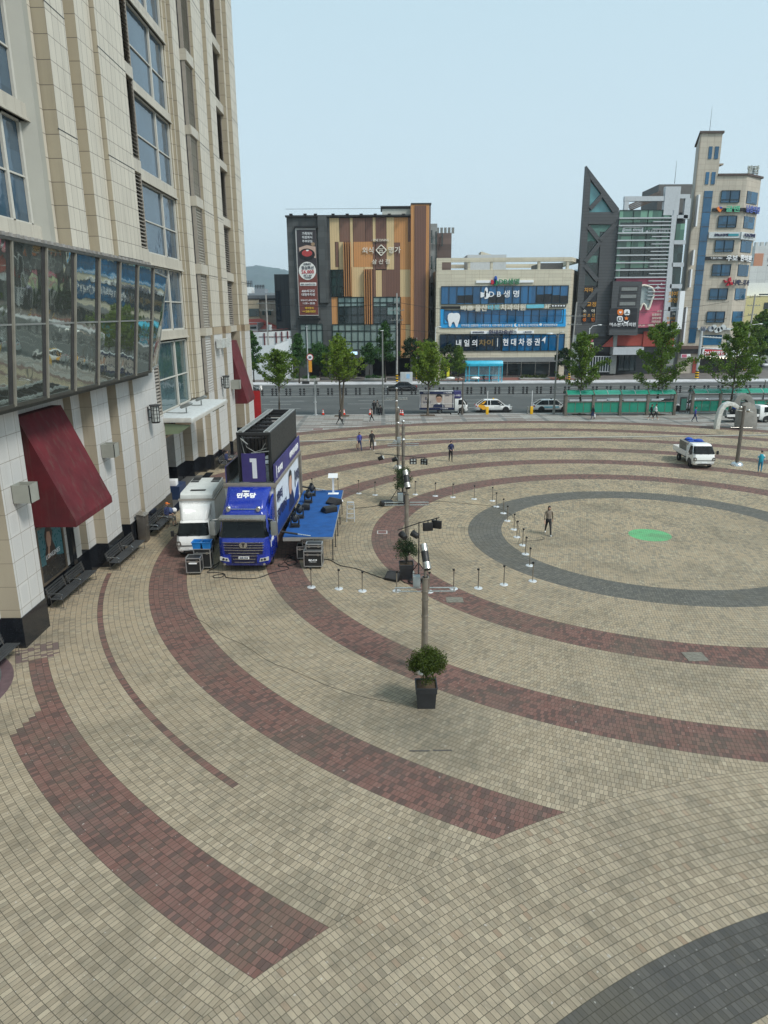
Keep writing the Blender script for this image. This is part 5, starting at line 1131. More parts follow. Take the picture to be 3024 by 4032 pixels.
q.box(a[0]+3, a[0]+5, Ya-.15, Ya, a[1]-4, a[1]-2); q.box(a[0]+1, a[0]+6, Ya-.15, Ya, a[1]+.2, a[1]+.6)
simple('yellow_house', 'pale yellow low building among trees at the right edge', [('wall', b, [pm('wall_yellow', (.6, .52, .25), .7), M['white_matte']]), ('window', q, M['dark_green_glass'])], loc=(a[0]+8, Ya, 0))
# left side, behind the white hoarding
Ya = 160; zc9 = zf(980, 1000, .441)
a = PY(*zc9(225, 200), 152); c = PY(*zc9(360, 600), 152)
b = MB(); b.box(a[0], c[0]+2, 152, 164, 0, a[1]+.4, 0); q = MB(); q1 = PY(*zc9(238, 330), 152); q2 = PY(*zc9(290, 600), 152); q.box(q1[0], q2[0], 151.85, 152, q2[1], q1[1])
simple('dark_annex', 'dark grey metal-clad block standing left of the restaurant', [('wall', b, clad('annex_dark', (.05, .055, .06), 0, .8, 40, .05, joint=(.02, .02, .02), dirt=.05)), ('window_strip', q, M['office_dark'])], loc=(a[0]+4, 152, 0))
a = PY(*zc9(-10, 408), Ya); c = PY(*zc9(100, 610), Ya); e_ = PY(*zc9(225, 610), Ya); z1_ = a[1]
b = MB(); b.box(a[0]-12, c[0], Ya, Ya+10, 0, z1_, 0); b.box(c[0], e_[0]+1, Ya+.5, Ya+10, 0, z1_-.2, 1); b.box(a[0]-12, e_[0]+1, Ya-.1, Ya+10, z1_, z1_+.25, 2)
parts = [('wall', b, [pm('beige_wall', (.5, .4, .28), .75, dirt=.3), pm('beige_wall_b', (.33, .27, .22), .75, dirt=.5), M['dark_metal']])]
for x0_, y0_, x1_, y1_ in ((0, 488, 95, 558), (118, 500, 142, 545), (170, 500, 200, 545)):
    q = MB(); rc(q, zc9, Ya, x0_, y0_, x1_, y1_, .15); parts.append(('window', q, M['dark_green_glass']))
q = MB(); p1 = PY(*zc9(0, 370), Ya+6); p2 = PY(*zc9(232, 405), Ya+6); q.box(p1[0]-8, p2[0], Ya+6, Ya+10, z1_, p1[1]); parts.append(('roof', q, pm('roof_grey', (.13, .14, .15), .7)))
simple('beige_house', 'weathered beige two storey building with flat grey roof, left of the dark annex', parts, loc=(a[0], Ya, 0))
Yb_ = 150; a = PY(*zc9(0, 615), Yb_); b1 = PY(*zc9(80, 700), Yb_); d1 = PY(*zc9(350, 660), Yb_); e1 = PY(*zc9(120, 600), Yb_+10)
b = MB(); b.box(a[0]-6, b1[0], Yb_, Yb_+8, 0, a[1], 0); b.box(b1[0], d1[0], Yb_+.5, Yb_+8, 0, d1[1]-.3, 1)
q = MB(); q.add([(a[0]-6, Yb_-.3, b1[1]+.3+.6), (b1[0]-.3, Yb_-.3, b1[1]+.1), (d1[0]+.3, Yb_-.3, d1[1]-.2), (d1[0]-3, Yb_+8, d1[1]+.1), (e1[0], Yb_+8, e1[1]+.6), (a[0]-6, Yb_+8, e1[1]+.2)], [(0, 1, 2, 3, 4, 5)]); q.box(a[0]-6, b1[0], Yb_-.35, Yb_-.25, a[1]-.35, a[1])
w_ = MB(); rc(w_, zc9, Yb_, 0, 648, 68, 668, .1)
simple('red_roof_house', 'low house with faded red roof behind the white hoarding', [('wall', b, [pm('pale_wall', (.42, .42, .42), .7, dirt=.3), M['concrete']]), ('roof', q, pm('red_roof', (.42, .1, .08), .6, var=.15, dirt=.1)), ('window', w_, M['dark_green_glass'])], loc=(a[0], Yb_, 0))
Yh = 143; p = [PY(*zc9(*q_), Yh) for q_ in ((30, 700), (382, 685), (382, 775), (90, 820))]
b = MB(); b.prism([(p[0][0], p[0][1]-5), (p[0][0], p[0][1]), (p[1][0], p[1][1]), (p[1][0], p[1][1]-3.5)], Yh, Yh+.15, 'y')
q = MB()
for xx, y0_, y1_ in ((137, 705, 815), (242, 697, 795), (293, 693, 780), (345, 690, 775), (35, 705, 770)):
    a = PY(*zc9(xx, y0_), Yh); c = PY(*zc9(xx, y1_), Yh); q.box(a[0]-.12, a[0]+.12, Yh-.2, Yh, c[1], a[1])
r_ = MB(); a = PY(*zc9(90, 740), Yh); c = PY(*zc9(380, 740), Yh); r_.box(a[0], c[0], Yh-.1, Yh, a[1]-.05, a[1]+.05)
simple('upper_hoarding', 'white sheet hoarding with dark red posts below the red roof', [('panel', b, M['white_matte']), ('post', q, pm('maroon_post', (.12, .02, .03), .5)), ('rail', r_, M['maroon_post'])], cat='hoarding', loc=(p[0][0]+3, Yh, 0))
Yh = 139; p = [PY(*zc9(*q_), Yh) for q_ in ((-20, 810), (230, 815), (330, 790), (350, 1090))]
b = MB(); b.prism([(p[0][0]-6, 0), (p[1][0], 0), (p[1][0], p[1][1]), (p[0][0]-6, p[1][1])], Yh, Yh+.2, 'y'); b.add([(p[1][0], Yh, 0), (p[2][0], Yh+1.5, 0), (p[2][0]+.5, Yh+1.5, p[2][1]+.4), (p[1][0], Yh, p[1][1])], [(0, 1, 2, 3)]); b.box(p[2][0], p[2][0]+.9, Yh+1.4, Yh+2, 0, p[2][1]+.6)
simple('street_hoarding', 'tall blank white site hoarding along the far pavement', [('panel', b, pm('hoard_white', (.62, .66, .68), .45, var=.05))], cat='hoarding', loc=(p[0][0], Yh, 0))
# distant roofs with plant
Yd = 420; a = PY(1005, 1150, Yd)
b = MB(); x0_ = PY(1003, 1150, Yd)[0]; x1_ = PY(1043, 1150, Yd)[0]; b.box(x0_, x1_, Yd, Yd+12, 0, PY(1020, 1136, Yd)[1]); b.box(x0_-3, x1_+8, Yd-3, Yd+12, 0, PY(1020, 1155, Yd)[1])
q = MB()
for k in range(6): q.box(x0_+.5+k*.9, x0_+1.0+k*.9, Yd, Yd+.4, PY(1020, 1136, Yd)[1], PY(1020, 1121, Yd)[1])
q.box(x0_, x1_, Yd, Yd+.3, PY(1020, 1128, Yd)[1], PY(1020, 1126, Yd)[1])
simple('distant_block', 'distant grey block with rooftop sign rack, seen left of the dark annex', [('wall', b, pm('far_grey', (.2, .22, .24), .8)), ('roof_sign', q, M['dark_metal'])], loc=(x0_, Yd, 0))
b = MB(); x0_ = PY(960, 1150, Yd)[0]; x1_ = PY(990, 1150, Yd)[0]; b.box(x0_, x1_, Yd, Yd+10, 0, PY(970, 1130, Yd)[1]); q = MB()
for k in range(5): q.box(x0_+1+k*.9, x0_+1.4+k*.9, Yd, Yd+.4, PY(970, 1130, Yd)[1], PY(970, 1105, Yd)[1])
q.box(x0_, x1_, Yd, Yd+.4, PY(970, 1118, Yd)[1], PY(970, 1115, Yd)[1])
simple('distant_block', 'distant white block with antenna rack beside the store corner', [('wall', b, M['white_matte']), ('antenna_rack', q, M['dark_metal'])], loc=(x0_, Yd, 0))
# ================================================================ STREET AND PLAZA OBJECTS
def loc0(o): return (o.location.x, o.location.y, o.location.z)
def bld(b, name, m, parent=None, **k):
    for o in multi(b, name, m, **k):
        if parent: o.parent = parent
    return o
# ---------------- lamp posts in a row across the plaza
def plaza_pole(x, y, hpost, label, spot=True, bars=None, box=True, r=.12):
    t = thing('plaza_lamp_post', label, 'lamp post', (x, y, 0), 0, 'steel lamp posts in a row across the plaza')
    b = MB(); b.cyl((0, 0, 0), (0, 0, hpost), r*1.0, r*.86, 20)
    for z in (.9, 1.5, 2.1, 2.7, hpost-.55, hpost-.05): b.cyl((0, 0, z), (0, 0, z+.05), r*1.08, n=20)
    b.cyl((0, 0, hpost), (0, 0, hpost+.35), .05, n=10); bld(b, 'post', M['pole_steel'], t, smooth=True)
    b = MB(); b.lathe([(.42, 0), (.41, .08), (.34, .2), (.22, .3), (r, .33)], 24); bld(b, 'base_dome', M['steel'], t, smooth=True)
    zb = bars or hpost-.42
    for s in (-1, 1):
        b = MB()
        for dz in (0, -.13): b.tube([(s*.15, 0, zb+dz), (s*1.05, 0, zb+dz)], .028, 8)
        b.tube([(s*1.0, 0, zb+.03), (s*1.0, 0, zb-.16)], .02, 6); bld(b, 'crossbar', M['steel'], t, smooth=True)
    if spot:
        b = MB(); c = Vector((0, 0, hpost+.72)); d = Vector((.12, -.62, -.78)).normalized(); b.cyl(c-d*.45, c-d*.2, .13, .13, 20, 0); b.cyl(c-d*.2, c+d*.2, .125, .125, 20, 1); b.cyl(c+d*.2, c+d*.45, .135, .14, 20, 0)
        b.cyl(c+d*.44, c+d*.455, .11, .11, 20, 1)
        o = bld(b, 'spotlight', [M['steel'], M['black_plastic'], M['lamp_glass']], t, smooth=True)
    else:
        b = MB(); b.sphere((.0, -.1, hpost-.9), .13, 14, 10); b.sphere((0, .05, hpost+.3), .11, 14, 10); bld(b, 'camera_dome', M['chrome'], t, smooth=True)
    if box:
        b = MB(); b.box(-.42, -.17, -.12, .12, zb+.08, zb+.45); bld(b, 'junction_box', pm('jbox', (.3, .33, .33), .5, metal=.2), t, bevel=.01)
    return t
plaza_pole(1.40, 22.87, 3.56, 'nearest steel lamp post with spotlight, behind the shrub in the dark square planter', bars=3.16)
plaza_pole(1.08, 32.6, 4.02, 'steel lamp post beside the second planter and the lighting stand with two black panel lamps', bars=3.62, r=.11)
plaza_pole(1.32, 46.9, 5.05, 'steel lamp post rising behind the third planter with the spindly shrub', spot=False, bars=3.87, r=.12)
plaza_pole(1.19, 57.0, 4.65, 'steel lamp post with round base dome standing alone beyond the third planter', spot=False, bars=3.8, box=False, r=.13)
plaza_pole(1.29, 68.8, 5.0, 'farthest steel lamp post of the row, next to the drain channel', spot=False, bars=4.4, box=False, r=.13)
# tall single lamp post at the right
t = thing('tall_lamp_post', 'single steel lamp post with crossbar head standing right of the white pickup', 'lamp post', (29.1, 57.35, 0))
b = MB(); b.cyl((0, 0, 0), (0, 0, 4.9), .16, .12, 18); b.cyl((0, 0, 2.2), (0, 0, 2.25), .18, n=18); bld(b, 'post', pm('post_brown', (.17, .15, .13), .4, metal=.6), t, smooth=True)
b = MB(); b.lathe([(.5, 0), (.48, .12), (.35, .25), (.16, .3)], 22); bld(b, 'base_dome', M['chrome'], t, smooth=True)
b = MB(); b.tube([(-.6, 0, 4.55), (.75, 0, 4.35)], .05, 8); b.sphere((-.3, -.05, 4.75), .14, 12, 8); b.sphere((.35, -.05, 4.5), .14, 12, 8); b.tube([(-.9, 0, 3.15), (.9, 0, 3.1)], .02, 6); bld(b, 'crossbar', M['steel'], t, smooth=True)
# ---------------- rope posts
def stanchion():
    t = thing('barrier_post', 'x', 'barrier post', (0, 0, 0), 0, 'chrome barrier posts fencing the stage area')
    b = MB(); b.lathe([(0, .035), (.05, .035), (.19, .02), (.2, 0), (0, 0)], 24); bld(b, 'base', pm('disc_chrome', (.7, .7, .7), .35, metal=.5, var=.03), t, smooth=True)
    b = MB(); b.cyl((0, 0, .03), (0, 0, .9), .028, n=12); bld(b, 'post', M['pole_steel'], t, smooth=True)
    b = MB(); b.cyl((0, 0, .88), (0, 0, .97), .04, n=12); b.box(-.05, .05, -.06, -.02, .89, .96); bld(b, 'belt_head', M['black_plastic'], t)
    return t
sp_ = [(1226, 2312, 'barrier post in front of the black flight cases'), (1334, 2318, 'barrier post one right of the flight cases, front row'), (1427, 2327, 'barrier post alone on beige setts halfway between flight cases and near lamp post'),
 (1562, 2327, 'barrier post just left of the crossbar of the nearest lamp post'), (1690, 2330, 'barrier post hidden behind the nearest lamp post'), (1786, 2318, 'barrier post touching the right crossbar end of the nearest lamp post'), (1883, 2316, 'barrier post on the beige band, first clear post right of the nearest lamp post'), (1984, 2302, 'barrier post on the beige band, second clear post right of the nearest lamp post'),
 (2097, 2288, 'barrier post at the corner outside the grey ring, where the front row turns'), (2085, 2227, 'barrier post on the near side of the grey ring'), (2069, 2182, 'barrier post at the inner edge of the near grey ring'), (2058, 2147, 'barrier post inside the ring, fourth from the front corner'), (2035, 2115, 'barrier post inside the ring beside the thin cable loop'), (2024, 2085, 'barrier post inside the ring, nearest to the walking woman'), (1998, 2051, 'barrier post inside the ring at its left inner edge'),
 (1982, 2021, 'barrier post on the left side of the grey ring'), (1954, 1995, 'barrier post at the outer edge of the grey ring, far side'), (1939, 1972, 'barrier post just outside the far grey ring, where the back row turns'), (1867, 1965, 'barrier post on beige setts, first of the back row'), (1783, 1958, 'barrier post on the red ring, second of the back row'), (1714, 1953, 'barrier post on the red ring edge, third of the back row'), (1635, 1947, 'barrier post right of the third planter'), (1477, 1949, 'barrier post on beige setts left of the third planter'), (1413, 1943, 'barrier post beyond the folding step ladder on the red ring'), (1332, 1935, 'barrier post seen just over the back edge of the blue stage'), (1230, 1935, 'barrier post behind the left rear corner of the blue stage')]
proto = stanchion()
for i, (px_, py_, lab) in enumerate(sp_):
    o = proto if i == 0 else copy_tree(proto)
    x, y = G(px_, py_); o.location = (x, y, 0); o.rotation_euler.z = i*.7; o['label'] = lab
# ---------------- shrubs in planters
def leaves(b, pts, size, rnd, n, spread, squash=1.0, up=0):
    for _ in range(n):
        p, r_ = rnd.choice(pts); d = Vector((rnd.gauss(0, 1), rnd.gauss(0, 1), rnd.gauss(0, 1)*squash)); d.normalize(); q = Vector(p)+d*r_*rnd.random()**.45
        a = Vector((rnd.gauss(0, 1), rnd.gauss(0, 1), rnd.gauss(0, 1))).normalized(); c = a.orthogonal().normalized(); e = a.cross(c); s = size*rnd.uniform(.6, 1.3)
        b.add([q-c*s*.5, q+e*s*.35, q+c*s*.6, q-e*s*.35], [(0, 1, 2, 3)])
def planter(x, y, label, leaf, h, rx, n, seed, pot=(.34, .76), size=.06, spin=0, trunkh=.35):
    t = thing('planter', label, 'planter', (x, y, 0), spin, 'square planters with shrubs along the lamp posts')
    w0, hh = pot; b = MB()
    def ring(w, z): return [(-w, -w, z), (w, -w, z), (w, w, z), (-w, w, z)]
    b.loft([ring(w0*.84, 0), ring(w0*.93, hh*.72), ring(w0, hh*.72), ring(w0, hh*.96), ring(w0*1.05, hh*.96), ring(w0*1.05, hh), ring(w0*.93, hh), ring(w0*.92, hh*.9)])
    bld(b, 'pot', M['planter_dark'], t, bevel=.008); b = MB(); b.box(-w0*.92, w0*.92, -w0*.92, w0*.92, hh*.85, hh*.93); bld(b, 'soil', M['soil'], t)
    rnd = random.Random(seed); b = MB(); b.tube([(0, 0, hh*.9), (.02, .01, hh+trunkh*.6), (-.01, 0, hh+trunkh), (.03, 0, h*.8)], [.05, .045, .04, .02], 8)
    pts = []
    for k in range(26):
        a = rnd.random()*6.28; z = hh+trunkh+(h-hh-trunkh)*rnd.uniform(.12, .85); f = math.sin(min(1, (h-z)/(h-hh-trunkh)+.25)*math.pi/2*1.1); r_ = rx*rnd.uniform(.35, .8)*f
        q = (r_*math.cos(a), r_*math.sin(a), z); b.tube([(0, 0, hh+trunkh), (q[0]*.5, q[1]*.5, (z+hh+trunkh)/2), q], [.025, .015, .008], 5); pts.append((q, rx*rnd.uniform(.3, .45)))
    pts += [((0, 0, hh+trunkh+(h-hh-trunkh)*.5), rx*.55)]
    bld(b, 'trunk', M['dark_bark'], t); b = MB(); leaves(b, pts, size, rnd, n, 1, .8); bld(b, 'foliage', M[leaf], t)
    return t
planter(1.32, 20.6, 'nearest dark square planter with round green shrub, in front of the lamp post', 'leaf_shrub', 1.95, .66, 9000, 1, size=.05, trunkh=.28)
planter(1.05, 32.1, 'second dark square planter with wispy shrub behind the lighting stand', 'leaf_juniper', 1.95, .62, 3000, 2, size=.055)
planter(1.24, 45.75, 'third grey square planter with tall spindly shrub beside the lighting tripod', 'leaf_juniper', 2.6, .75, 3000, 3, size=.07)
# ---------------- lighting stands
def stand(x, y, label, seed, bar, lamps, h):
    t = thing('lighting_stand', label, 'lighting stand', (x, y, 0), 0, 'black tripod lighting stands beside the planters')
    b = MB(); b.cyl((0, 0, .2), (0, 0, h), .035, .025, 10); bld(b, 'mast', M['black_plastic'], t)
    for k in range(3):
        a = k*2.094+.5; b = MB(); b.tube([(0, 0, .95), (.62*math.cos(a), .62*math.sin(a), .03)], .022, 6); b.tube([(0, 0, .35), (.42*math.cos(a), .42*math.sin(a), .35)], .015, 6); bld(b, 'leg', M['black_plastic'], t)
    b = MB(); b.tube(bar, .025, 8); bld(b, 'lamp_bar', M['black_plastic'], t)
    for kind, p, rz in lamps:
        b = MB(); Tm = Matrix.Translation(p)@Matrix.Rotation(rz, 4, 'Z')
        if kind == 'panel':
            b.box(-.2, .2, -.06, .06, -.5, -.12, 0, Tm)
            for i in (-1, 1):
                for j in (-1, 1): b.cyl(Tm@Vector((i*.1, -.065, -.31+j*.1)), Tm@Vector((i*.1, -.07, -.31+j*.1)), .07, n=12, m=1)
            b.box(-.23, -.2, -.1, .04, -.5, -.12, 0, Tm); b.box(.2, .23, -.1, .04, -.5, -.12, 0, Tm); b.box(-.02, .02, -.02, .02, -.14, .02, 0, Tm)
        else:
            d = Tm.to_3x3()@Vector((.8, -.3, .35)).normalized(); c = Tm@Vector((0, 0, -.26)); b.cyl(c-d*.2, c+d*.15, .13, .16, 14, 0); b.cyl(c+d*.15, c+d*.16, .13, .13, 14, 1); b.tube([c+Vector((0, .15, 0)), Tm@Vector((0, .1, -.05)), Tm@Vector((0, 0, 0)), Tm@Vector((0, -.1, -.05)), c-Vector((0, .15, 0))], .012, 5)
        bld(b, 'stage_lamp', [M['black_plastic'], M['lamp_glass']], t, bevel=.006)
    return t
stand(1.62, 31.6, 'black tripod lighting stand with two panel lamps before the second planter', 1, [(-1.0, 0, 2.55), (0, 0, 2.9), (.95, 0, 3.15)], [('panel', (.42, 0, 3.02), 3.3), ('panel', (.82, .1, 3.1), 2.7), ('par', (-.75, 0, 2.55), 2.6), ('par', (-.2, 0, 2.6), 2.9)], 2.95)
stand(.95, 46.3, 'black tripod lighting stand with four lamps behind the third planter', 2, [(-1.5, 0, 3.35), (0, 0, 3.2), (1.9, 0, 3.0)], [('par', (-1.1, 0, 3.3), 0), ('par', (-.2, 0, 3.2), .3), ('panel', (1.0, 0, 3.1), .1), ('panel', (1.75, .1, 3.05), -.5)], 3.3)
# ---------------- speakers and flight cases
def wedge(x, y, z, rz, label, s=.5, group='black stage monitor wedges'):
    t = thing('monitor_speaker', label, 'speaker', (x, y, z), rz, group)
    b = MB(); b.prism([(-.3, 0), (.3, 0), (.3, .12), (.0, .36), (-.3, .3)], -s/1.4, s/1.4, 'x'); bld(b, 'cabinet', M['black_plastic'], t, bevel=.015)
    b = MB(); b.prism([(.31, .13), (.02, .37), (.0, .35), (.29, .11)], -s/1.6, s/1.6, 'x'); bld(b, 'grille', M['dark_metal'], t)
    return t
def case(x, y, z, w, d, h, rz, label, txt=None, lid=.22, wheels=True, top='black_plastic', group='flight cases round the truck'):
    t = thing('flight_case', label, 'flight case', (x, y, z), rz, group); z0 = .14 if wheels else 0
    b = MB(); b.box(-w/2+.01, w/2-.01, -d/2+.01, d/2-.01, z0, z0+h); bld(b, 'body', M[top], t)
    b = MB(); e = .022
    for sx in (-1, 1):
        for sy in (-1, 1): b.box(sx*w/2-e, sx*w/2+e, sy*d/2-e, sy*d/2+e, z0, z0+h)
    for zz in (z0, z0+h*(1-lid), z0+h):
        for s_ in (-1, 1): b.box(-w/2, w/2, s_*d/2-e, s_*d/2+e, zz-e, zz+e); b.box(s_*w/2-e, s_*w/2+e, -d/2, d/2, zz-e, zz+e)
    bld(b, 'edging', pm('case_alu', (.5, .5, .5), .35, metal=.8), t)
    b = MB()
    for s_ in (-1, 1): b.box(s_*w*.3-.05, s_*w*.3+.05, -d/2-.03, -d/2, z0+h*(1-lid)-.05, z0+h*(1-lid)+.05)
    bld(b, 'latch', M['steel'], t)
    if wheels:
        for sx in (-1, 1):
            for sy in (-1, 1): b = MB(); b.cyl((sx*(w/2-.1)-.02, sy*(d/2-.1), .06), (sx*(w/2-.1)+.02, sy*(d/2-.1), .06), .06, n=12); b.box(sx*(w/2-.1)-.04, sx*(w/2-.1)+.04, sy*(d/2-.1)-.04, sy*(d/2-.1)+.04, .09, .14); bld(b, 'caster', M['black_plastic'], t)
    if txt: text(txt, .16, M['text_white'], t, (0, -d/2-.005, z0+h*.42), w=.42, h=.09, bold=.01, ext=.003); text('MADE IN KOREA', .05, M['text_white'], t, (0, -d/2-.005, z0+h*.3), w=.34, h=.035, ext=.003)
    return t
case(-3.55, 33.75, 0, .88, .7, .78, -.03, 'black flight case lettered RC-119 with aluminium edges, front of the pair', 'RC-119')
case(-3.5, 33.8, .94, .78, .5, .3, -.03, 'small flight case lying on top of the lettered case', wheels=False, lid=.35)
case(-4.15, 34.95, 0, .7, .6, .62, .05, 'black flight case behind the lettered one, under the stage edge')
case(-3.95, 35.0, .78, .55, .4, .26, .08, 'small aluminium edged case on the rear flight case', wheels=False, lid=.4)
b = MB(); 
case(-9.33, 32.95, 0, .68, .6, .72, .03, 'black wheeled rack case with white label in front of the small white truck', top='black_plastic')
case(-9.05, 33.65, 0, .8, .55, .95, .03, 'tall black flight case carrying two blue crates, before the small white truck')
t = thing('label_plate', 'white paper label strip on the rack case before the white truck', 'label', (-9.33, 32.63, .62)); b = MB(); b.box(-.2, .2, -.01, .0, -.04, .04); bld(b, 'paper', M['text_white'], t)
for i, (dx, lab) in enumerate(((-.24, 'left of the two blue plastic crates on the tall case'), (.24, 'right of the two blue plastic crates on the tall case'))):
    t = thing('plastic_crate', lab, 'crate', (-9.05+dx, 33.6, 1.09), .05*i, 'blue plastic crates'); b = MB()
    def ring(w, d, z): return [(-w, -d, z), (w, -d, z), (w, d, z), (-w, d, z)]
    b.loft([ring(.18, .22, 0), ring(.22, .27, .34), ring(.245, .295, .34), ring(.245, .295, .37), ring(.2, .25, .37), ring(.17, .21, .02)]); bld(b, 'tub', M['blue_crate'], t)
    b = MB(); b.box(-.15, .15, -.18, .18, .2, .24); bld(b, 'contents', pm('crate_stuff', (.1, .25, .5), .8, var=.5, scale=15), t)
wedge(.45, 31.9, 0, 2.6, 'black speaker wedge on the ground left of the lighting stand', .5)
wedge(.15, 45.5, 0, .3, 'black speaker lying on a mat left of the third planter', .55)
# ---------------- cables
def cable(name, label, pts, r=.02, z=.025, cat='cable', group=None, smooth=6):
    P = [Vector((*G(*p), 0))+Vector((0, 0, z)) for p in pts]; out = []
    for i in range(len(P)-1):
        p0, p1, p2, p3 = P[max(i-1, 0)], P[i], P[i+1], P[min(i+2, len(P)-1)]
        for k in range(smooth):
            s = k/smooth; out.append(.5*((2*p1)+(-p0+p2)*s+(2*p0-5*p1+4*p2-p3)*s*s+(-p0+3*p1-3*p2+p3)*s**3))
    out.append(P[-1]); b = MB(); b.tube(out, r, 6); o = b.build(name, M['cable_black'], smooth=True); return tag(o, label, cat, group)
ZK = zf(840, 1880, .1808)
cable('cable', 'black cable looping on the setts in front of the blue truck', [ZK(*p) for p in ((-60, 1960), (60, 1900), (130, 1850), (60, 1960), (-90, 2040), (-120, 2080), (60, 2080), (240, 2110), (180, 2180), (20, 2190), (20, 2140), (240, 2120), (300, 2190), (700, 2215), (1000, 2190), (1300, 2080), (1620, 2010), (1600, 1950), (1420, 1940), (1450, 1870))], .018)
ZL = zf(1080, 1880, .205)
cable('cable', 'tangled heap of black cable under the stage behind the truck wheel', [ZL(*p) for p in ((70, 1700), (180, 1650), (300, 1500), (420, 1480), (330, 1600), (230, 1640), (300, 1700), (430, 1660), (400, 1600), (250, 1620), (330, 1560), (440, 1640), (300, 1690), (200, 1610), (360, 1530), (240, 1560), (170, 1600), (250, 1480), (420, 1600), (450, 1640))], .016)
cable('cable', 'long black cable running from the flight cases to the lighting stand', [(1268, 2203), (1300, 2207), (1340, 2228), (1400, 2240), (1450, 2258), (1520, 2282), (1575, 2285), (1600, 2298), (1660, 2300)], .018)
cable('cable', 'coil of black cable at the foot of the lighting stand', [(1612, 2290), (1640, 2284), (1665, 2292), (1650, 2300), (1618, 2298), (1610, 2288), (1640, 2280), (1668, 2290), (1645, 2303), (1615, 2300)], .025, .04)
cable('cable', 'thin cable across the red and beige rings left of the middle', [(715, 2390), (740, 2420), (800, 2450), (880, 2505), (960, 2540), (1060, 2605), (1150, 2640), (1290, 2700), (1420, 2742), (1560, 2770)], .005, .008)
cable('cable', 'thin cable between the third planter and the barrier posts', [(1670, 1975), (1740, 1975), (1850, 1985), (1940, 1995), (2010, 2025), (2040, 2070), (2045, 2120), (2040, 2140), (2070, 2132), (2140, 2124), (2130, 2112)], .009, .012)
cable('cable', 'cable from the step ladder to the third planter', [(1385, 2003), (1450, 1998), (1500, 1990), (1560, 1976)], .018)
# ---------------- ground plates
pm('plate_grey', (.17, .16, .13), .85, var=.3, scale=8)
for i, (px_, py_, w_, d_, m_, lab) in enumerate(((1505, 2096, .6, .6, 'stone_kerb', 'pale square cover frame in the red ring left of the second lamp post'), (1790, 2362, .75, .6, 'plate_grey', 'grey patched cover in the red ring right of the nearest lamp post'), (2737, 2586, .75, .7, 'plate_grey', 'grey rectangular cover in the red ring at the right'), (1252, 1690, 1.2, .9, 'stone_kerb', 'pale cover frame on the outermost red ring near the pavement'), (1390, 1728, 1.1, .8, 'drain', 'dark cover by the drain behind the walking pair'))):
    x, y = G(px_, py_); b = MB(); b.box(-w_/2, w_/2, -d_/2, d_/2, 0, .012, 0); b.box(-w_/2+.06, w_/2-.06, -d_/2+.06, d_/2-.06, .012, .016, 1)
    t = thing('manhole_cover', lab, 'manhole cover', (x, y, .001)); b.build('plate', [M[m_], M['plate_grey'] if i != 0 and i != 3 else pm('plate_red', (.16, .08, .07), .8)], t)
for px_, py_, w_, lab in ((1652, 2957, .6, 'dark narrow slot in the setts below the nearest planter, left one'), (1742, 2955, .55, 'dark narrow slot in the setts below the nearest planter, right one')):
    x, y = G(px_, py_); t = thing('drain_slot', lab, 'drain slot', (x, y, .001)); b = MB(); b.box(-w_/2, w_/2, -.03, .03, 0, .008); bld(b, 'grate', M['drain'], t)
# ---------------- stage
SX0, SX1, SY0, SY1, SZ = -5.15, -2.62, 34.45, 44.3, 1.35
t = thing('stage_platform', 'blue carpeted stage platform folded out beside the campaign truck', 'stage', ((SX0+SX1)/2, 39.4, 0))
def st(b, name, m, **k): b.xf(Matrix.Translation((-(SX0+SX1)/2, -39.4, 0))); return bld(b, name, m, t, **k)
b = MB(); b.box(SX0, SX1, SY0, SY1, SZ-.012, SZ); st(b, 'carpet', M['stage_carpet'])
b = MB(); b.box(SX0, SX1+.03, SY0-.04, SY1+.04, SZ-.12, SZ-.014); b.box(SX0, SX0+.9, SY0-.06, SY0, SZ-.2, SZ-.1); st(b, 'deck', pm('deck_alu', (.35, .34, .32), .45, metal=.5))
b = MB(); b.box(SX0+.0, SX1, SY0+.3, SY1-.3, SZ-.2, SZ-.125); st(b, 'underframe', M['dark_metal'])
for yy in (34.75, 36.9, 38.9, 41.2, 43.4): b = MB(); b.cyl((SX1-.04, yy, 0), (SX1-.04, yy, SZ-.12), .025, n=8); b.box(SX1-.09, SX1+.01, yy-.05, yy+.05, 0, .015); st(b, 'leg', M['dark_metal'])
for yy in (SY0+.05, SY1-.1): b = MB(); b.tube([(SX0-.1, yy, SZ+.28), (SX0+.75, yy, SZ+.14)], .05, 10, 0); b.tube([(SX0+.75, yy, SZ+.14), (SX0+1.4, yy, SZ+.04)], .028, 10, 1); st(b, 'hydraulic_ram', [M['black_plastic'], M['chrome']])
# moving-head lamps on the stage
def mover(x, y, lab, s=1.0):
    t = thing('moving_head_lamp', lab, 'stage lamp', (x, y, SZ), 0, 'black moving head lamps along the truck side')
    b = MB(); b.box(-.22*s, .22*s, -.2*s, .2*s, .02, .14*s); b.box(-.26*s, .26*s, -.24*s, .24*s, 0, .03); bld(b, 'base', M['black_plastic'], t, bevel=.01)
    b = MB(); b.prism([(-.14*s, .14*s), (.14*s, .14*s), (.1*s, .55*s), (-.1*s, .55*s)], -.24*s, -.18*s, 'x'); b.prism([(-.14*s, .14*s), (.14*s, .14*s), (.1*s, .55*s), (-.1*s, .55*s)], .18*s, .24*s, 'x'); bld(b, 'yoke', M['black_plastic'], t, bevel=.008)
    b = MB(); b.sphere((0, 0, .5*s), .18*s, 14, 10, 0, (1, 1.1, 1.5)); bld(b, 'head', pm('lamp_body', (.03, .032, .034), .35), t, smooth=True); b = MB(); b.cyl((0, -.14*s, .74*s), (0, -.17*s, .78*s), .1*s, n=14); bld(b, 'lens', M['car_glass'], t)
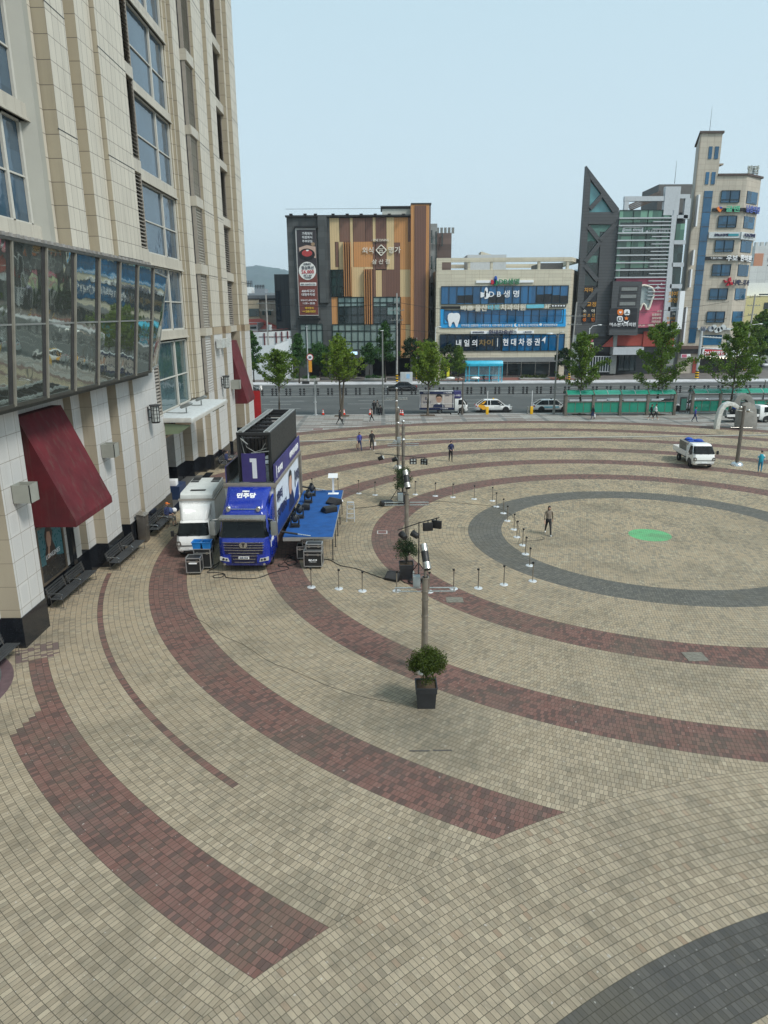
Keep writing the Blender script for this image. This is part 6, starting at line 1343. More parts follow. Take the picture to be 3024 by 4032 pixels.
for x, y, lab in ((-4.75, 36.3, 'moving head lamp at the near end of the stage row'), (-4.7, 38.0, 'second moving head lamp of the stage row from the cab'), (-4.55, 41.3, 'third moving head lamp of the stage row, past the gap'), (-4.5, 43.0, 'farthest moving head lamp of the stage row beside the ram')): mover(x, y, lab)
wedge(-4.6, 39.7, SZ, 1.6, 'small black box lamp with white label between the stage lamps', .3)
wedge(-2.98, 40.9, SZ, 2.4, 'stage monitor wedge lying nearer the white cloth on the blue carpet', .55); wedge(-3.15, 39.2, SZ, .6, 'stage monitor wedge tilted at the outer edge of the blue carpet', .55)
b = MB(); rnd = random.Random(1); n_ = 8; vs = [(-.42+.84*i/n_, -.2+.4*j/n_, .03+.07*rnd.random()) for j in range(n_+1) for i in range(n_+1)]
b.add(vs, [(j*(n_+1)+i, j*(n_+1)+i+1, (j+1)*(n_+1)+i+1, (j+1)*(n_+1)+i) for j in range(n_) for i in range(n_)])
o = b.build('cloth', M['text_white'], smooth=True); o.location = (-2.9, 41.4, SZ); o.rotation_euler.z = .2; tag(o, 'crumpled white cloth by the monitor wedge on the stage', 'cloth')
t = thing('lectern', 'slim clear lectern with white base standing at the far end of the stage', 'lectern', (-3.18, 43.4, SZ))
b = MB(); b.box(-.33, .33, -.2, .2, 0, .03); bld(b, 'base', M['text_white'], t, bevel=.01); b = MB(); b.box(-.06, .06, -.03, .03, .03, 1.1); bld(b, 'column', M['acrylic'], t); b = MB(); b.prism([(-.2, 1.05), (.2, 1.25), (.2, 1.27), (-.2, 1.07)], -.3, .3, 'x'); bld(b, 'desk', M['acrylic'], t)
t = thing('step_ladder', 'white aluminium folding step ladder at the outer side of the stage', 'ladder', (-2.05, 42.0, 0))
for s_ in (-1, 1):
    b = MB(); b.tube([(s_*.24, -.3, 0), (s_*.2, 0, 1.15)], .022, 6); bld(b, 'rail', M['silver_panel'], t); b = MB(); b.tube([(s_*.24, .35, 0), (s_*.2, .05, 1.12)], .02, 6); bld(b, 'rail', M['silver_panel'], t)
for k in range(4): b = MB(); zz = .2+k*.27; b.box(-.22, .22, -.3+zz*.26-.04, -.3+zz*.26+.04, zz, zz+.03); bld(b, 'tread', M['silver_panel'], t)
b = MB(); b.box(-.2, .2, -.1, .12, 1.13, 1.17); bld(b, 'top_step', M['silver_panel'], t)
# ---------------- benches
def bench():
    t = thing('slatted_bench', 'x', 'bench', (0, 0, 0), 0, 'dark slatted benches along the store wall'); L = 1.82
    b = MB()
    for k in range(5): x = -.2+k*.11; b.box(x, x+.09, -L/2, L/2, .42, .45)
    bld(b, 'seat', pm('bench_slat', (.045, .048, .05), .5, var=.2), t)
    b = MB()
    for k in range(4): z = .5+k*.11; x = -.27-.06*k*.5; b.box(x-.02, x, -L/2, L/2, z, z+.09)
    bld(b, 'backrest', M['bench_slat'], t)
    for yy in (-L/2+.12, L/2-.12):
        b = MB(); b.tube([(.3, yy, 0), (.3, yy, .4), (-.22, yy, .42), (-.38, yy, .9)], .02, 6); b.tube([(-.22, yy, .42), (-.22, yy, 0), (.3, yy, 0)], .02, 6); bld(b, 'leg', pm('bench_frame', (.13, .12, .11), .4, metal=.5), t)
    b = MB(); b.tube([(.24, -L/2+.1, .45), (.3, -L/2+.1, .62), (.2, -L/2+.1, .68), (-.3, -L/2+.1, .68)], .02, 8); bld(b, 'armrest', M['chrome'], t, smooth=True)
    return t
pb = bench()
for i, (x, y, rz, lab) in enumerate(((-14.28, 29.5, .0, 'slatted bench under the watch poster, nearer of the pair'), (-14.22, 31.35, -.02, 'slatted bench right behind the watch poster bench, farther of the pair'), (-13.45, 34.2, -.02, 'slatted bench against the second pier, nearer of the pair'), (-13.4, 36.05, -.02, 'slatted bench against the second pier, farther of the pair'), (-13.25, 39.8, 0, 'slatted bench with a dark bag on it beside the steel cabinet'), (-13.25, 41.65, 0, 'slatted bench where the man in the orange cap sits'), (-14.05, 23.5, .0, 'slatted bench at the left edge before the round entrance step'), (-13.2, 58.2, 0, 'slatted bench beyond the awning where a man in navy sits'), (-13.15, 60.2, 0, 'empty slatted bench half hidden behind the screen truck'))):
    o = pb if i == 0 else copy_tree(pb); o.location = (x, y, 0); o.rotation_euler.z = rz; o['label'] = lab
t = thing('steel_cabinet', 'grey steel utility cabinet with sloping lid between the benches', 'cabinet', (-13.55, 38.2, 0))
b = MB(); b.prism([(-.2, 0), (.25, 0), (.25, 1.5), (-.2, 1.62)], -.32, .32, 'y'); bld(b, 'body', pm('cabinet_steel', (.16, .145, .13), .35, metal=.6, dirt=.2), t, bevel=.01); b = MB(); b.prism([(-.22, 1.62), (.3, 1.5), (.3, 1.54), (-.22, 1.66)], -.36, .36, 'y'); bld(b, 'lid', M['steel'], t); b = MB(); b.box(.25, .27, -.03, .01, .9, 1.0); bld(b, 'handle', M['chrome'], t)
t = thing('display_box', 'navy display box with a white box on top inside the store entrance', 'display stand', (-14.9, 48.0, 0)); b = MB(); b.box(-.9, .9, -.7, .9, 0, .95); bld(b, 'counter', pm('counter_navy', (.02, .04, .1), .5), t)
t = thing('white_box', 'white box standing on the navy display box', 'box', (-14.7, 47.7, .96)); b = MB(); b.box(-.45, .45, -.3, .3, 0, .4); bld(b, 'box', M['text_white'], t, bevel=.02)
o = thing('bag', 'dark bag lying on the bench by the cabinet', 'bag', (-13.2, 39.5, .45)); b = MB(); b.sphere((0, 0, .08), .18, 10, 6, 0, (1, 1.3, .45)); b.tube([(-.05, -.15, .1), (0, 0, .2), (.05, .15, .1)], .012, 5); bld(b, 'bag_body', M['black_cloth'], o, smooth=True)
# ---------------- cones
def cone():
    t = thing('traffic_cone', 'x', 'traffic cone', (0, 0, 0), 0, 'orange traffic cones along the kerb'); b = MB(); b.box(-.2, .2, -.2, .2, 0, .04); bld(b, 'base', M['black_plastic'], t); b = MB(); b.lathe([(.16, .04), (.03, .72), (0, .72)], 16); bld(b, 'cone', M['cone_red'], t, smooth=True); b = MB(); b.lathe([(.118, .3), (.09, .44)], 16); b.lathe([(.075, .52), (.055, .62)], 16); bld(b, 'band', M['text_white'], t); return t
pc_ = cone()
for i, (px_, py_, lab) in enumerate(((1156, 1633, 'traffic cone nearest the screen truck tower'), (1273, 1633, 'traffic cone right of the grey camera pole'), (1355, 1634, 'traffic cone just right of the two stemmed ginkgo'), (1577, 1635, 'left cone of the close pair'), (1585, 1636, 'right cone of the close pair'), (1457, 1634, 'traffic cone left of the three officers'))):
    o = pc_ if i == 0 else copy_tree(pc_); x, y = G(px_, py_); o.location = (x, min(y, KN-.3), .012); o['label'] = lab
# ---------------- bollards with barrier arms
for i, (px_, lab) in enumerate(((1920, 'yellow parking barrier post behind which the orange taxi stands'), (2097, 'yellow parking barrier post next to the dark bollard'))):
    x, y = G(px_, 1634); t = thing('barrier_gate', lab, 'barrier', (x, KN-.8, .012), 0, 'yellow barrier posts with raised arms'); b = MB(); b.box(-.17, .17, -.15, .15, 0, .95); bld(b, 'housing', M['yellow_paint'], t, bevel=.04); b = MB(); b.cyl((0, 0, .95), (0, 0, 2.9), .035, n=8, m=0); bld(b, 'arm', M['text_white'], t)
x, y = G(2082, 1634); t = thing('bollard', 'dark grey steel bollard beside the right yellow barrier', 'bollard', (x, KN-.8, .012)); b = MB(); b.cyl((0, 0, 0), (0, 0, .85), .11, n=14); b.sphere((0, 0, .85), .11, 14, 8); bld(b, 'post', M['grey_metal'], t, smooth=True)
# ---------------- median fence
fen = thing('median_fence', 'low black median fence with arrow-headed post pairs and thin rails down the road middle', 'fence', (0, 112.6, -.11))
proto_m = MeshPost = None
b = MB()
for s_ in (-.3, .3):
    b.cyl((s_, 0, 0), (s_, 0, 1.15), .07, n=6); b.lathe([(.2, 0), (.2, .06), (.06, .12)], 8, (s_, 0))
    for z in (.28, .62, .96): b.sphere((s_, 0, z), .19, 8, 5, 0, (1.15, 1, .6)); b.cyl((s_, 0, z+.05), (s_, 0, z+.22), .18, .0, 8)
pp = b.build('post', M['black_plastic'], fen); k = -28; first = True; dx = 54.1/2796*112.6*1.005; x_at = PY(2000-1.5*54.1, 1550, 112.6)[0]; x_ref = PY(*zf(1650, 950, .42195)(470, 1395), 112.6)[0]
for k in range(-17, 22):
    if first: o = pp; first = False
    else: o = pp.copy(); COL.objects.link(o); o.parent = fen
    o.location = (x_ref+k*2.19, 0, 0)
for z in (.32, .9): b = MB(); b.tube([(x_ref-17*2.19, 0, z), (x_ref+21*2.19, 0, z)], .025, 5); bld(b, 'rail', M['grey_metal'], fen)
# ---------------- bus shelters
def green_shelter(x0, x1, y, label, lean=True, pid='green arched bus shelters'):
    n_ = 4; L = x1-x0; t = thing('bus_shelter', label, 'bus shelter', (x0, y, .012), 0, pid)
    for k in range(n_+1):
        x = L*k/n_; b = MB(); b.box(x-.16, x+.16, -.16, .16, 0, 2.55); bld(b, 'post', pm('shelter_frame', (.17, .15, .125), .55, metal=.3, var=.2), t, bevel=.01)
    b = MB(); b.box(-.2, L+.2, -.1, .1, 2.3, 2.42); b.box(-.2, L+.2, -.1, .1, 1.62, 1.7); b.box(-.1, L+.1, -.05, .05, .28, .36); b.box(0, .12, .1, 1.3, 2.3, 2.4); b.box(L-.12, L, .1, 1.3, 2.3, 2.4); b.box(0, .1, 1.2, 1.3, 0, 2.35); b.box(L-.1, L, 1.2, 1.3, 0, 2.35); bld(b, 'frame', M['shelter_frame'], t)
    b = MB(); na = 7; P = [(-.35+1.9*i/na, 2.42+.62*math.sin(math.pi*(.08+.84*i/na))) for i in range(na+1)]
    for i in range(na): b.add([(0, P[i][0], P[i][1]), (L, P[i][0], P[i][1]), (L, P[i+1][0], P[i+1][1]), (0, P[i+1][0], P[i+1][1])], [(0, 1, 2, 3)])
    bld(b, 'roof', M['green_glass'], t)
    for k in range(0, n_*2+1): b = MB(); x = L*k/(n_*2); b.tube([(x, p[0], p[1]+.02) for p in P], .035 if k % 2 else .06, 5); bld(b, 'roof_rib', M['light_metal'] if k % 2 else M['shelter_frame'], t)
    for k in range(n_):
        xa = L*k/n_+.16; xb = L*(k+1)/n_-.16; b = MB(); b.box(xa, xb, -.02, .02, .36, 1.62, 0)
        for j in (1, 2): b.box(xa+(xb-xa)*j/3-.025, xa+(xb-xa)*j/3+.025, -.04, .04, .36, 1.62, 1)
        bld(b, 'glass_panel', [M['green_glass'], M['shelter_frame']], t)
        for j in (0, 1): b = MB(); xm = xa+(xb-xa)*(j*.5+.08); b.box(xm, xm+(xb-xa)*.4, -.12, -.05, 1.76, 1.98); bld(b, 'notice_board', M['silver_panel'] if not (k == 3 and j == 1) else M['black_plastic'], t)
    b = MB(); b.box(.4, L-.4, .5, .9, .42, .47); bld(b, 'seat', M['wood_post'], t)
    return t
green_shelter(22.3, 35.6, 87.0, 'complete green glass bus shelter with arched roof, left one by the kerb')
green_shelter(38.0, 51.5, 87.6, 'green glass bus shelter with arched roof, right one cut by the frame edge')
t = thing('info_kiosk', 'dark narrow information panel between the two green shelters', 'kiosk', (36.9, 87.6, .012)); b = MB(); b.box(-.4, .4, -.1, .1, .2, 2.1, 0); b.box(-.32, .32, -.12, -.1, .5, 1.9, 1); bld(b, 'panel', [M['dark_metal'], pm('kiosk_green', (.03, .13, .1), .4)], t)
# cyan bus shelter over the road
x0 = PY(1832, 1500, 131.5)[0]; x1 = PY(1973, 1500, 131.5)[0]
t = thing('cyan_bus_shelter', 'bright cyan bus shelter with three people waiting, before the cream office', 'bus shelter', (x0, 131.5, .03)); L = x1-x0
b = MB(); b.prism([(-1.0, 2.85), (-1.0, 3.3), (-.7, 3.75), (1.0, 3.75), (1.2, 2.9)], -.1, L+.1, 'x'); bld(b, 'roof', M['cyan_paint'], t, bevel=.04)
for x in (0, .6, L*.35, L*.65, L-.6, L): b = MB(); b.box(x-.06, x+.06, -.9, -.8, 0, 2.9); bld(b, 'post', M['cyan_paint'], t)
b = MB(); b.box(0, L, .9, .95, .3, 2.85); b.box(0, .05, -.8, .9, .3, 2.85); b.box(L-.05, L, -.8, .9, .3, 2.85); bld(b, 'glass_panel', M['clear_panel'], t); b = MB(); b.box(0, .08, -.9, .95, 0, .3); b.box(0, L, .85, .98, .15, .3); b.box(L*.3, L-.3, -.86, -.82, 1.2, 1.3); b.box(0, L*.3, -.86, -.82, 1.2, 1.3); bld(b, 'rail', M['cyan_paint'], t)
b = MB(); b.box(L*.3, L*.75, .1, .5, .45, .5); bld(b, 'seat', M['red_plastic'], t)
# yellow bus stop sign
x, _ = PY(1764, 1480, 130.3); t = thing('bus_stop_sign', 'slim yellow bus stop sign on the far pavement left of the cyan shelter', 'sign', (x, 130.3, .03)); b = MB(); b.cyl((0, 0, 0), (0, 0, 1.2), .05, n=8); bld(b, 'post', M['grey_metal'], t); b = MB(); b.box(-.25, .25, -.06, .06, 1.1, 2.95); bld(b, 'sign_board', pm('sign_yellow', (.75, .7, .05), .5), t, bevel=.03)
# ---------------- poles, lamps, signals
def utility(px_, top, foot_y, Y, label, arms, r=.17, tilt=0):
    x = PY(px_, foot_y, Y)[0]; zt_ = PY(px_, top, Y)[1]; t = thing('utility_pole', label, 'utility pole', (x, Y, .03), 0, 'concrete utility poles across the road')
    b = MB(); b.cyl((0, 0, 0), (tilt, 0, zt_), r, r*.62, 12); b.cyl((0, 0, 1.2), (0, 0, 1.8), r*1.02, n=12); bld(b, 'pole', M['concrete'], t, smooth=True)
    b = MB(); b.cyl((0, 0, .2), (0, 0, 1.6), r*1.12, r*1.08, 12, 0)
    for k in range(3): b.cyl((0, 0, .3+k*.45), (0, 0, .5+k*.45), r*1.16, r*1.14, 12, 1)
    bld(b, 'hazard_wrap', [M['black_plastic'], M['yellow_paint']], t)
    for z, w_ in arms:
        b = MB(); z_ = zt_-z; xo = tilt*(z_/zt_); b.box(xo-w_/2, xo+w_/2, -.12, -.02, z_-.06, z_+.06)
        for s_ in (-.45, -.2, .2, .45): b.cyl((xo+w_*s_, -.07, z_), (xo+w_*s_, -.07, z_+.3), .06, .04, 6)
        bld(b, 'crossarm', M['grey_metal'], t)
    return t, Vector((x+tilt, Y, zt_))
tA, pA = utility(1063, 1160, 1490, 141.0, 'tall concrete utility pole by the white hoardings', [(1.6, 3.4), (2.9, 2.6)], .2)
b = MB(); b.cyl((.5, 0, 9.2), (.5, 0, 10.2), .35, n=12); bld(b, 'transformer', M['light_metal'], tA, smooth=True)
tB, pB = utility(1563, 1155, 1508, 130.7, 'tall concrete utility pole with crossarms before the restaurant', [(1.6, 1.0), (2.9, 2.6), (4.6, 2.2)], .2)
b = MB(); b.tube([(.2, -.1, pB.z-3), (.9, -.1, pB.z-4), (.8, -.1, pB.z-5.2), (.2, -.1, pB.z-6)], .05, 6); b.tube([(-.1, -.2, 11), (-.15, -.2, 6), (-.1, -.2, 4)], .07, 6); bld(b, 'cable_drop', M['cable_black'], tB)
tC, pC = utility(2240, 1190, 1505, 131.5, 'concrete utility pole between the cream office and the dark clinic', [(2.4, 3.6), (3.9, 2.6)], .18, tilt=.5)
tD, pD = utility(2930, 1160, 1455, 150, 'concrete utility pole among trees by the right side street', [(.5, 2.2), (2.2, 2.6), (4.0, 1.8)], .22, tilt=.3)
tE, pE = utility(1640, 1330, 1470, 136, 'short concrete pole left of the cream office', [], .12)
def wires(name, label, pairs):
    b = MB()
    for p, q, sag in pairs:
        p = Vector(p); q = Vector(q); b.tube([p+(q-p)*(i/14)-Vector((0, 0, sag*4*(i/14)*(1-i/14))) for i in range(15)], .035, 5)
    o = b.build(name, M['cable_black']); return tag(o, label, 'wire')
wires('power_lines', 'overhead power lines strung between the utility poles across the road', [(pA+Vector((0, 0, -1.6)), pB+Vector((0, 0, -1.5)), .7), (pB+Vector((0, 0, -1.5)), pC+Vector((0, 0, -2.3)), .8), (pC+Vector((0, 0, -2.3)), pD+Vector((0, 0, -.4)), .8), (pA+Vector((0, 0, -6)), pB+Vector((0, 0, -6)), .5), (pB+Vector((0, 0, -6)), pC+Vector((0, 0, -6)), .6), (pC+Vector((0, 0, -4)), pD+Vector((0, 0, -4)), .6), (pD+Vector((0, 0, -.4)), Vector((110, 145, 16)), .5), (pA+Vector((0, 0, -1.6)), Vector((-60, 142, 14)), .5)])
def lamp(px_, base_y, top_y, Y, label, heads, r=.09, m='light_metal', low=False, z=.03, x=None):
    x = PY(px_, base_y, Y)[0] if x is None else x; zt_ = PY(px_, top_y, Y)[1]; t = thing('street_lamp', label, 'street lamp', (x, Y, z))
    b = MB(); b.cyl((0, 0, 0), (0, 0, zt_), r, r*.7, 10); b.cyl((0, 0, 0), (0, 0, 1.0), r*1.5, r*1.4, 10); bld(b, 'pole', M[m], t, smooth=True)
    for dx, dz, s in heads:
        b = MB(); b.tube([(0, 0, zt_-.3), (dx*.3, 0, zt_+dz*.7), (dx, 0, zt_+dz)], .05, 6); bld(b, 'arm', M[m], t); b = MB(); b.sphere((dx*1.1, 0, zt_+dz), s, 10, 6, 0, (1.5, .8, .45)); bld(b, 'lamp_head', M['white_paint'] if low else M['light_metal'], t, smooth=True)
    return t
lamp(1820, 1632, 1485, 88.6, 'brown street lamp with two pale disc heads right of the poster truck', [(-1.4, -.15, .38), (1.4, -.15, .38)], .1, 'post_brown', True)
lamp(2180, 1630, 1320, 88.6, 'tall street lamp with curved twin arms before the second taxi', [(-.9, .15, .3), (.5, .35, .12)], .12, 'grey_metal')
lamp(1508, 1636, 1310, 89.0, 'tall grey street lamp behind the three officers', [(-.05, .2, .15)], .12, 'grey_metal')
lamp(1215, 1508, 1290, 130.2, 'pale street pole carrying round speed sign and orange signal across the road', [(0, .2, .15)], .12, 'light_metal')
lamp(1713, 1500, 1290, 130.6, 'thin white street lamp left of the cream office', [(.6, .1, .25)], .08, 'white_matte')
lamp(2310, 1470, 1292, 133, 'white street lamp with short arm before the dark clinic', [(1.6, .5, .3)], .1, 'white_matte')
lamp(2922, 1415, 1287, 150, 'white street lamp leaning over trees near the right side street', [(2.6, .5, .35)], .12, 'white_matte')
lamp(2995, 1640, 1500, 88.8, 'thin grey pole at the right behind the sculpture', [(0, .1, .12)], .07, 'post_brown')
t = thing('speed_sign', 'round white sign above an orange plate on the pale pole', 'sign', (PY(1216, 1280, 130)[0], 130.0, 0)); zc_ = PY(1214, 1407, 130)[1]
b = MB(); b.cyl((0, -.02, zc_), (0, .02, zc_), .62, n=20, m=0); b.cyl((0, -.04, zc_), (0, -.03, zc_), .5, n=20, m=1); b.box(-.3, .3, -.04, .04, zc_-2.6, zc_-.6, 2); bld(b, 'sign_board', [M['sign_red'], M['text_white'], pm('sign_amber', (.7, .3, .03), .5)], t); text('50', .5, M['text_dark'], t, (0, -.06, zc_), w=.5, h=.4, bold=.02)
t = thing('camera_pole', 'grey pole with small camera bracket near the kerb, left of the two stemmed ginkgo', 'camera pole', (PY(1243, 1632, 88.8)[0], 88.8, .012)); b = MB(); zt_ = PY(1238, 1494, 88.8)[1]; b.cyl((0, 0, 0), (0, 0, zt_), .13, .1, 12); b.cyl((0, 0, 0), (0, 0, .12), .3, .3, 12); b.cyl((0, 0, 1.6), (0, 0, 1.7), .2, n=12); bld(b, 'pole', M['light_metal'], t, smooth=True); b = MB(); b.box(-.5, .25, -.05, .05, zt_-.3, zt_-.2); b.box(.1, .35, -.12, .12, zt_-.6, zt_-.2); bld(b, 'camera', M['grey_metal'], t)
t = thing('traffic_signal', 'pale signal gantry pole with two short ribbed arms before the medical tower', 'traffic signal', (PY(2744, 1478, 133)[0], 133, .03)); zt_ = PY(2761, 1304, 133)[1]
b = MB(); b.cyl((0, 0, 0), (0, 0, zt_), .28, .22, 14); bld(b, 'pole', M['light_metal'], t, smooth=True)
for z in (zt_-1.0, zt_-3.0): b = MB(); b.cyl((0, 0, z), (5, -1.0, z-.35), .12, n=8); [b.cyl((k*.5, -k*.1, z-.035*k), (k*.5+.12, -k*.1-.02, z-.035*k), .17, n=8) for k in range(1, 10)]; bld(b, 'arm', M['light_metal'], t)
b = MB(); b.box(4.4, 5.0, -1.1, -.8, zt_-3.4, zt_-1.0); bld(b, 'gantry_end', M['light_metal'], t)
b = MB(); b.cyl((0, 0, .2), (0, 0, 1.6), .32, n=14, m=0); [b.cyl((0, 0, .3+k*.45), (0, 0, .5+k*.45), .335, n=14, m=1) for k in range(3)]; bld(b, 'hazard_wrap', [M['black_plastic'], M['yellow_paint']], t)
t = thing('utility_box', 'grey roadside cabinet with blue and white notice beside the utility pole', 'utility box', (PY(1600, 1495, 130.7)[0], 130.7, .03)); b = MB(); b.box(-1.1, 1.1, -.4, .4, 0, 1.9); bld(b, 'body', M['light_metal'], t, bevel=.03); b = MB(); b.box(.0, .6, -.42, -.4, .8, 1.6); bld(b, 'notice', pm('notice_blue', (.3, .5, .7), .5), t)
# cctv at store corner, red banner
x, z = PY(1028, 1535, 77.5); t = thing('corner_camera', 'white dome camera on a bracket pole at the store corner', 'camera', (x-1.2, 77.5, 0)); b = MB(); b.cyl((0, 0, 0), (0, 0, z+.6), .09, n=10); b.tube([(0, 0, z+.5), (1.1, 0, z+.5)], .04, 6); bld(b, 'pole', M['grey_metal'], t); b = MB(); b.sphere((1.15, 0, z+.1), .2, 12, 8); b.cyl((1.15, 0, z+.15), (1.15, 0, z+.45), .16, n=12); bld(b, 'camera', M['white_paint'], t, smooth=True)
pm('banner_red', (.35, .012, .015), .6); x, z = PY(1010, 1572, 76.5); t = thing('banner_sign', 'red vertical banner board below the far awning', 'banner', (x, 76.5, 0)); b = MB(); b.box(-.45, .45, -.04, .04, 1.0, z+.9, 0); b.box(-.5, -.45, -.05, .05, 0, z+1.2, 1); b.box(.45, .52, -.05, .05, 0, z+1.2, 1); bld(b, 'board', [M['banner_red'], M['grey_metal']], t)
# ---------------- stone planters and hedges across the road
def bed(zf_, pts, Y, lab, leaf, seed, h=.7, m='concrete'):
    P = [PY(*zf_(*p), Y)[0] for p in pts]; t = thing('planting_bed', lab, 'planting bed', ((P[0]+P[1])/2, Y, .03)); w_ = abs(P[1]-P[0])/2
    b = MB(); b.box(-w_, w_, -.9, .9, 0, h*.6); bld(b, 'kerb_wall', M[m], t, bevel=.1); rnd = random.Random(seed); b = MB(); leaves(b, [((-w_+.3+rnd.random()*(2*w_-.6), rnd.uniform(-.6, .6), h*.6+rnd.random()*.4), .35) for _ in range(40)], .25, rnd, 500, 1); bld(b, 'plants', M[leaf], t)
bed(ZA, [(480, 1430), (700, 1430)], 136, 'low stone bed with reddish shrubs left of the restaurant parking entrance', 'leaf_dark', 1)
bed(ZA, [(1045, 1430), (1215, 1430)], 136, 'low stone bed with shrubs right of the restaurant parking entrance', 'leaf_dark', 2)
bed(ZB, [(935, 1270), (1215, 1270)], 135.5, 'green lawn bed with curved kerb before the cream office', 'leaf_shrub', 3, .5)
bed(ZB, [(180, 1290), (330, 1290)], 135.5, 'green bed left of the cyan shelter', 'leaf_shrub', 4, .5)
for i, (px_, lab) in enumerate(((1204, 'black tyre-like rubber block by the far kerb'),)):
    x = PY(px_, 1508, 129.9)[0]; t = thing('rubber_block', lab, 'rubber block', (x, 129.9, .03)); b = MB(); b.box(-.65, .65, -.3, .3, 0, .5); bld(b, 'block', M['rubber'], t, bevel=.1)
# ---------------- sculpture
t = thing('arch_sculpture', 'stone and white metal arch sculpture of two leaning curves on the plaza edge', 'sculpture', (37.5, 76.0, 0))
def loc_(px_, py_): x, z = PY(*ZD(px_, py_), 76); return (x-37.5, z)
b = MB(); pts = [loc_(*p) for p in ((1250, 985), (1256, 940), (1268, 880), (1285, 830), (1310, 798), (1345, 783), (1380, 788), (1422, 815))]; w_ = [.22, .22, .22, .23, .23, .23, .22, .16]
rings = []
for i, (x, z) in enumerate(pts):
    a = Vector((pts[min(i+1, 7)][0]-pts[max(i-1, 0)][0], 0, pts[min(i+1, 7)][1]-pts[max(i-1, 0)][1])).normalized(); nn = Vector((-a.z, 0, a.x))*w_[i]; rings.append([(x+nn.x, -.3, z+nn.z), (x+nn.x, .3, z+nn.z), (x-nn.x, .3, z-nn.z), (x-nn.x, -.3, z-nn.z)])
b.loft(rings); bld(b, 'white_arch', pm('sculpt_white', (.62, .62, .58), .4, metal=.2, var=.2, scale=6), t, bevel=.03)
b = MB(); pts = [loc_(*p) for p in ((1412, 800), (1410, 765), (1425, 735), (1460, 722), (1500, 735), (1525, 775), (1530, 830))]; rings = []
for i, (x, z) in enumerate(pts):
    n1 = len(pts)-1; a = Vector((pts[min(i+1, n1)][0]-pts[max(i-1, 0)][0], 0, pts[min(i+1, n1)][1]-pts[max(i-1, 0)][1])).normalized(); nn = Vector((-a.z, 0, a.x))*.3; rings.append([(x+nn.x, -.2, z+nn.z), (x+nn.x, .5, z+nn.z), (x-nn.x, .5, z-nn.z), (x-nn.x, -.2, z-nn.z)])
b.loft(rings); bld(b, 'grey_arch', pm('sculpt_grey', (.2, .2, .185), .6, var=.15), t, bevel=.03)
b = MB(); P = [loc_(*p) for p in ((1420, 968), (1440, 990), (1553, 990), (1556, 900), (1550, 820), (1530, 785), (1500, 772), (1468, 775), (1445, 790), (1435, 830))]; b.prism(P, -.5, .9, 'y'); bld(b, 'stone_block', pm('sculpt_stone', (.27, .26, .235), .8, var=.15, dirt=.2), t, bevel=.04)
# ================================================================ TREES
def tree(name, label, x, y, h, cw, z0, leaf, seed, n=2600, stems=1, size=.2, bark='bark', style='ginkgo', zt=None, group=None, cat='tree', lean=0, z=0.0):
    rnd = random.Random(seed); t = thing(name, label, cat, (x, y, z), 0, group)
    tb = MB(); pts = []
    for s in range(stems):
        off = (s-(stems-1)/2)*.5; top = h*(.97 if s == 0 else .85)
        ax = [(0, 0, 0), (off*.5, 0, h*.18), (off*1.0+.06, .05, h*.4), (off*1.2+lean*.5, 0, h*.7), (off*1.2+lean, 0, top)]
        r0 = .012*h+.05; tb.tube(ax, [r0*1.15, r0*.85, r0*.65, r0*.35, .02], 8)
        def axis(zz):
            for i in range(4):
                if ax[i+1][2] >= zz: f = (zz-ax[i][2])/(ax[i+1][2]-ax[i][2]); return Vector(ax[i]).lerp(Vector(ax[i+1]), f)
            return Vector(ax[4])
        nb = 20 if style == 'ginkgo' else 20
        for k in range(nb):
            f = (k+rnd.random()*.8)/nb; zz = z0+(top-z0)*f*.93; p = axis(zz)
            if style == 'ginkgo': L = cw*1.15*min(1, (1.12-f)**.8)*rnd.uniform(.6, 1.12)+.3; up = rnd.uniform(.25, .7)
            elif style == 'round': L = cw*math.sin(math.pi*(f*.85+.12))*rnd.uniform(.7, 1.1); up = rnd.uniform(.1, .5)
            elif style == 'cone': L = cw*(1-f)*rnd.uniform(.7, 1.1)+.15; up = rnd.uniform(.1, .4)
            else: L = cw*rnd.uniform(.5, 1.1)*math.sin(math.pi*(f*.7+.2)); up = rnd.uniform(0, .3)
            a = k*2.4+rnd.random()*.8; d = Vector((math.cos(a), math.sin(a), up)).normalized(); q = p+d*L; mid = p+d*L*.5+Vector((0, 0, -.06*L)); q.z += .12*L
            tb.tube([p, mid, q], [.05+.01*L, .035, .012], 5)
            m_ = 5 if style != 'pine' else 3
            for j in range(1, m_+1):
                g = j/m_; c = p.lerp(q, g) if style != 'pine' else q; rr = (.5 if style == 'ginkgo' else .7)*(cw/2.2)**.6*rnd.uniform(.75, 1.2)*(1.15-.45*g)
                pts.append((c+Vector((rnd.gauss(0, .12), rnd.gauss(0, .12), rnd.gauss(0, .1))), rr))
                if style == 'ginkgo' and rnd.random() < .5: e = c+Vector((rnd.gauss(0, .5), rnd.gauss(0, .5), rnd.uniform(.1, .6)))*.7; pts.append((e, rr*.6)); tb.tube([c, e], [.02, .008], 4)
        pts.append((Vector(ax[4]), .3))
    bld(tb, 'trunk', M[bark], t, smooth=True)
    b = MB(); leaves(b, pts, size, rnd, n, 1, .75); bld(b, 'crown', M[leaf], t)
    return t
gk = 'ginkgo street trees along the near kerb'
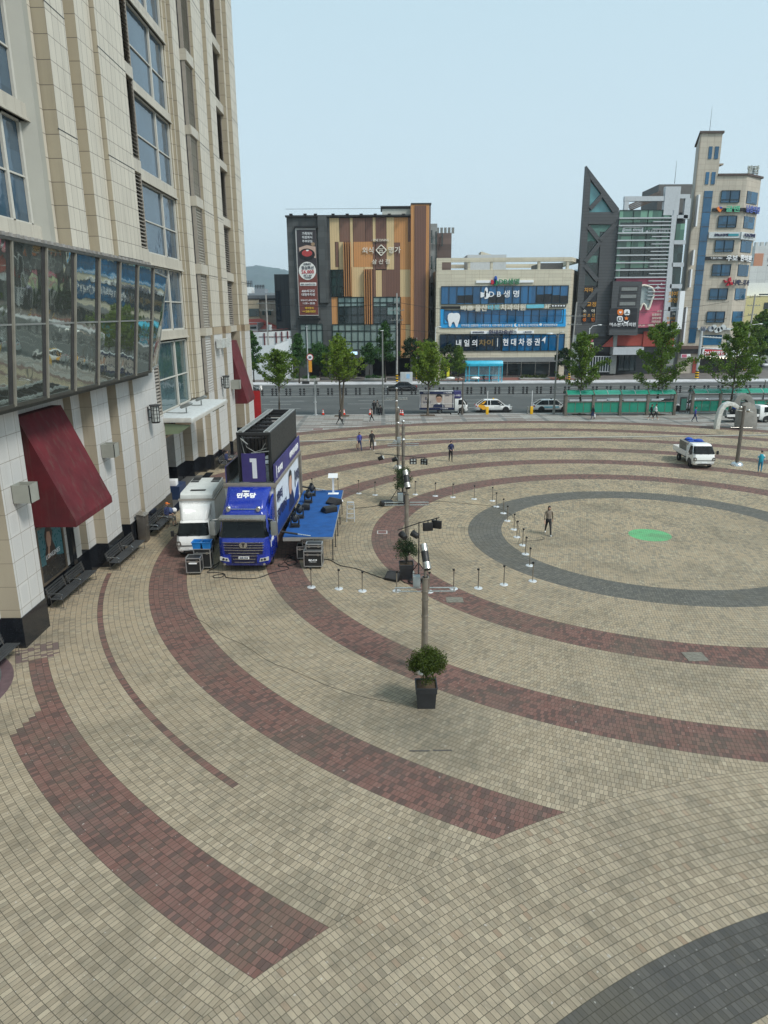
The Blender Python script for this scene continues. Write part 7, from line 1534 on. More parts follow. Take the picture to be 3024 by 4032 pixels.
def gin(fx, fy, ytop, xl, xr, ylow, lab, seed, leaf='leaf_ginkgo', stems=1, n=3600, Y=None):
    x, y = G(fx, fy); y = Y or min(y, KN-1.2); x = PY(fx, fy, y)[0]; h = PY(fx, ytop, y)[1]; cw = (PY(xr, ytop, y)[0]-PY(xl, ytop, y)[0])/2; z0 = PY(fx, ylow, y)[1]
    t = tree('ginkgo_tree', lab, x, y, h, cw*.95, max(1.0, z0), leaf, seed, int(n*1.7), stems, .23, group=gk); t['label'] = lab
    b = MB(); b.box(-.9, .9, -.7, .7, .005, .016); o = b.build('tree_pit', M['soil'], t); return t
gin(1101, 1629, 1375, 990, 1168, 1530, 'ginkgo tree rising behind the open screen tower, leftmost of the kerb row', 11, 'leaf_ginkgo_dark')
gin(1346, 1635, 1330, 1232, 1402, 1510, 'two stemmed ginkgo tree left of the three officers', 12, stems=2)
gin(1684, 1632, 1345, 1578, 1790, 1530, 'yellow green ginkgo tree standing before the poster truck', 13, n=4600)
gin(2280, 1632, 1300, 2215, 2405, 1535, 'ginkgo tree behind the left end of the green shelter', 14, 'leaf_ginkgo_dark', n=4600)
gin(2583, 1632, 1262, 2458, 2710, 1540, 'tall ginkgo tree behind the middle of the green shelter', 15, 'leaf_ginkgo_dark', n=5200)
gin(2873, 1632, 1262, 2745, 2995, 1535, 'tall ginkgo tree behind the right green shelter', 16, 'leaf_ginkgo_dark', n=5200)
ft = 'street trees across the road'
def far(fx, ybase, ytop, xl, xr, ylow, Y, lab, seed, leaf='leaf_dark', style='round', n=1800, size=.3, name='street_tree', group=ft, cat='tree'):
    x = PY(fx, ybase, Y)[0]; h = PY(fx, ytop, Y)[1]; cw = (PY(xr, ytop, Y)[0]-PY(xl, ytop, Y)[0])/2; z0 = max(.4, PY(fx, ylow, Y)[1])
    return tree(name, lab, x, Y, h, cw*1.15, z0, leaf, seed, int(n*1.6), 1, size, 'dark_bark', style, group=group, cat=cat, z=.03)
far(1179, 1508, 1310, 1122, 1220, 1440, 131, 'dark green tree left of the pale pole with the round sign', 21, style='cone')
far(1260, 1490, 1350, 1215, 1305, 1440, 137, 'bushy tree before the left dark wall of the restaurant', 22)
far(1335, 1490, 1310, 1300, 1370, 1440, 137, 'bushy tree before the restaurant windows, behind the two stemmed ginkgo', 23, leaf='leaf_ginkgo_dark')
far(1455, 1490, 1350, 1425, 1485, 1430, 138, 'small dark tree left of the parking entrance pier', 24)
far(1517, 1508, 1262, 1462, 1560, 1425, 131.5, 'tall pointed tree before the restaurant entrance', 25, style='cone', n=2600)
far(1615, 1495, 1330, 1575, 1650, 1410, 136, 'dark pine tree left of the cream office', 26, 'leaf_pine', 'pine', 1200, .3, 'pine_tree')
far(1690, 1495, 1330, 1665, 1720, 1420, 137, 'sparse pine tree behind the ginkgo at the cream office corner', 27, 'leaf_pine', 'pine', 900, .3, 'pine_tree')
far(1770, 1500, 1355, 1740, 1805, 1440, 136, 'dark pine tree in the bed before the cream office', 28, 'leaf_pine', 'pine', 1000, .3, 'pine_tree')
far(1804, 1507, 1360, 1765, 1845, 1470, 131, 'light green ginkgo left of the cyan shelter', 29, 'leaf_ginkgo_dark', 'cone', 2000, .25, 'ginkgo_tree')
far(2222, 1500, 1370, 2195, 2262, 1450, 134, 'dark gnarled pine at the right corner of the cream office', 30, 'leaf_pine', 'pine', 1400, .3, 'pine_tree')
far(1000, 1500, 1300, 965, 1030, 1450, 134, 'dark leafy tree between the store corner and the white hoarding', 31, n=2200)
far(2935, 1470, 1260, 2880, 2990, 1400, 152, 'broad green tree behind the right ginkgo, beside the medical tower', 32, leaf='leaf_ginkgo_dark', n=3200, size=.4)
far(2985, 1450, 1215, 2930, 3040, 1400, 165, 'large green tree before the yellow house', 33, leaf='leaf_ginkgo_dark', n=3600, size=.45)
far(3035, 1460, 1230, 2985, 3080, 1400, 158, 'large green tree cut by the right frame edge', 34, n=3200, size=.45)
far(1040, 1460, 1440, 1020, 1075, 1480, 140, 'low shrub at the foot of the white hoarding', 35, 'leaf_shrub', 'round', 700, .2, 'shrub', cat='shrub')
# ================================================================ VEHICLES  (front faces local -Y)
def wheel(t, x, y, r, w_, side, rim='steel', dual=False):
    b = MB(); xo = x+side*w_/2; prof = [(r*.62, -w_/2), (r*.94, -w_/2), (r, -w_/2+.03), (r, w_/2-.03), (r*.94, w_/2), (r*.62, w_/2)]
    n_ = 22; vs = []; fs = []
    for pr, px_ in prof:
        for i in range(n_): a = 2*math.pi*i/n_; vs.append((x+px_, y+pr*math.cos(a), r+pr*math.sin(a)))
    for j in range(len(prof)-1):
        for i in range(n_): fs.append((j*n_+i, j*n_+(i+1) % n_, (j+1)*n_+(i+1) % n_, (j+1)*n_+i))
    b.add(vs, fs); wv = bld(b, 'wheel', M['rubber'], t, smooth=True)
    b = MB(); xs = x+side*(w_/2-.05); b.cyl((xs-side*.04, y, r), (xs, y, r), r*.64, r*.64, n_, 0); b.cyl((xs, y, r), (xs+side*.03, y, r), r*.18, n=12, m=0)
    for k in range(5):
        a = k*1.2566; c = Vector((xs+side*.006, y+.38*r*math.cos(a), r+.38*r*math.sin(a))); b.cyl(c, c+Vector((side*.006, 0, 0)), r*.12, n=8, m=1)
    bld(b, 'rim', [M[rim], M['black_plastic']], wv)
def sec(w, y, z): return [(-w, y, z), (w, y, z)]
def cabshape(b, secs, m=0):
    # secs: list of (z, half width, y_front, y_back, corner) lofted upward
    rings = []
    for z, w, yf, yb, c in secs:
        rings.append([(-w, yb, z), (-w, yf+c, z), (-w+c, yf, z), (w-c, yf, z), (w, yf+c, z), (w, yb, z)])
    b.loft(rings, m)
def quad(b, p, q, r_, s_, m=0): b.add([p, q, r_, s_], [(0, 1, 2, 3)], m)
# ---- the blue campaign truck
T0 = thing('campaign_truck', 'big blue box truck with purple number 1 board and open screen tower', 'truck', (-6.87, 32.95, 0), R(-1.6))
b = MB(); cabshape(b, [(.32, 1.16, .12, 2.1, .2), (.5, 1.24, .0, 2.1, .22), (1.0, 1.25, .0, 2.1, .2), (1.75, 1.24, .04, 2.1, .16), (1.8, 1.23, .07, 2.1, .16), (2.72, 1.13, .36, 2.1, .18), (2.98, 1.08, .5, 2.1, .22), (3.12, 1.0, .8, 2.1, .25)])
cab = bld(b, 'cab', M['blue_paint'], T0, bevel=.05, seg=3)
b = MB(); quad(b, (-1.06, .03, 1.8), (1.06, .03, 1.8), (.97, .31, 2.66), (-.97, .31, 2.66)); quad(b, (-1.06, .03, 1.8), (-.97, .31, 2.66), (-1.14, .52, 2.6), (-1.23, .24, 1.82)); quad(b, (1.06, .03, 1.8), (.97, .31, 2.66), (1.14, .52, 2.6), (1.23, .24, 1.82)); ws = bld(b, 'windscreen', M['car_glass'], T0)
for s in (-1, 1): b = MB(); quad(b, (s*1.253, .4, 1.82), (s*1.253, 1.35, 1.78), (s*1.165, 1.35, 2.6), (s*1.165, .62, 2.62)); bld(b, 'side_window', M['car_glass'], T0)
b = MB(); b.prism([(.02, 2.62), (-.12, 2.72), (-.1, 2.86), (.3, 2.88), (.38, 2.74)], -1.1, 1.1, 'x', 0); b.box(-.95, .95, -.14, -.1, 2.74, 2.82, 1); bld(b, 'sun_visor', [M['grey_metal'], M['chrome']], T0, bevel=.015)
b = MB(); cabshape(b, [(3.0, 1.0, .62, 2.3, .12), (3.14, 1.0, .68, 2.3, .14), (3.45, 1.03, 1.05, 2.3, .2), (3.78, 1.1, 1.62, 2.3, .25), (3.86, 1.1, 1.8, 2.3, .25)]); df = bld(b, 'roof_deflector', M['blue_paint'], T0, bevel=.05, seg=3)
for s in (-1, 1): b = MB(); b.prism([(.9, 2.2), (2.25, 2.2), (2.25, 3.5), (1.9, 3.35), (1.3, 3.0), (.95, 2.7)], s*1.14-.05, s*1.14+.05, 'x'); bld(b, 'side_fairing', M['blue_paint'], T0, bevel=.04)
tilt_ = R(90-50)
text('민주당', .5, M['text_white'], T0, (.0, 1.27, 3.60), (R(40), 0, 0), w=.95, h=.32, bold=.02, ext=.015); text('더불어', .3, M['text_white'], T0, (-.05, 1.44, 3.77), (R(40), 0, 0), w=.34, h=.1, bold=.02, ext=.015)
for x in (-.75, .72): b = MB(); b.sphere((x, .55, 3.12), .13, 12, 8, 0, (1, .8, 1)); b.cyl((x, .42, 3.1), (x, .44, 3.1), .1, n=12); b.box(x-.03, x+.03, .52, .6, 2.95, 3.1); bld(b, 'roof_lamp', M['chrome'], T0, smooth=True)
b = MB(); b.tube([(-.62, .62, 3.08), (.6, .62, 3.08)], .022, 6); bld(b, 'lamp_rail', M['chrome'], T0)
# grille
b = MB(); b.box(-.92, .92, -.03, .05, .98, 1.56); b.box(-.62, .62, -.035, .05, .5, .98); gr = bld(b, 'grille', pm('grille_dark', (.006, .008, .04), .3), T0)
for i, z in enumerate((1.56, 1.43, 1.3, 1.17, 1.02, .88, .72, .56)):
    w_ = (1.0, 1.0, .98, .96, .76, .66, .62, .55)[i]; b = MB(); b.prism([(-w_, -.03), (0, -.075), (w_, -.03), (w_, .02), (-w_, .02)], z-.013, z+.013, 'z'); c = bld(b, 'grille_bar', M['chrome'], gr)
b = MB(); b.cyl((0, -.09, 1.45), (0, -.06, 1.45), .16, n=20); b.xf(Matrix.Diagonal((1.25, 1, 1, 1))@Matrix.Translation((0, 0, 0))); c = bld(b, 'badge', M['chrome'], gr)
b = MB(); b.box(-.035, .035, -.1, -.088, 1.34, 1.55); b.box(-.1, .1, -.1, -.088, 1.5, 1.54); bld(b, 'badge_mark', M['black_plastic'], gr)
b = MB(); b.box(-.26, .26, -.085, -.07, .74, .86); pl = bld(b, 'number_plate', M['text_white'], T0); text('98르 9849', .1, M['text_dark'], pl, (0, -.09, .8), w=.44, h=.08, bold=.01, ext=.003)
for s in (-1, 1):
    b = MB(); b.prism([(s*1.2, .82), (s*1.2, .66), (s*.74, .58), (s*.8, .76)], -.035, .1, 'y', 0); h = bld(b, 'headlight', M['headlamp'], T0)
    b = MB(); b.cyl((s*1.02, -.05, .72), (s*1.02, -.03, .72), .06, n=12); b.cyl((s*.87, -.05, .69), (s*.87, -.03, .69), .05, n=12); bld(b, 'lens', M['black_plastic'], h)
    b = MB(); b.cyl((s*.98, -.05, .46), (s*.98, .0, .46), .06, n=14); bld(b, 'fog_lamp', M['chrome'], T0)
    b = MB(); b.tube([(s*1.16, .35, 2.66), (s*1.5, .12, 2.66), (s*1.5, .12, 2.6)], .03, 6); b.box(s*1.5-.13, s*1.5+.13, .06, .2, 1.9, 2.6); bld(b, 'mirror', M['grey_metal'], T0, bevel=.03)
    for y in (1.45, 7.6, 8.8): wheel(T0, s*1.0, y, .5, .32, s, 'steel')
    b = MB(); b.prism([(.85, 1.0), (.92, 1.15), (1.2, 1.25), (1.7, 1.25), (2.0, 1.1), (2.1, .6), (2.15, 1.3), (.7, 1.3), (.78, .7)], s*1.22-.05, s*1.22+.05, 'x'); bld(b, 'wheel_arch', M['blue_paint'], T0)
for i, x in enumerate((-.35, .45)): b = MB(); b.tube([(x, .0, 1.82), (x+.5, .16, 2.0)], .015, 5); bld(b, 'wiper', M['black_plastic'], T0)
tl_ = text('1', .5, M['text_white'], T0, (1.262, .55, 1.35), (math.pi/2, 0, math.pi/2), w=.12, h=.34, ext=.004); text('이재명', .3, M['text_white'], T0, (1.262, .98, 1.48), (math.pi/2, 0, math.pi/2), w=.55, h=.24, ext=.004, bold=.02)
b = MB(); b.box(-1.0, 1.0, 2.1, 11.2, .65, 1.1); b.box(-.9, .9, 2.2, 6.6, .5, .66); bld(b, 'chassis', M['dark_metal'], T0)
# box body
BY0, BY1, BZ0, BZ1 = 2.2, 11.35, 1.12, 3.93
b = MB(); b.box(-1.28, -1.2, BY0, BY1, BZ0, BZ1); b.box(-1.2, 1.2, BY0, BY0+.08, BZ0, BZ1); b.box(-1.2, 1.2, BY1-.08, BY1, BZ0, BZ1); b.box(-1.2, 1.2, BY0, BY1, BZ0, BZ0+.1); b.box(-1.2, 1.1, BY0, BY1, 3.6, 3.7); body = bld(b, 'body', M['white_paint'], T0)
b = MB(); b.box(1.18, 1.24, BY0+.1, BY1-.9, BZ0, BZ1-.1); bld(b, 'backdrop', pm('backdrop_pale', (.6, .66, .73), .5, var=.1), T0)
b = MB(); b.box(-1.34, 1.34, BY0-.1, BY0+.12, 3.78, 4.0); b.box(1.2, 1.34, BY0, BY1, 3.84, 4.0); b.box(-1.34, -1.2, BY0, BY1, 3.84, 4.0); b.box(-1.34, 1.34, BY1-.05, BY1+.1, 3.84, 4.0); b.box(1.2, 1.34, BY1-.12, BY1+.08, .9, 3.9); b.box(1.2, 1.3, BY0-.02, BY0+.1, .9, 3.9)
bld(b, 'body_frame', pm('frame_taupe', (.26, .235, .2), .45, metal=.3), T0, bevel=.01)
bd = Matrix.Translation((0, 0, 0)); X = 1.245
b = MB(); b.prism([(BY0+.1, 1.15), (BY0+.1, 1.6), (BY0+1.6, 2.5), (BY0+3.3, 2.25), (BY0+5.6, 1.9), (BY0+6.1, 1.5), (BY1-2.1, 2.0), (BY1-1, 2.3), (BY1-1, 1.15)], X, X+.006, 'x', 0)
b.prism([(BY0+4.0, 1.35), (BY0+4.4, 2.0), (BY0+4.5, 2.35), (BY0+4.35, 2.9), (BY0+4.6, 3.4), (BY0+5.0, 3.6), (BY0+5.45, 3.4), (BY0+5.6, 2.9), (BY0+5.5, 2.4), (BY0+6.0, 2.0), (BY0+6.3, 1.35)], X+.007, X+.012, 'x', 1)
b.prism([(BY0+4.5, 2.4), (BY0+4.42, 2.85), (BY0+4.6, 3.3), (BY0+5.35, 3.3), (BY0+5.5, 2.85), (BY0+5.35, 2.35), (BY0+4.95, 2.15)], X+.013, X+.017, 'x', 2)
b.prism([(BY0+4.35, 2.9), (BY0+4.5, 3.45), (BY0+5.0, 3.65), (BY0+5.5, 3.42), (BY0+5.6, 2.95), (BY0+5.35, 3.25), (BY0+4.7, 3.28)], X+.018, X+.022, 'x', 3)
bld(b, 'backdrop_print', [pm('print_blue', (.01, .05, .25), .5), M['navy'], M['skin'], M['hair']], T0)
rt = (math.pi/2, 0, math.pi/2)
text('재부터', .8, M['text_navy'], T0, (X+.02, BY0+1.35, 3.05), rt, w=1.7, h=.62, ext=.004, bold=.03); text('진짜 대한민국', .8, M['text_navy'], T0, (X+.02, BY0+1.95, 2.2), rt, w=3.0, h=.55, ext=.004, bold=.03)
text('1', .9, M['text_navy'], T0, (X+.02, BY0+6.75, 2.7), rt, w=.2, h=1.0, ext=.004); text('이재명', .8, M['text_navy'], T0, (X+.02, BY0+7.7, 2.75), rt, w=1.4, h=.7, ext=.004, bold=.03)
# banner boards on the roof
b = MB(); b.box(1.2, 1.26, BY0+.15, BY1, 4.0, 4.92, 0); sb = bld(b, 'banner_board', M['banner_purple'], T0)
text('1', .8, M['text_white'], sb, (1.27, BY0+.7, 4.45), rt, w=.12, h=.62, ext=.004); text('기호 이재명', .5, M['text_white'], sb, (1.27, BY0+1.8, 4.42), rt, w=1.5, h=.36, ext=.004, bold=.03); text('이제부터 진짜 대한민국', .5, M['text_white'], sb, (1.27, BY1-2.4, 4.42), rt, w=3.4, h=.4, ext=.004, bold=.03)
b = MB(); b.box(-1.26, -1.2, BY0+.15, BY0+5.5, 4.0, 4.85, 0); b.box(-1.2, -1.18, BY0+.15, BY0+5.5, 4.0, 4.85, 1); bld(b, 'banner_board', [M['banner_purple'], M['black_plastic']], T0)
b = MB(); b.box(-.4, .8, BY0+.2, BY0+.26, 4.03, 5.5, 0); nb = bld(b, 'number_board', [M['purple'], M['grey_metal']], T0); b = MB(); b.prism([(.02, 5.25), (.36, 5.25), (.36, 4.22), (.13, 4.22), (.13, 5.06), (.02, 5.06)], BY0+.185, BY0+.199, 'y'); b.build('lettering', M['banner_white'], nb)
# the screen tower: two screen walls with open truss between
LX0, LX1, LY0, LY1, LZ = -.62, 1.12, BY0+.35, BY1-.15, 6.55
b = MB(); b.box(LX1-.1, LX1, LY0, LY1, 4.0, LZ); bld(b, 'screen_wall', pm('led_black', (.018, .02, .02), .5, var=.1), T0)
b = MB(); b.box(LX0, LX0+.1, LY0, LY1, 4.0, LZ); bld(b, 'screen_wall', M['led_black'], T0)
for x0_ in (LX0+.06, LX1-.34):
    b = MB(); b.box(x0_+.06, x0_+.2, LY0, LY1, LZ, LZ+.07, 0); 
    k = LY0
    while k < LY1-.2: b.box(x0_-.02, x0_+.05, k, k+.12, LZ-.02, LZ+.05, 1); b.box(x0_+.22, x0_+.28, k+.1, k+.22, LZ-.02, LZ+.05, 1); k += .3
    bld(b, 'top_rail', [M['grey_metal'], M['light_metal']], T0)
tr_ = MB(); rnd = random.Random(4); n_ = 6
for i in range(n_+1):
    y = LY0+.15+(LY1-LY0-.3)*i/n_
    tr_.box(LX0+.1, LX1-.1, y-.04, y+.04, LZ-.22, LZ-.12); tr_.box(LX0+.1, LX0+.2, y-.04, y+.04, 4.0, LZ-.1); tr_.box(LX1-.2, LX1-.1, y-.04, y+.04, 4.0, LZ-.1)
    if i < n_:
        y2 = LY0+.15+(LY1-LY0-.3)*(i+1)/n_; tr_.tube([(LX0+.15, y, LZ-.3), (LX1-.15, y2, LZ-.55)], .025, 5); tr_.tube([(LX1-.15, y, LZ-.3), (LX0+.15, y2, LZ-.8)], .02, 5); tr_.tube([(LX0+.15, y, 4.8), (LX1-.15, y2, 4.6)], .03, 5)
tr_.box(LX0, LX1, LY1-.02, LY1+.06, LZ-.35, LZ+.02); tr_.box(LX0, LX1, LY0-.04, LY0+.04, LZ-.12, LZ-.0)
bld(tr_, 'truss', pm('truss_black', (.03, .03, .032), .45, metal=.3), T0)
for x0_ in (LX0+.13,):
    for i in range(9): b = MB(); y = LY0+.4+i*.95; b.box(x0_, x0_+.12, y, y+.6, 4.3, 5.9); bld(b, 'control_box', M['black_plastic'], T0)
b = MB(); b.tube([(LX0+.25, LY0+.1, LZ-.2), (LX0+.5, LY0, 5.8), (LX0+.9, LY0, 5.55), (LX1-.25, LY0, 5.75)], .018, 5); b.tube([(LX0+.2, LY0+.1, LZ-.4), (LX0+.35, LY0, 5.5), (LX0+1.0, LY0, 5.3), (LX1-.3, LY0+.1, 6.0)], .018, 5); b.tube([(.1, LY0-.05, 5.5), (1.0, LY0-.05, 5.6)], .03, 6); b.tube([(LX0+.2, LY0, LZ-.3), (LX0+.55, LY0-.03, 5.95)], .035, 6); bld(b, 'cable_loom', M['grey_metal'], T0)
b = MB()
for i in range(3): b.box(-.1+.3*i, .1+.3*i, LY0+1+i*.6, LY0+1.4+i*.6, 4.0, 4.4)
bld(b, 'machinery', M['grey_metal'], T0)
# ---- small cab-over trucks
def small_truck(name, label, x, y, rz, kind, group=None):
    t = thing(name, label, 'truck', (x, y, 0), rz, group); wp = M['white_paint']
    b = MB(); cabshape(b, [(.3, .8, .1, 1.7, .14), (.42, .85, .0, 1.7, .18), (.8, .87, .0, 1.7, .16), (1.12, .86, .08, 1.7, .16), (1.2, .85, .14, 1.7, .14), (1.82, .74, .62, 1.7, .16), (1.9, .68, .74, 1.66, .2)]); bld(b, 'cab', wp, t, bevel=.04, seg=3)
    b = MB(); quad(b, (-.72, .1, 1.2), (.72, .1, 1.2), (.62, .52, 1.78), (-.62, .52, 1.78)); quad(b, (-.72, .1, 1.2), (-.62, .52, 1.78), (-.73, .62, 1.76), (-.84, .22, 1.22)); quad(b, (.72, .1, 1.2), (.62, .52, 1.78), (.73, .62, 1.76), (.84, .22, 1.22)); bld(b, 'windscreen', M['car_glass'], t)
    for s in (-1, 1):
        b = MB(); quad(b, (s*.872, .38, 1.16), (s*.872, 1.25, 1.14), (s*.765, 1.2, 1.74), (s*.765, .68, 1.76)); bld(b, 'side_window', M['car_glass'], t)
        b = MB(); b.prism([(s*.84, .92), (s*.86, .66), (s*.58, .68), (s*.62, .88), (s*.7, .95)], -.03, .08, 'y'); h = bld(b, 'headlight', pm('lamp_dark', (.12, .11, .1), .15, spec=.9, var=.8, scale=25), t)
        b = MB(); b.cyl((s*.72, -.045, .8), (s*.72, -.03, .8), .06, n=12); bld(b, 'lens', M['headlamp'], h)
        b = MB(); b.box(s*.66-.09, s*.66+.09, -.03, .02, .44, .52); bld(b, 'fog_lamp', M['headlamp'], t)
        b = MB(); b.tube([(s*.86, .35, 1.25), (s*1.02, .25, 1.3)], .02, 6); b.box(s*1.06-.08, s*1.06+.08, .18, .3, 1.15, 1.45); bld(b, 'mirror', M['black_plastic'], t, bevel=.03)
        b = MB(); b.box(s*.872-.005, s*.872+.005, .98, 1.12, .98, 1.02); bld(b, 'door_handle', M['black_plastic'], t)
        b = MB(); b.prism([(.42, .3), (.42, .5), (.55, .72), (.85, .8), (1.15, .7), (1.28, .5), (1.28, .3)], s*.875-.01, s*.875+.004, 'x'); bld(b, 'wheel_arch', M['black_plastic'], t)
        wheel(t, s*.76, .85, .33, .2, s, 'steel'); wheel(t, s*.74, 3.55, .3, .2, s, 'grey_metal')
    b = MB(); b.box(-.52, .52, -.03, .02, .36, .44); b.box(-.6, .6, -.025, .02, .68, .72); bld(b, 'air_intake', M['black_plastic'], t)
    b = MB(); b.box(-.22, .22, -.035, -.02, .48, .58); pl = bld(b, 'number_plate', M['text_white'], t)
    for x_ in (-.3, .3): b = MB(); b.tube([(x_, .08, 1.19), (x_+.35, .16, 1.27)], .012, 4); bld(b, 'wiper', M['black_plastic'], t)
    b = MB(); b.box(-.5, .5, 1.5, 5.0, .42, .62); bld(b, 'chassis', M['dark_metal'], t)
    if kind == 'box':
        b = MB(); cabshape(b, [(1.84, .68, .68, 1.75, .1), (1.92, .7, .7, 1.75, .12), (2.5, .78, 1.22, 1.75, .12), (2.58, .76, 1.36, 1.75, .12)]); bld(b, 'roof_deflector', wp, t, bevel=.03)
        b = MB(); b.box(-.93, .93, 1.75, 5.6, .7, 2.72); bd_ = bld(b, 'body', M['white_matte'], t); b = MB(); b.box(-.96, .96, 1.7, 5.64, 2.66, 2.76); bld(b, 'body_rail', pm('rail_taupe', (.3, .28, .25), .6), t)
        b = MB(); b.prism([(1.72, 2.76), (1.74, 2.98), (1.95, 3.08), (5.5, 3.08), (5.6, 2.76)], -.86, .86, 'x'); rf = bld(b, 'roof_unit', pm('roof_white', (.6, .62, .6), .5, var=.06, dirt=.15), t, bevel=.05)
        for x0_, x1_, y0_, y1_ in ((-.4, .4, 2.2, 2.5), (-.8, -.35, 4.3, 4.6), (.35, .8, 4.3, 4.6), (-.8, -.35, 4.75, 5.45), (.35, .8, 4.75, 5.45)): b = MB(); b.box(x0_, x1_, y0_, y1_, 3.08, 3.1); bld(b, 'vent_grille', M['black_plastic'], t)
    elif kind == 'pick':
        for s in (-1, 1): b = MB(); b.box(s*.86-.02, s*.86+.02, 1.85, 4.9, .78, 1.14); bld(b, 'side_board', wp, t)
        b = MB(); b.box(-.86, .86, 1.85, 4.9, .7, .78); b.box(-.86, .86, 4.88, 4.92, .78, 1.14); b.box(-.84, .84, 1.78, 1.84, .78, 1.6); bld(b, 'cargo_bed', wp, t)
    elif kind == 'flat':
        b = MB(); b.box(-.9, .9, 1.8, 5.5, .72, .84); b.box(-.86, .86, 1.76, 1.82, .8, 1.5); bld(b, 'cargo_bed', M['grey_metal'], t)
        for s in (-1, 1): b = MB(); b.box(s*.9-.02, s*.9+.02, 1.8, 5.5, .7, .98); bld(b, 'side_board', wp, t)
        b = MB(); b.box(-.85, .85, 5.5, 5.56, .8, 1.5, 0)
        for k in range(6): b.box(-.8+k*.28, -.62+k*.28, 5.57, 5.59, .9, 1.42, 1)
        bld(b, 'tail_gate', [M['light_metal'], M['grey_metal']], t)
    elif kind == 'poster':
        b = MB(); b.box(-.88, .88, 1.8, 6.1, .62, .78); b.box(-.9, .9, 1.78, 6.14, 2.62, 2.78); bld(b, 'body', M['white_paint'], t)
        b = MB(); b.box(-.75, .75, 1.9, 6.0, .78, 2.62); bld(b, 'inner_wall', M['banner_purple'], t)
        for x_ in (-.86, .86):
            for y_ in (1.84, 3.2, 4.9, 6.08): b = MB(); b.box(x_-.03, x_+.03, y_-.03, y_+.03, .78, 2.62); bld(b, 'frame_post', M['white_paint'], t)
            b = MB(); b.box(x_-.02, x_+.02, 1.84, 6.08, 1.25, 1.3); bld(b, 'frame_rail', M['white_paint'], t)
    return t
KT = small_truck('small_box_truck', 'small white box truck with rounded roof unit beside the blue truck', -9.95, 35.15, R(3.5), 'box')
pa, pb2 = Vector(G(2707, 1838)), Vector(G(2662, 1811)); 
PT = small_truck('pickup_truck', 'white pickup truck loaded with grey crates standing on the plaza rings', 25.75, 55.95, R(-3), 'pick')
FT = small_truck('flatbed_truck', 'white flatbed truck parked behind the arch sculpture', 44.3, 81.2, R(92), 'flat')
PO = small_truck('poster_truck', 'white truck with framed election poster and purple boards at the kerb', PY(1840, 1628, 91)[0], 91.2, R(90), 'poster')
PO.location.z = -.12
# poster side faces the plaza: local +X is world -Y after turning... (front to +X world => local -X faces +Y, local +X faces -Y)
sx = 1
def po(b, name, m): b.v = [(-x_, y_, z_) for x_, y_, z_ in b.v]; return bld(b, name, m, PO)
b = MB(); b.box(.78, .84, 2.0, 5.95, .8, 2.6, 0); po(b, 'poster_board', pm('poster_white', (.55, .6, .66), .5))
b = MB(); b.box(.86, .92, 1.75, 6.16, 2.5, 2.84, 0); b.box(.86, .92, 1.75, 6.16, .55, .78, 0); po(b, 'poster_strip', M['navy'])
b = MB(); c_ = 3.7
b.prism([(c_-.75, .82), (c_+.75, .82), (c_+.7, 1.1), (c_+.3, 1.35), (c_-.3, 1.35), (c_-.7, 1.1)], .845, .85, 'x', 0); b.prism([(c_-.13, 1.2), (c_+.13, 1.2), (c_+.2, 1.4), (c_-.2, 1.4)], .855, .86, 'x', 1)
b.prism([(c_+.36*math.cos(k*math.pi/10), 1.86+.48*math.sin(k*math.pi/10)) for k in range(20)], .865, .87, 'x', 2)
b.prism([(c_-.38, 1.9), (c_-.36, 2.3), (c_-.15, 2.48), (c_+.2, 2.48), (c_+.38, 2.25), (c_+.38, 1.9), (c_+.3, 2.15), (c_-.1, 2.2), (c_-.3, 2.1)], .872, .878, 'x', 3)
for s in (-1, 1): b.box(.88, .883, c_+s*.16-.1, c_+s*.16+.1, 1.92, 1.95, 3); b.box(.88, .882, c_+s*.16-.11, c_+s*.16+.11, 1.82, 1.84, 3)
b.box(.88, .883, c_-.1, c_+.1, 1.6, 1.63, 4); b.prism([(c_-.05, 1.72), (c_+.05, 1.72), (c_, 1.86)], .88, .883, 'x', 4)
po(b, 'portrait', [M['navy'], M['text_white'], M['skin'], M['hair'], pm('lip_red', (.35, .1, .08), .5)])
rl = (math.pi/2, 0, -math.pi/2)
def ptx(s_, y, z, w_, h_, m_='text_navy', x=.86): text(s_, 1, M[m_], PO, (-x, y, z), rl, w=w_, h=h_, ext=.004, bold=.02)
ptx('1', 5.35, 1.95, .14, .4); ptx('이재명', 5.25, 1.45, .95, .34); ptx('민주당', 2.65, 2.3, .5, .18); ptx('1 이재명', 2.6, 2.67, 1.0, .2, 'text_white', .93); ptx('1 이재명', 3.0, .67, .9, .15, 'text_white', .93); ptx('대한민국', 5.3, 2.67, .8, .14, 'text_white', .93)
b = MB(); b.box(-.5, .75, .9, 1.8, 1.95, 2.8); po(b, 'cab_board', M['banner_purple']); ptx('1 이재명', 1.35, 2.3, .7, .24, 'text_white', .76)
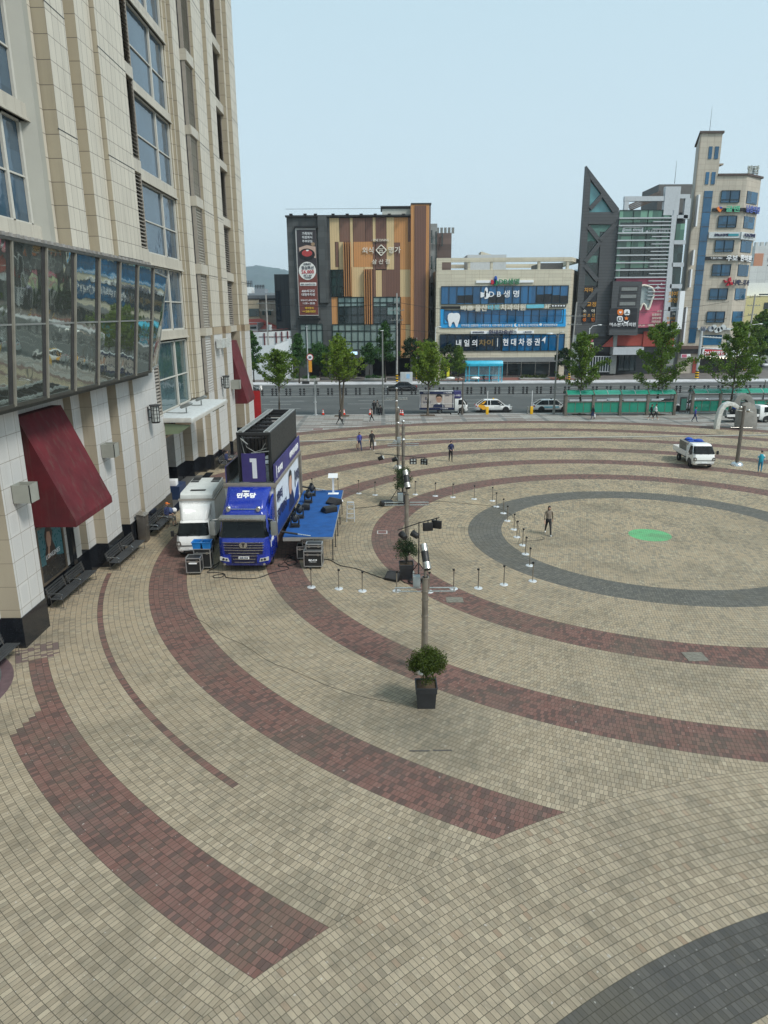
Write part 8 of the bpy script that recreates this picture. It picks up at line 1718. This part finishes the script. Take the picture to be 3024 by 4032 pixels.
# load on the pickup
t = thing('crate_load', 'grey crates stacked on the bed of the white pickup truck', 'crate stack', (0, 0, 0)); 
bpy.data.objects.remove(t)
for i, (dx, dy, lab) in enumerate(((-.4, 2.45, 'grey crate stack front left on the pickup bed'), (.4, 2.45, 'grey crate stack front right on the pickup bed'), (-.4, 3.3, 'grey crate stack rear left on the pickup bed'), (.4, 3.3, 'grey crate stack rear right on the pickup bed'))):
    Tm = PT.matrix_basis if False else Matrix.Translation(PT.location)@Matrix.Rotation(PT.rotation_euler.z, 4, 'Z'); p = Tm@Vector((dx, dy, .79)); t = thing('crate_stack', lab, 'crate stack', p, PT.rotation_euler.z, 'crate stacks on the pickup')
    for k in range(4): b = MB(); b.box(-.37, .37, -.4, .4, k*.26, k*.26+.24); b.box(-.39, .39, -.42, .42, k*.26+.2, k*.26+.235); bld(b, 'crate', M['crate_grey'], t)
p = Tm@Vector((.1, 2.9, 1.86)); t = thing('tarpaulin', 'blue tarpaulin bundle on top of the pickup crates', 'tarpaulin', p, PT.rotation_euler.z); b = MB(); b.sphere((-.3, .3, .05), .28, 10, 7, 0, (1.1, 1.4, .5)); b.sphere((.25, -.3, .04), .25, 10, 7, 0, (1.5, 1.2, .5)); b.box(-.6, .6, -.7, .6, -.03, .0); bld(b, 'sheet', M['tarp_blue'], t, smooth=True)
p = Vector((40.6, 81.2, .85)); t = thing('machine', 'black and blue machine strapped on the flatbed truck', 'machine', p); b = MB(); b.box(-.7, .9, -.5, .5, 0, .6); b.cyl((-.9, 0, .3), (-.7, 0, .3), .28, n=12); b.box(-.3, .4, -.4, .4, .6, .85); bld(b, 'body', M['black_plastic'], t, bevel=.04); b = MB(); b.box(-.6, -.1, -.35, .35, .6, 1.05); bld(b, 'cover', M['tarp_blue'], t, bevel=.04)
# ---- cars
def car(label, x, y, rz, L, W, H, paint, style='hatch', group=None, extra=None, z=-.12, roofbox=None, cat='car', name='parked_car'):
    t = thing(name, label, cat, (x, y, z), rz, group); h = W/2; wb = L*.62; yf = (L-wb)/2*.92; yr = yf+wb; wr = .34
    if style == 'sedan': prof = [(0, .55, .45), (.02, .62, .7), (.12, .66, .86), (.27, .76, .92), (.44, .9, .97), (.72, .9, .98), (.86, .92, .98), (.96, .84, .94), (1, .6, .86)]; gh = [(.26, .93, .8), (.42, 1.0, .66), (.5, 1.0, .64), (.68, .99, .64), (.86, .94, .76)]
    else: prof = [(0, .5, .6), (.015, .58, .78), (.1, .66, .9), (.25, .76, .95), (.42, .84, .98), (.75, .86, .98), (.93, .85, .94), (.985, .74, .86), (1, .52, .8)]; gh = [(.2, .9, .84), (.38, 1.0, .68), (.55, 1.0, .66), (.78, .97, .65), (.95, .9, .76)]
    # lower body: lofted rings along the length
    rings = []; hb = H*.62
    for f, zt_, wf in prof:
        y_ = f*L; w_ = h*wf; z1_ = .2; z2_ = zt_*hb/ .9
        rings.append([(-w_*.9, y_, z1_+.05), (-w_, y_, z1_+.2), (-w_, y_, z2_*.75), (-w_*.94, y_, z2_), (-w_*.5, y_, z2_+.03), (w_*.5, y_, z2_+.03), (w_*.94, y_, z2_), (w_, y_, z2_*.75), (w_, y_, z1_+.2), (w_*.9, y_, z1_+.05)])
    b = MB(); b.loft(rings); bld(b, 'body', paint, t, smooth=True)
    zb = H*.58; b = MB(); n0 = len(gh); Yb = [gh[0][0]*L, gh[-1][0]*L]; yr0, yr1 = gh[1][0]*L, gh[-2][0]*L
    wb0, wt0 = h*.93, h*.68
    base = [(-wb0*.8, Yb[0], zb-.04), (wb0*.8, Yb[0], zb-.04), (wb0, Yb[0]+.5, zb), (wb0, Yb[1]-.4, zb+.02), (wb0*.8, Yb[1], zb), (-wb0*.8, Yb[1], zb), (-wb0, Yb[1]-.4, zb+.02), (-wb0, Yb[0]+.5, zb)]
    top = [(-wt0*.9, yr0, H-.07), (wt0*.9, yr0, H-.07), (wt0, yr0+.2, H-.06), (wt0, yr1-.2, H-.07), (wt0*.9, yr1, H-.1), (-wt0*.9, yr1, H-.1), (-wt0, yr1-.2, H-.07), (-wt0, yr0+.2, H-.06)]
    b.loft([base, top]); bld(b, 'window_glass', M['car_glass'], t)
    b = MB(); rt_ = [(x_*1.02, y_, z_+.0) for x_, y_, z_ in top]; rt2 = [(x_*.85, y_+(.1 if i < 2 else (-.1 if i in (4, 5) else 0)), H) for i, (x_, y_, z_) in enumerate(top)]; b.loft([rt_, rt2]); bld(b, 'roof', paint, t, smooth=True)
    b = MB()
    for s in (-1, 1):
        for i in ((1, 2), (3, 4)):
            p_, q_ = Vector(base[i[0] if i[0] == 1 else 4]), Vector(top[i[0] if i[0] == 1 else 4]); 
            b.tube([(s*abs(p_.x), p_.y, p_.z), (s*abs(q_.x), q_.y, q_.z+.02)], .045, 5)
        b.tube([(s*wb0*1.0, (Yb[0]+Yb[1])/2+.1, zb), (s*wt0*1.01, (yr0+yr1)/2+.1, H-.06)], .035, 5)
    bld(b, 'pillar', paint if style != 'sedan' else M['black_plastic'], t)
    for s in (-1, 1):
        for y_ in (yf, yr):
            b = MB(); n_ = 14; b.prism([(y_+(wr+.07)*math.cos(math.pi*k/n_), wr+(wr+.07)*math.sin(math.pi*k/n_)) for k in range(n_+1)]+[(y_-wr-.07, .2), (y_+wr+.07, .2)], s*(h-.12), s*(h+.004), 'x'); bld(b, 'wheel_arch', M['black_plastic'], t)
            wheel(t, s*(h-.1), y_, wr, .2, s, 'steel')
        b = MB(); b.prism([(s*h*.55, hb*.72), (s*h*.9, hb*.78), (s*h*.92, hb*.66), (s*h*.6, hb*.62)], -.0, .2, 'y'); bld(b, 'headlight', M['headlamp'], t)
        b = MB(); b.prism([(s*h*.5, hb*.86), (s*h*.93, hb*.88), (s*h*.93, hb*.72), (s*h*.6, hb*.74)], L-.12, L-.01, 'y'); bld(b, 'tail_light', M['sign_red'], t)
        b = MB(); b.box(s*(h+.02), s*(h+.16), gh[0][0]*L+.45, gh[0][0]*L+.6, zb+.03, zb+.15); bld(b, 'mirror', paint, t, bevel=.02)
    b = MB(); b.box(-h*.96, h*.96, .08, L-.08, .14, .3); bld(b, 'sill', M['black_plastic'], t)
    if roofbox: b = MB(); b.box(-.22, .22, L*.5-.08, L*.5+.08, H, H+.12); bld(b, 'roof_sign', M[roofbox], t, bevel=.02)
    if extra: extra(t, L, h, H)
    return t
tx0 = PY(2012, 1629, 92)[0]
def orange(t, L, h, H):
    b = MB(); x = -h*1.003-.006
    for x_ in (x,): b.prism([(L-1.5, .45), (L-.9, .35), (L-.25, .8), (L-.35, 1.0), (L-1.0, .95), (L-1.25, .75)], x_, x_+.004, 'x')
    b.prism([(L-.9, .98), (L-.5, .98), (L-1.1, 1.42), (L-1.3, 1.42)], -h*.88, -h*.86, 'x'); bld(b, 'orange_pattern', M['taxi_orange'], t)
    text('카카오 T', .2, M['grey_metal'], t, (-h-.01, 2.0, .72), rl, w=.6, h=.13, ext=.003)
def blueband(t, L, h, H): b = MB(); b.box(-h*1.008, -h*1.0, 1.5, L-1.3, .55, .72); bld(b, 'side_band', M['text_cyan'], t)
car('white taxi with orange pattern on its rear, stopped behind the yellow barrier', tx0, 92.2, R(90), 4.65, 1.89, 1.6, M['white_paint'], roofbox='yellow_paint', extra=orange, group='taxis at the kerb', cat='taxi', name='taxi')
car('white taxi with pale blue side band, right of the tall street lamp', PY(2097, 1630, 92)[0]+4.7, 92.2, R(90), 4.7, 1.88, 1.55, M['white_paint'], roofbox='black_plastic', extra=blueband, group='taxis at the kerb', cat='taxi', name='taxi')
car('white car behind the green shelter with its nose out at the right end', PY(2682, 1622, 92)[0], 92.2, R(90), 4.6, 1.86, 1.5, M['white_paint'], 'sedan', group='cars behind the green shelter')
car('white car wholly behind the green shelter glass', PY(2682, 1622, 92)[0]-6.0, 92.4, R(90), 4.5, 1.86, 1.5, M['white_paint'], group='cars behind the green shelter')
car('white car behind the info kiosk between both green shelters', PY(2700, 1622, 92)[0]+4.4, 92.3, R(90), 4.4, 1.86, 1.5, M['white_paint'], group='cars behind the green shelter')
car('black sedan driving on the far carriageway', PY(1524, 1540, 118)[0], 118.5, R(-90), 4.95, 1.88, 1.46, pm('car_black', (.012, .012, .014), .18, coat=.8), 'sedan')
car('dark SUV partly hidden behind the far red awning', PY(1026, 1538, 116)[0], 116.5, R(90), 4.7, 1.9, 1.7, pm('car_dark', (.03, .03, .035), .2, coat=.8))
rnd = random.Random(8)
for i, (px_, py_, m_, lab) in enumerate(((2985, 1425, 'white_paint', 'white SUV parked in the side street, nearest the crossing'), (2995, 1400, 'white_paint', 'white car parked second in the side street queue'), (3004, 1385, 'silver_panel', 'silver car parked third in the side street queue'), (3018, 1445, 'silver_panel', 'silver car at the right frame edge in the side street'))):
    x, y = G(px_, py_); car(lab, x, y, 0, 4.5, 1.85, 1.6, M[m_], group='cars parked in the side street', z=-.1)
# motorcycle-less scooter by the poster truck
t = thing('kick_scooter', 'grey kick scooter parked between the poster truck and the street lamp', 'scooter', (PY(1790, 1634, 88.9)[0], 88.7, .012), R(80)); b = MB(); b.box(-.08, .08, -.35, .45, .12, .17); b.tube([(0, -.4, .1), (0, -.5, 1.1)], .025, 8); b.tube([(-.25, -.5, 1.1), (.25, -.5, 1.1)], .02, 6); bld(b, 'frame', M['light_metal'], t)
for y_ in (-.45, .5): b = MB(); b.cyl((-.03, y_, .1), (.03, y_, .1), .1, n=14); bld(b, 'wheel', M['rubber'], t)
# ================================================================ PEOPLE
def person(label, px_, py_, h, rz, top, legs, pose='walk', hair='hair', shoe='black_plastic', sleeves=None, skirt=None, seed=0, xy=None, z=0.0, hat=None, carry=None, fat=1.0, short=False, longhair=False, vest=None, lean=0.0, group='people on and around the plaza'):
    x, y = xy or G(px_, py_); t = thing('person', label, 'person', (x, y, z), rz, None); k = h/1.72
    st = {'walk': .26, 'stand': .07, 'sit': 0, 'crouch': 0, 'stride': .36}[pose]
    hip = .92; sh = 1.42
    V_ = {}; E_ = []; rad = {}; mt = {}
    def v(n, p, r_): V_[n] = Vector(p); rad[n] = r_
    def e(*n): 
        for a, b_ in zip(n, n[1:]): E_.append((a, b_))
    v('pel', (0, 0, hip), .135*fat); v('wst', (0, -lean*.3, hip+.16), .12*fat); v('chs', (0, -lean*.7, hip+.36), .15*fat); v('nkb', (0, -lean, sh+.06), .065); v('nk', (0, -lean-.015, sh+.13), .052)
    e('pel', 'wst', 'chs', 'nkb', 'nk')
    for s, n in ((-1, 'L'), (1, 'R')):
        f = st*s
        v('hp'+n, (s*.095, 0, hip-.06), .1*fat)
        if pose == 'sit': v('kn'+n, (s*.13, -.42, hip-.02), .07); v('an'+n, (s*.13, -.45, hip-.45), .045); v('to'+n, (s*.14, -.62, hip-.5), .035)
        elif pose == 'crouch': v('kn'+n, (s*.16, -.34, hip+.02), .07); v('an'+n, (s*.12, -.08, hip-.32), .045); v('to'+n, (s*.13, -.24, hip-.37), .035)
        else: v('kn'+n, (s*.1, -f*.55-.02, .5), .065); v('an'+n, (s*.1, -f+.0 if f > 0 else -f+.05, .09 if f >= 0 else .13), .042); v('to'+n, (s*.11, V_['an'+n].y-.15, .04 if f >= 0 else .05), .034)
        e('pel', 'hp'+n, 'kn'+n, 'an'+n, 'to'+n)
        a = -f*.8
        v('sd'+n, (s*.19, -lean*.9, sh), .062); v('el'+n, (s*.25, -lean*.7-a*.3+.03, sh-.29), .043)
        if pose in ('sit', 'crouch') or (pose == 'stand' and seed % 2): v('wr'+n, (s*.12, -.32-lean, sh-.35), .03); v('ha'+n, (s*.08, -.39-lean, sh-.34), .034)
        else: v('wr'+n, (s*.27, -lean*.6-a*.8-.06, sh-.53), .03); v('ha'+n, (s*.27, -lean*.6-a*.9-.09, sh-.61), .034)
        e('nkb', 'sd'+n, 'el'+n, 'wr'+n, 'ha'+n)
        for q in range(3): v('f%d%s' % (q, n), V_['ha'+n]+Vector((s*.0+(q-1)*.02, -.02, -.07)), .011); e('ha'+n, 'f%d%s' % (q, n))
    names = list(V_); me = bpy.data.meshes.new('body'); me.from_pydata([tuple(V_[n]) for n in names], [(names.index(a), names.index(b_)) for a, b_ in E_], [])
    o = bpy.data.objects.new('body', me); COL.objects.link(o)
    sk = o.modifiers.new('skin', 'SKIN'); sl_ = me.skin_vertices[0].data
    for i, n in enumerate(names): sl_[i].radius = (rad[n]*(1.25 if n in ('pel', 'wst', 'chs') else 1), rad[n]*(.85 if n in ('wst', 'chs') else 1)); sl_[i].use_root = (n == 'pel')
    o.modifiers.new('sub', 'SUBSURF').levels = 1
    vl = o; bpy.context.view_layer.update(); dg = bpy.context.evaluated_depsgraph_get(); m2 = bpy.data.meshes.new_from_object(o.evaluated_get(dg)); bpy.data.objects.remove(o)
    # add the head to the same mesh
    bm = bmesh.new(); bm.from_mesh(m2)
    hc = V_['nk']+Vector((0, -.03, .12)); r0 = bmesh.ops.create_uvsphere(bm, u_segments=14, v_segments=10, radius=.1)
    for vv in r0['verts']:
        c = vv.co; c.x *= .78; c.z *= 1.2; c.y *= .95
        if c.z < -.03: c.x *= .85
        if c.y < -.085 and abs(c.x) < .02 and -.04 < c.z < .02: c.y -= .018
        vv.co = c+hc
    mats = [M[top], M[legs], M['skin'], M[shoe], M[sleeves] if sleeves else M[top], M[vest] if vest else M[top]]
    hipz = V_['pel'].z
    for f in bm.faces:
        c = f.calc_center_median()
        dmin = min(((c-V_[n]).length/(rad[n]+.02), n) for n in names)[1]
        if c.z > V_['nk'].z-.03 and abs(c.x) < .15: i = 2
        elif dmin[:2] in ('ha', 'f0', 'f1', 'f2', 'wr'): i = 2
        elif dmin[:2] in ('el',): i = 2 if short == 'sleeve' else 4
        elif dmin[:2] == 'to' or (dmin[:2] == 'an' and c.z < V_[dmin].z+.0): i = 3
        elif dmin[:2] == 'an': i = 2 if short else 1
        elif dmin[:2] == 'kn': i = 1
        elif dmin[:2] in ('hp',) or dmin == 'pel': i = 1
        elif dmin[:2] == 'sd': i = 4
        else: i = 0
        f.material_index = i; f.smooth = True
    m2.materials.clear()
    for m_ in mats: m2.materials.append(m_)
    bm.to_mesh(m2); bm.free()
    m2.update()
    ob = bpy.data.objects.new('body', m2); COL.objects.link(ob); ob.parent = t; ob.scale = (k, k, k)
    dz = 0
    if pose == 'sit': dz = -(hip-.45)-.0+.08
    if pose == 'crouch': dz = -(hip-.38)+.0
    ob.location.z = dz*k if dz else 0
    def piece(b, nm, m_): q = bld(b, nm, M[m_], t, smooth=True); q.scale = (k, k, k); q.location.z = ob.location.z; return q
    if hat: b = MB(); b.sphere(tuple(hc+Vector((0, .005, .045))), .1, 12, 6, 0, (.85, 1.05, 1.0), 0, .52); b.box(-.06, .06, hc.y-.19, hc.y-.08, hc.z+.04, hc.z+.055); piece(b, 'cap', hat)
    else: b = MB(); b.sphere(tuple(hc+Vector((0, .016, .02))), .105, 12, 8, 0, (.86, 1.0, 1.2), 0, .55); (b.sphere(tuple(hc+Vector((0, .05, -.06))), .1, 10, 8, 0, (.95, .6, 1.5)) if longhair else None); piece(b, 'hair', hair)
    if skirt: b = MB(); b.lathe([(.14, hip+.12), (.18, hip-.1), (.24, hip-.42), (.0, hip-.42)], 14); piece(b, 'skirt', skirt)
    if vest: b = MB(); b.lathe([(.1, sh+.04), (.165, sh-.08), (.16, hip+.1), (.15, hip-.02), (.13, hip-.02)], 14); b.xf(Matrix.Diagonal((1.08, .86, 1, 1))); piece(b, 'vest', vest)
    if carry:
        m_, s_, w_, hh = carry; b = MB(); p = V_['haR' if s_ > 0 else 'haL']; b.prism([(p.x-w_/2, p.z-.1), (p.x+w_/2, p.z-.1), (p.x+w_/2*1.1, p.z-.1-hh), (p.x-w_/2*1.1, p.z-.1-hh)], p.y-.06, p.y+.06, 'y'); b.tube([(p.x-w_*.3, p.y, p.z-.1), (p.x, p.y, p.z-.01), (p.x+w_*.3, p.y, p.z-.1)], .008, 4); piece(b, 'bag', m_)
    return t, piece
pm('cloth_brown', (.2, .165, .13), .85, scale=10); pm('cloth_navy', (.02, .03, .09), .85, scale=10); pm('cloth_blue', (.05, .06, .28), .85, scale=10); pm('cloth_beige', (.35, .27, .22), .85, scale=10); pm('cloth_grey', (.16, .155, .145), .85, var=.6, scale=25); pm('cloth_cyan', (.02, .32, .42), .8, scale=10); pm('cloth_denim', (.03, .2, .32), .85, scale=10); pm('cloth_dark', (.018, .018, .02), .85, scale=10); pm('cloth_white', (.7, .7, .7), .8); pm('bag_paper', (.2, .15, .11), .8); pm('plaid', (.15, .13, .1), .85, var=.9, scale=30); pm('shoe_white', (.7, .7, .68), .6); pm('cap_orange', (.6, .15, .02), .7); pm('bag_blue', (.05, .08, .18), .8)
person('woman with dark bob in a patterned jacket walking inside the grey ring', 2157, 2105, 1.64, R(-3), 'cloth_brown', 'cloth_dark', 'stride', sleeves='plaid', vest=None, shoe='shoe_white', longhair=True, fat=1.05)
person('man in black T-shirt carrying a white plastic bag, right of the walking pair', 1465, 1773, 1.78, R(10), 'cloth_dark', 'cloth_dark', 'walk', shoe='shoe_white', short=False, carry=('cloth_white', 1, .22, .3))
person('woman in blue jacket carrying a brown paper bag, left of the walking pair', 1416, 1774, 1.66, R(20), 'cloth_blue', 'cloth_navy', 'walk', longhair=True, carry=('bag_paper', -1, .3, .36))
person('man in navy looking down at his phone, alone on the beige rings', 1774, 1817, 1.74, R(8), 'cloth_navy', 'cloth_dark', 'stand', seed=1, lean=.1, fat=1.08)
person('woman in black with a shoulder bag walking near the kerb left of the officers', 1338, 1672, 1.64, R(85), 'cloth_dark', 'cloth_dark', 'stride', longhair=True, carry=('cloth_dark', -1, .3, .25))
person('person in pinkish beige jacket with black backpack walking before the officers', 1464, 1663, 1.62, R(-90), 'cloth_beige', 'cloth_dark', 'walk', vest=None, longhair=True, shoe='shoe_white', carry=('cloth_white', -1, .25, .25))
person('officer in black with white back lettering, left standing one of three', 1473, 1634, 1.78, R(170), 'cloth_dark', 'cloth_dark', 'stand', seed=1)
person('officer in black vest with pale stripes, right standing one of three', 1486, 1634, 1.8, R(160), 'cloth_dark', 'cloth_dark', 'stand', vest='cloth_grey')
person('officer in black crouching by the lamp pole', 1499, 1635, 1.74, R(200), 'cloth_dark', 'cloth_dark', 'crouch')
person('woman in navy dress and black top with a white bag, before the left green shelter', 2333, 1652, 1.6, R(-80), 'cloth_dark', 'cloth_navy', 'walk', skirt='cloth_navy', longhair=True, carry=('cloth_white', 1, .3, .35))
person('jogger in white vest and black shorts, right one of two before the shelter', 2578, 1654, 1.78, R(90), 'cloth_white', 'cloth_dark', 'stride', short=True, shoe='shoe_white')
person('jogger in black with shorts and white shoes, left one of two before the shelter', 2562, 1653, 1.74, R(90), 'cloth_dark', 'cloth_dark', 'stride', short=True, shoe='shoe_white')
person('man in blue shirt walking between the shelters and the sculpture', 2734, 1662, 1.68, R(60), 'cloth_blue', 'cloth_navy', 'walk')
person('man in black walking at the right frame edge behind the sculpture', 3013, 1642, 1.75, R(95), 'cloth_dark', 'cloth_navy', 'walk')
person('worker in cyan vest and blue jeans at the right edge of the plaza', 2990, 1861, 1.68, R(150), 'cloth_cyan', 'cloth_denim', 'stand', sleeves='cloth_white', vest='cloth_cyan', fat=1.08)
person('man in orange cap sitting with crossed arms on the bench by the small truck', 0, 0, 1.72, R(75), 'cloth_navy', 'cloth_grey', 'sit', xy=(-13.12, 41.35), hat='cap_orange', short=True, z=0)
person('man in navy sitting on the bench beyond the store entrance', 0, 0, 1.7, R(75), 'cloth_navy', 'cloth_dark', 'sit', xy=(-13.1, 58.2))
o = thing('backpack', 'grey backpack and plastic bags beside the man in the orange cap', 'bag', (-13.15, 42.1, .46)); b = MB(); b.sphere((0, 0, .2), .22, 10, 8, 0, (.8, 1, 1)); bld(b, 'pack', M['bag_blue'], o, smooth=True); b = MB(); b.sphere((.15, .3, .16), .18, 9, 7, 0, (1, 1, .9)); bld(b, 'plastic_bag', M['cloth_white'], o, smooth=True)
for i, (dx, m_, lab) in enumerate(((-1.3, 'cloth_beige', 'person in tan seated left under the cyan shelter'), (.1, 'cloth_dark', 'person in black seated middle under the cyan shelter'), (1.3, 'cloth_navy', 'person in dark clothes seated right under the cyan shelter'))):
    person(lab, 0, 0, 1.68, 0, m_, 'cloth_dark', 'sit', xy=((PY(1832, 1500, 131.5)[0]+PY(1973, 1500, 131.5)[0])/2+dx, 131.7), z=.04)
# ---------------------------------------------------------------- haze: real air around everything
b = MB(); b.box(-3000, 3200, -60, 5200, -8, 420)
hz = b.build('haze', bpy.data.materials.new('haze_air')); hz['kind'] = 'stuff'
hm = hz.data.materials[0]; hm.use_nodes = True; hm.node_tree.nodes.clear()
o_ = hm.node_tree.nodes.new('ShaderNodeOutputMaterial'); v_ = hm.node_tree.nodes.new('ShaderNodeVolumePrincipled')
v_.inputs['Color'].default_value = (.75, .86, 1.0, 1); v_.inputs['Density'].default_value = 0.00014; v_.inputs['Anisotropy'].default_value = 0.2
hm.node_tree.links.new(v_.outputs[0], o_.inputs['Volume'])
sc.cycles.volume_bounces = 1
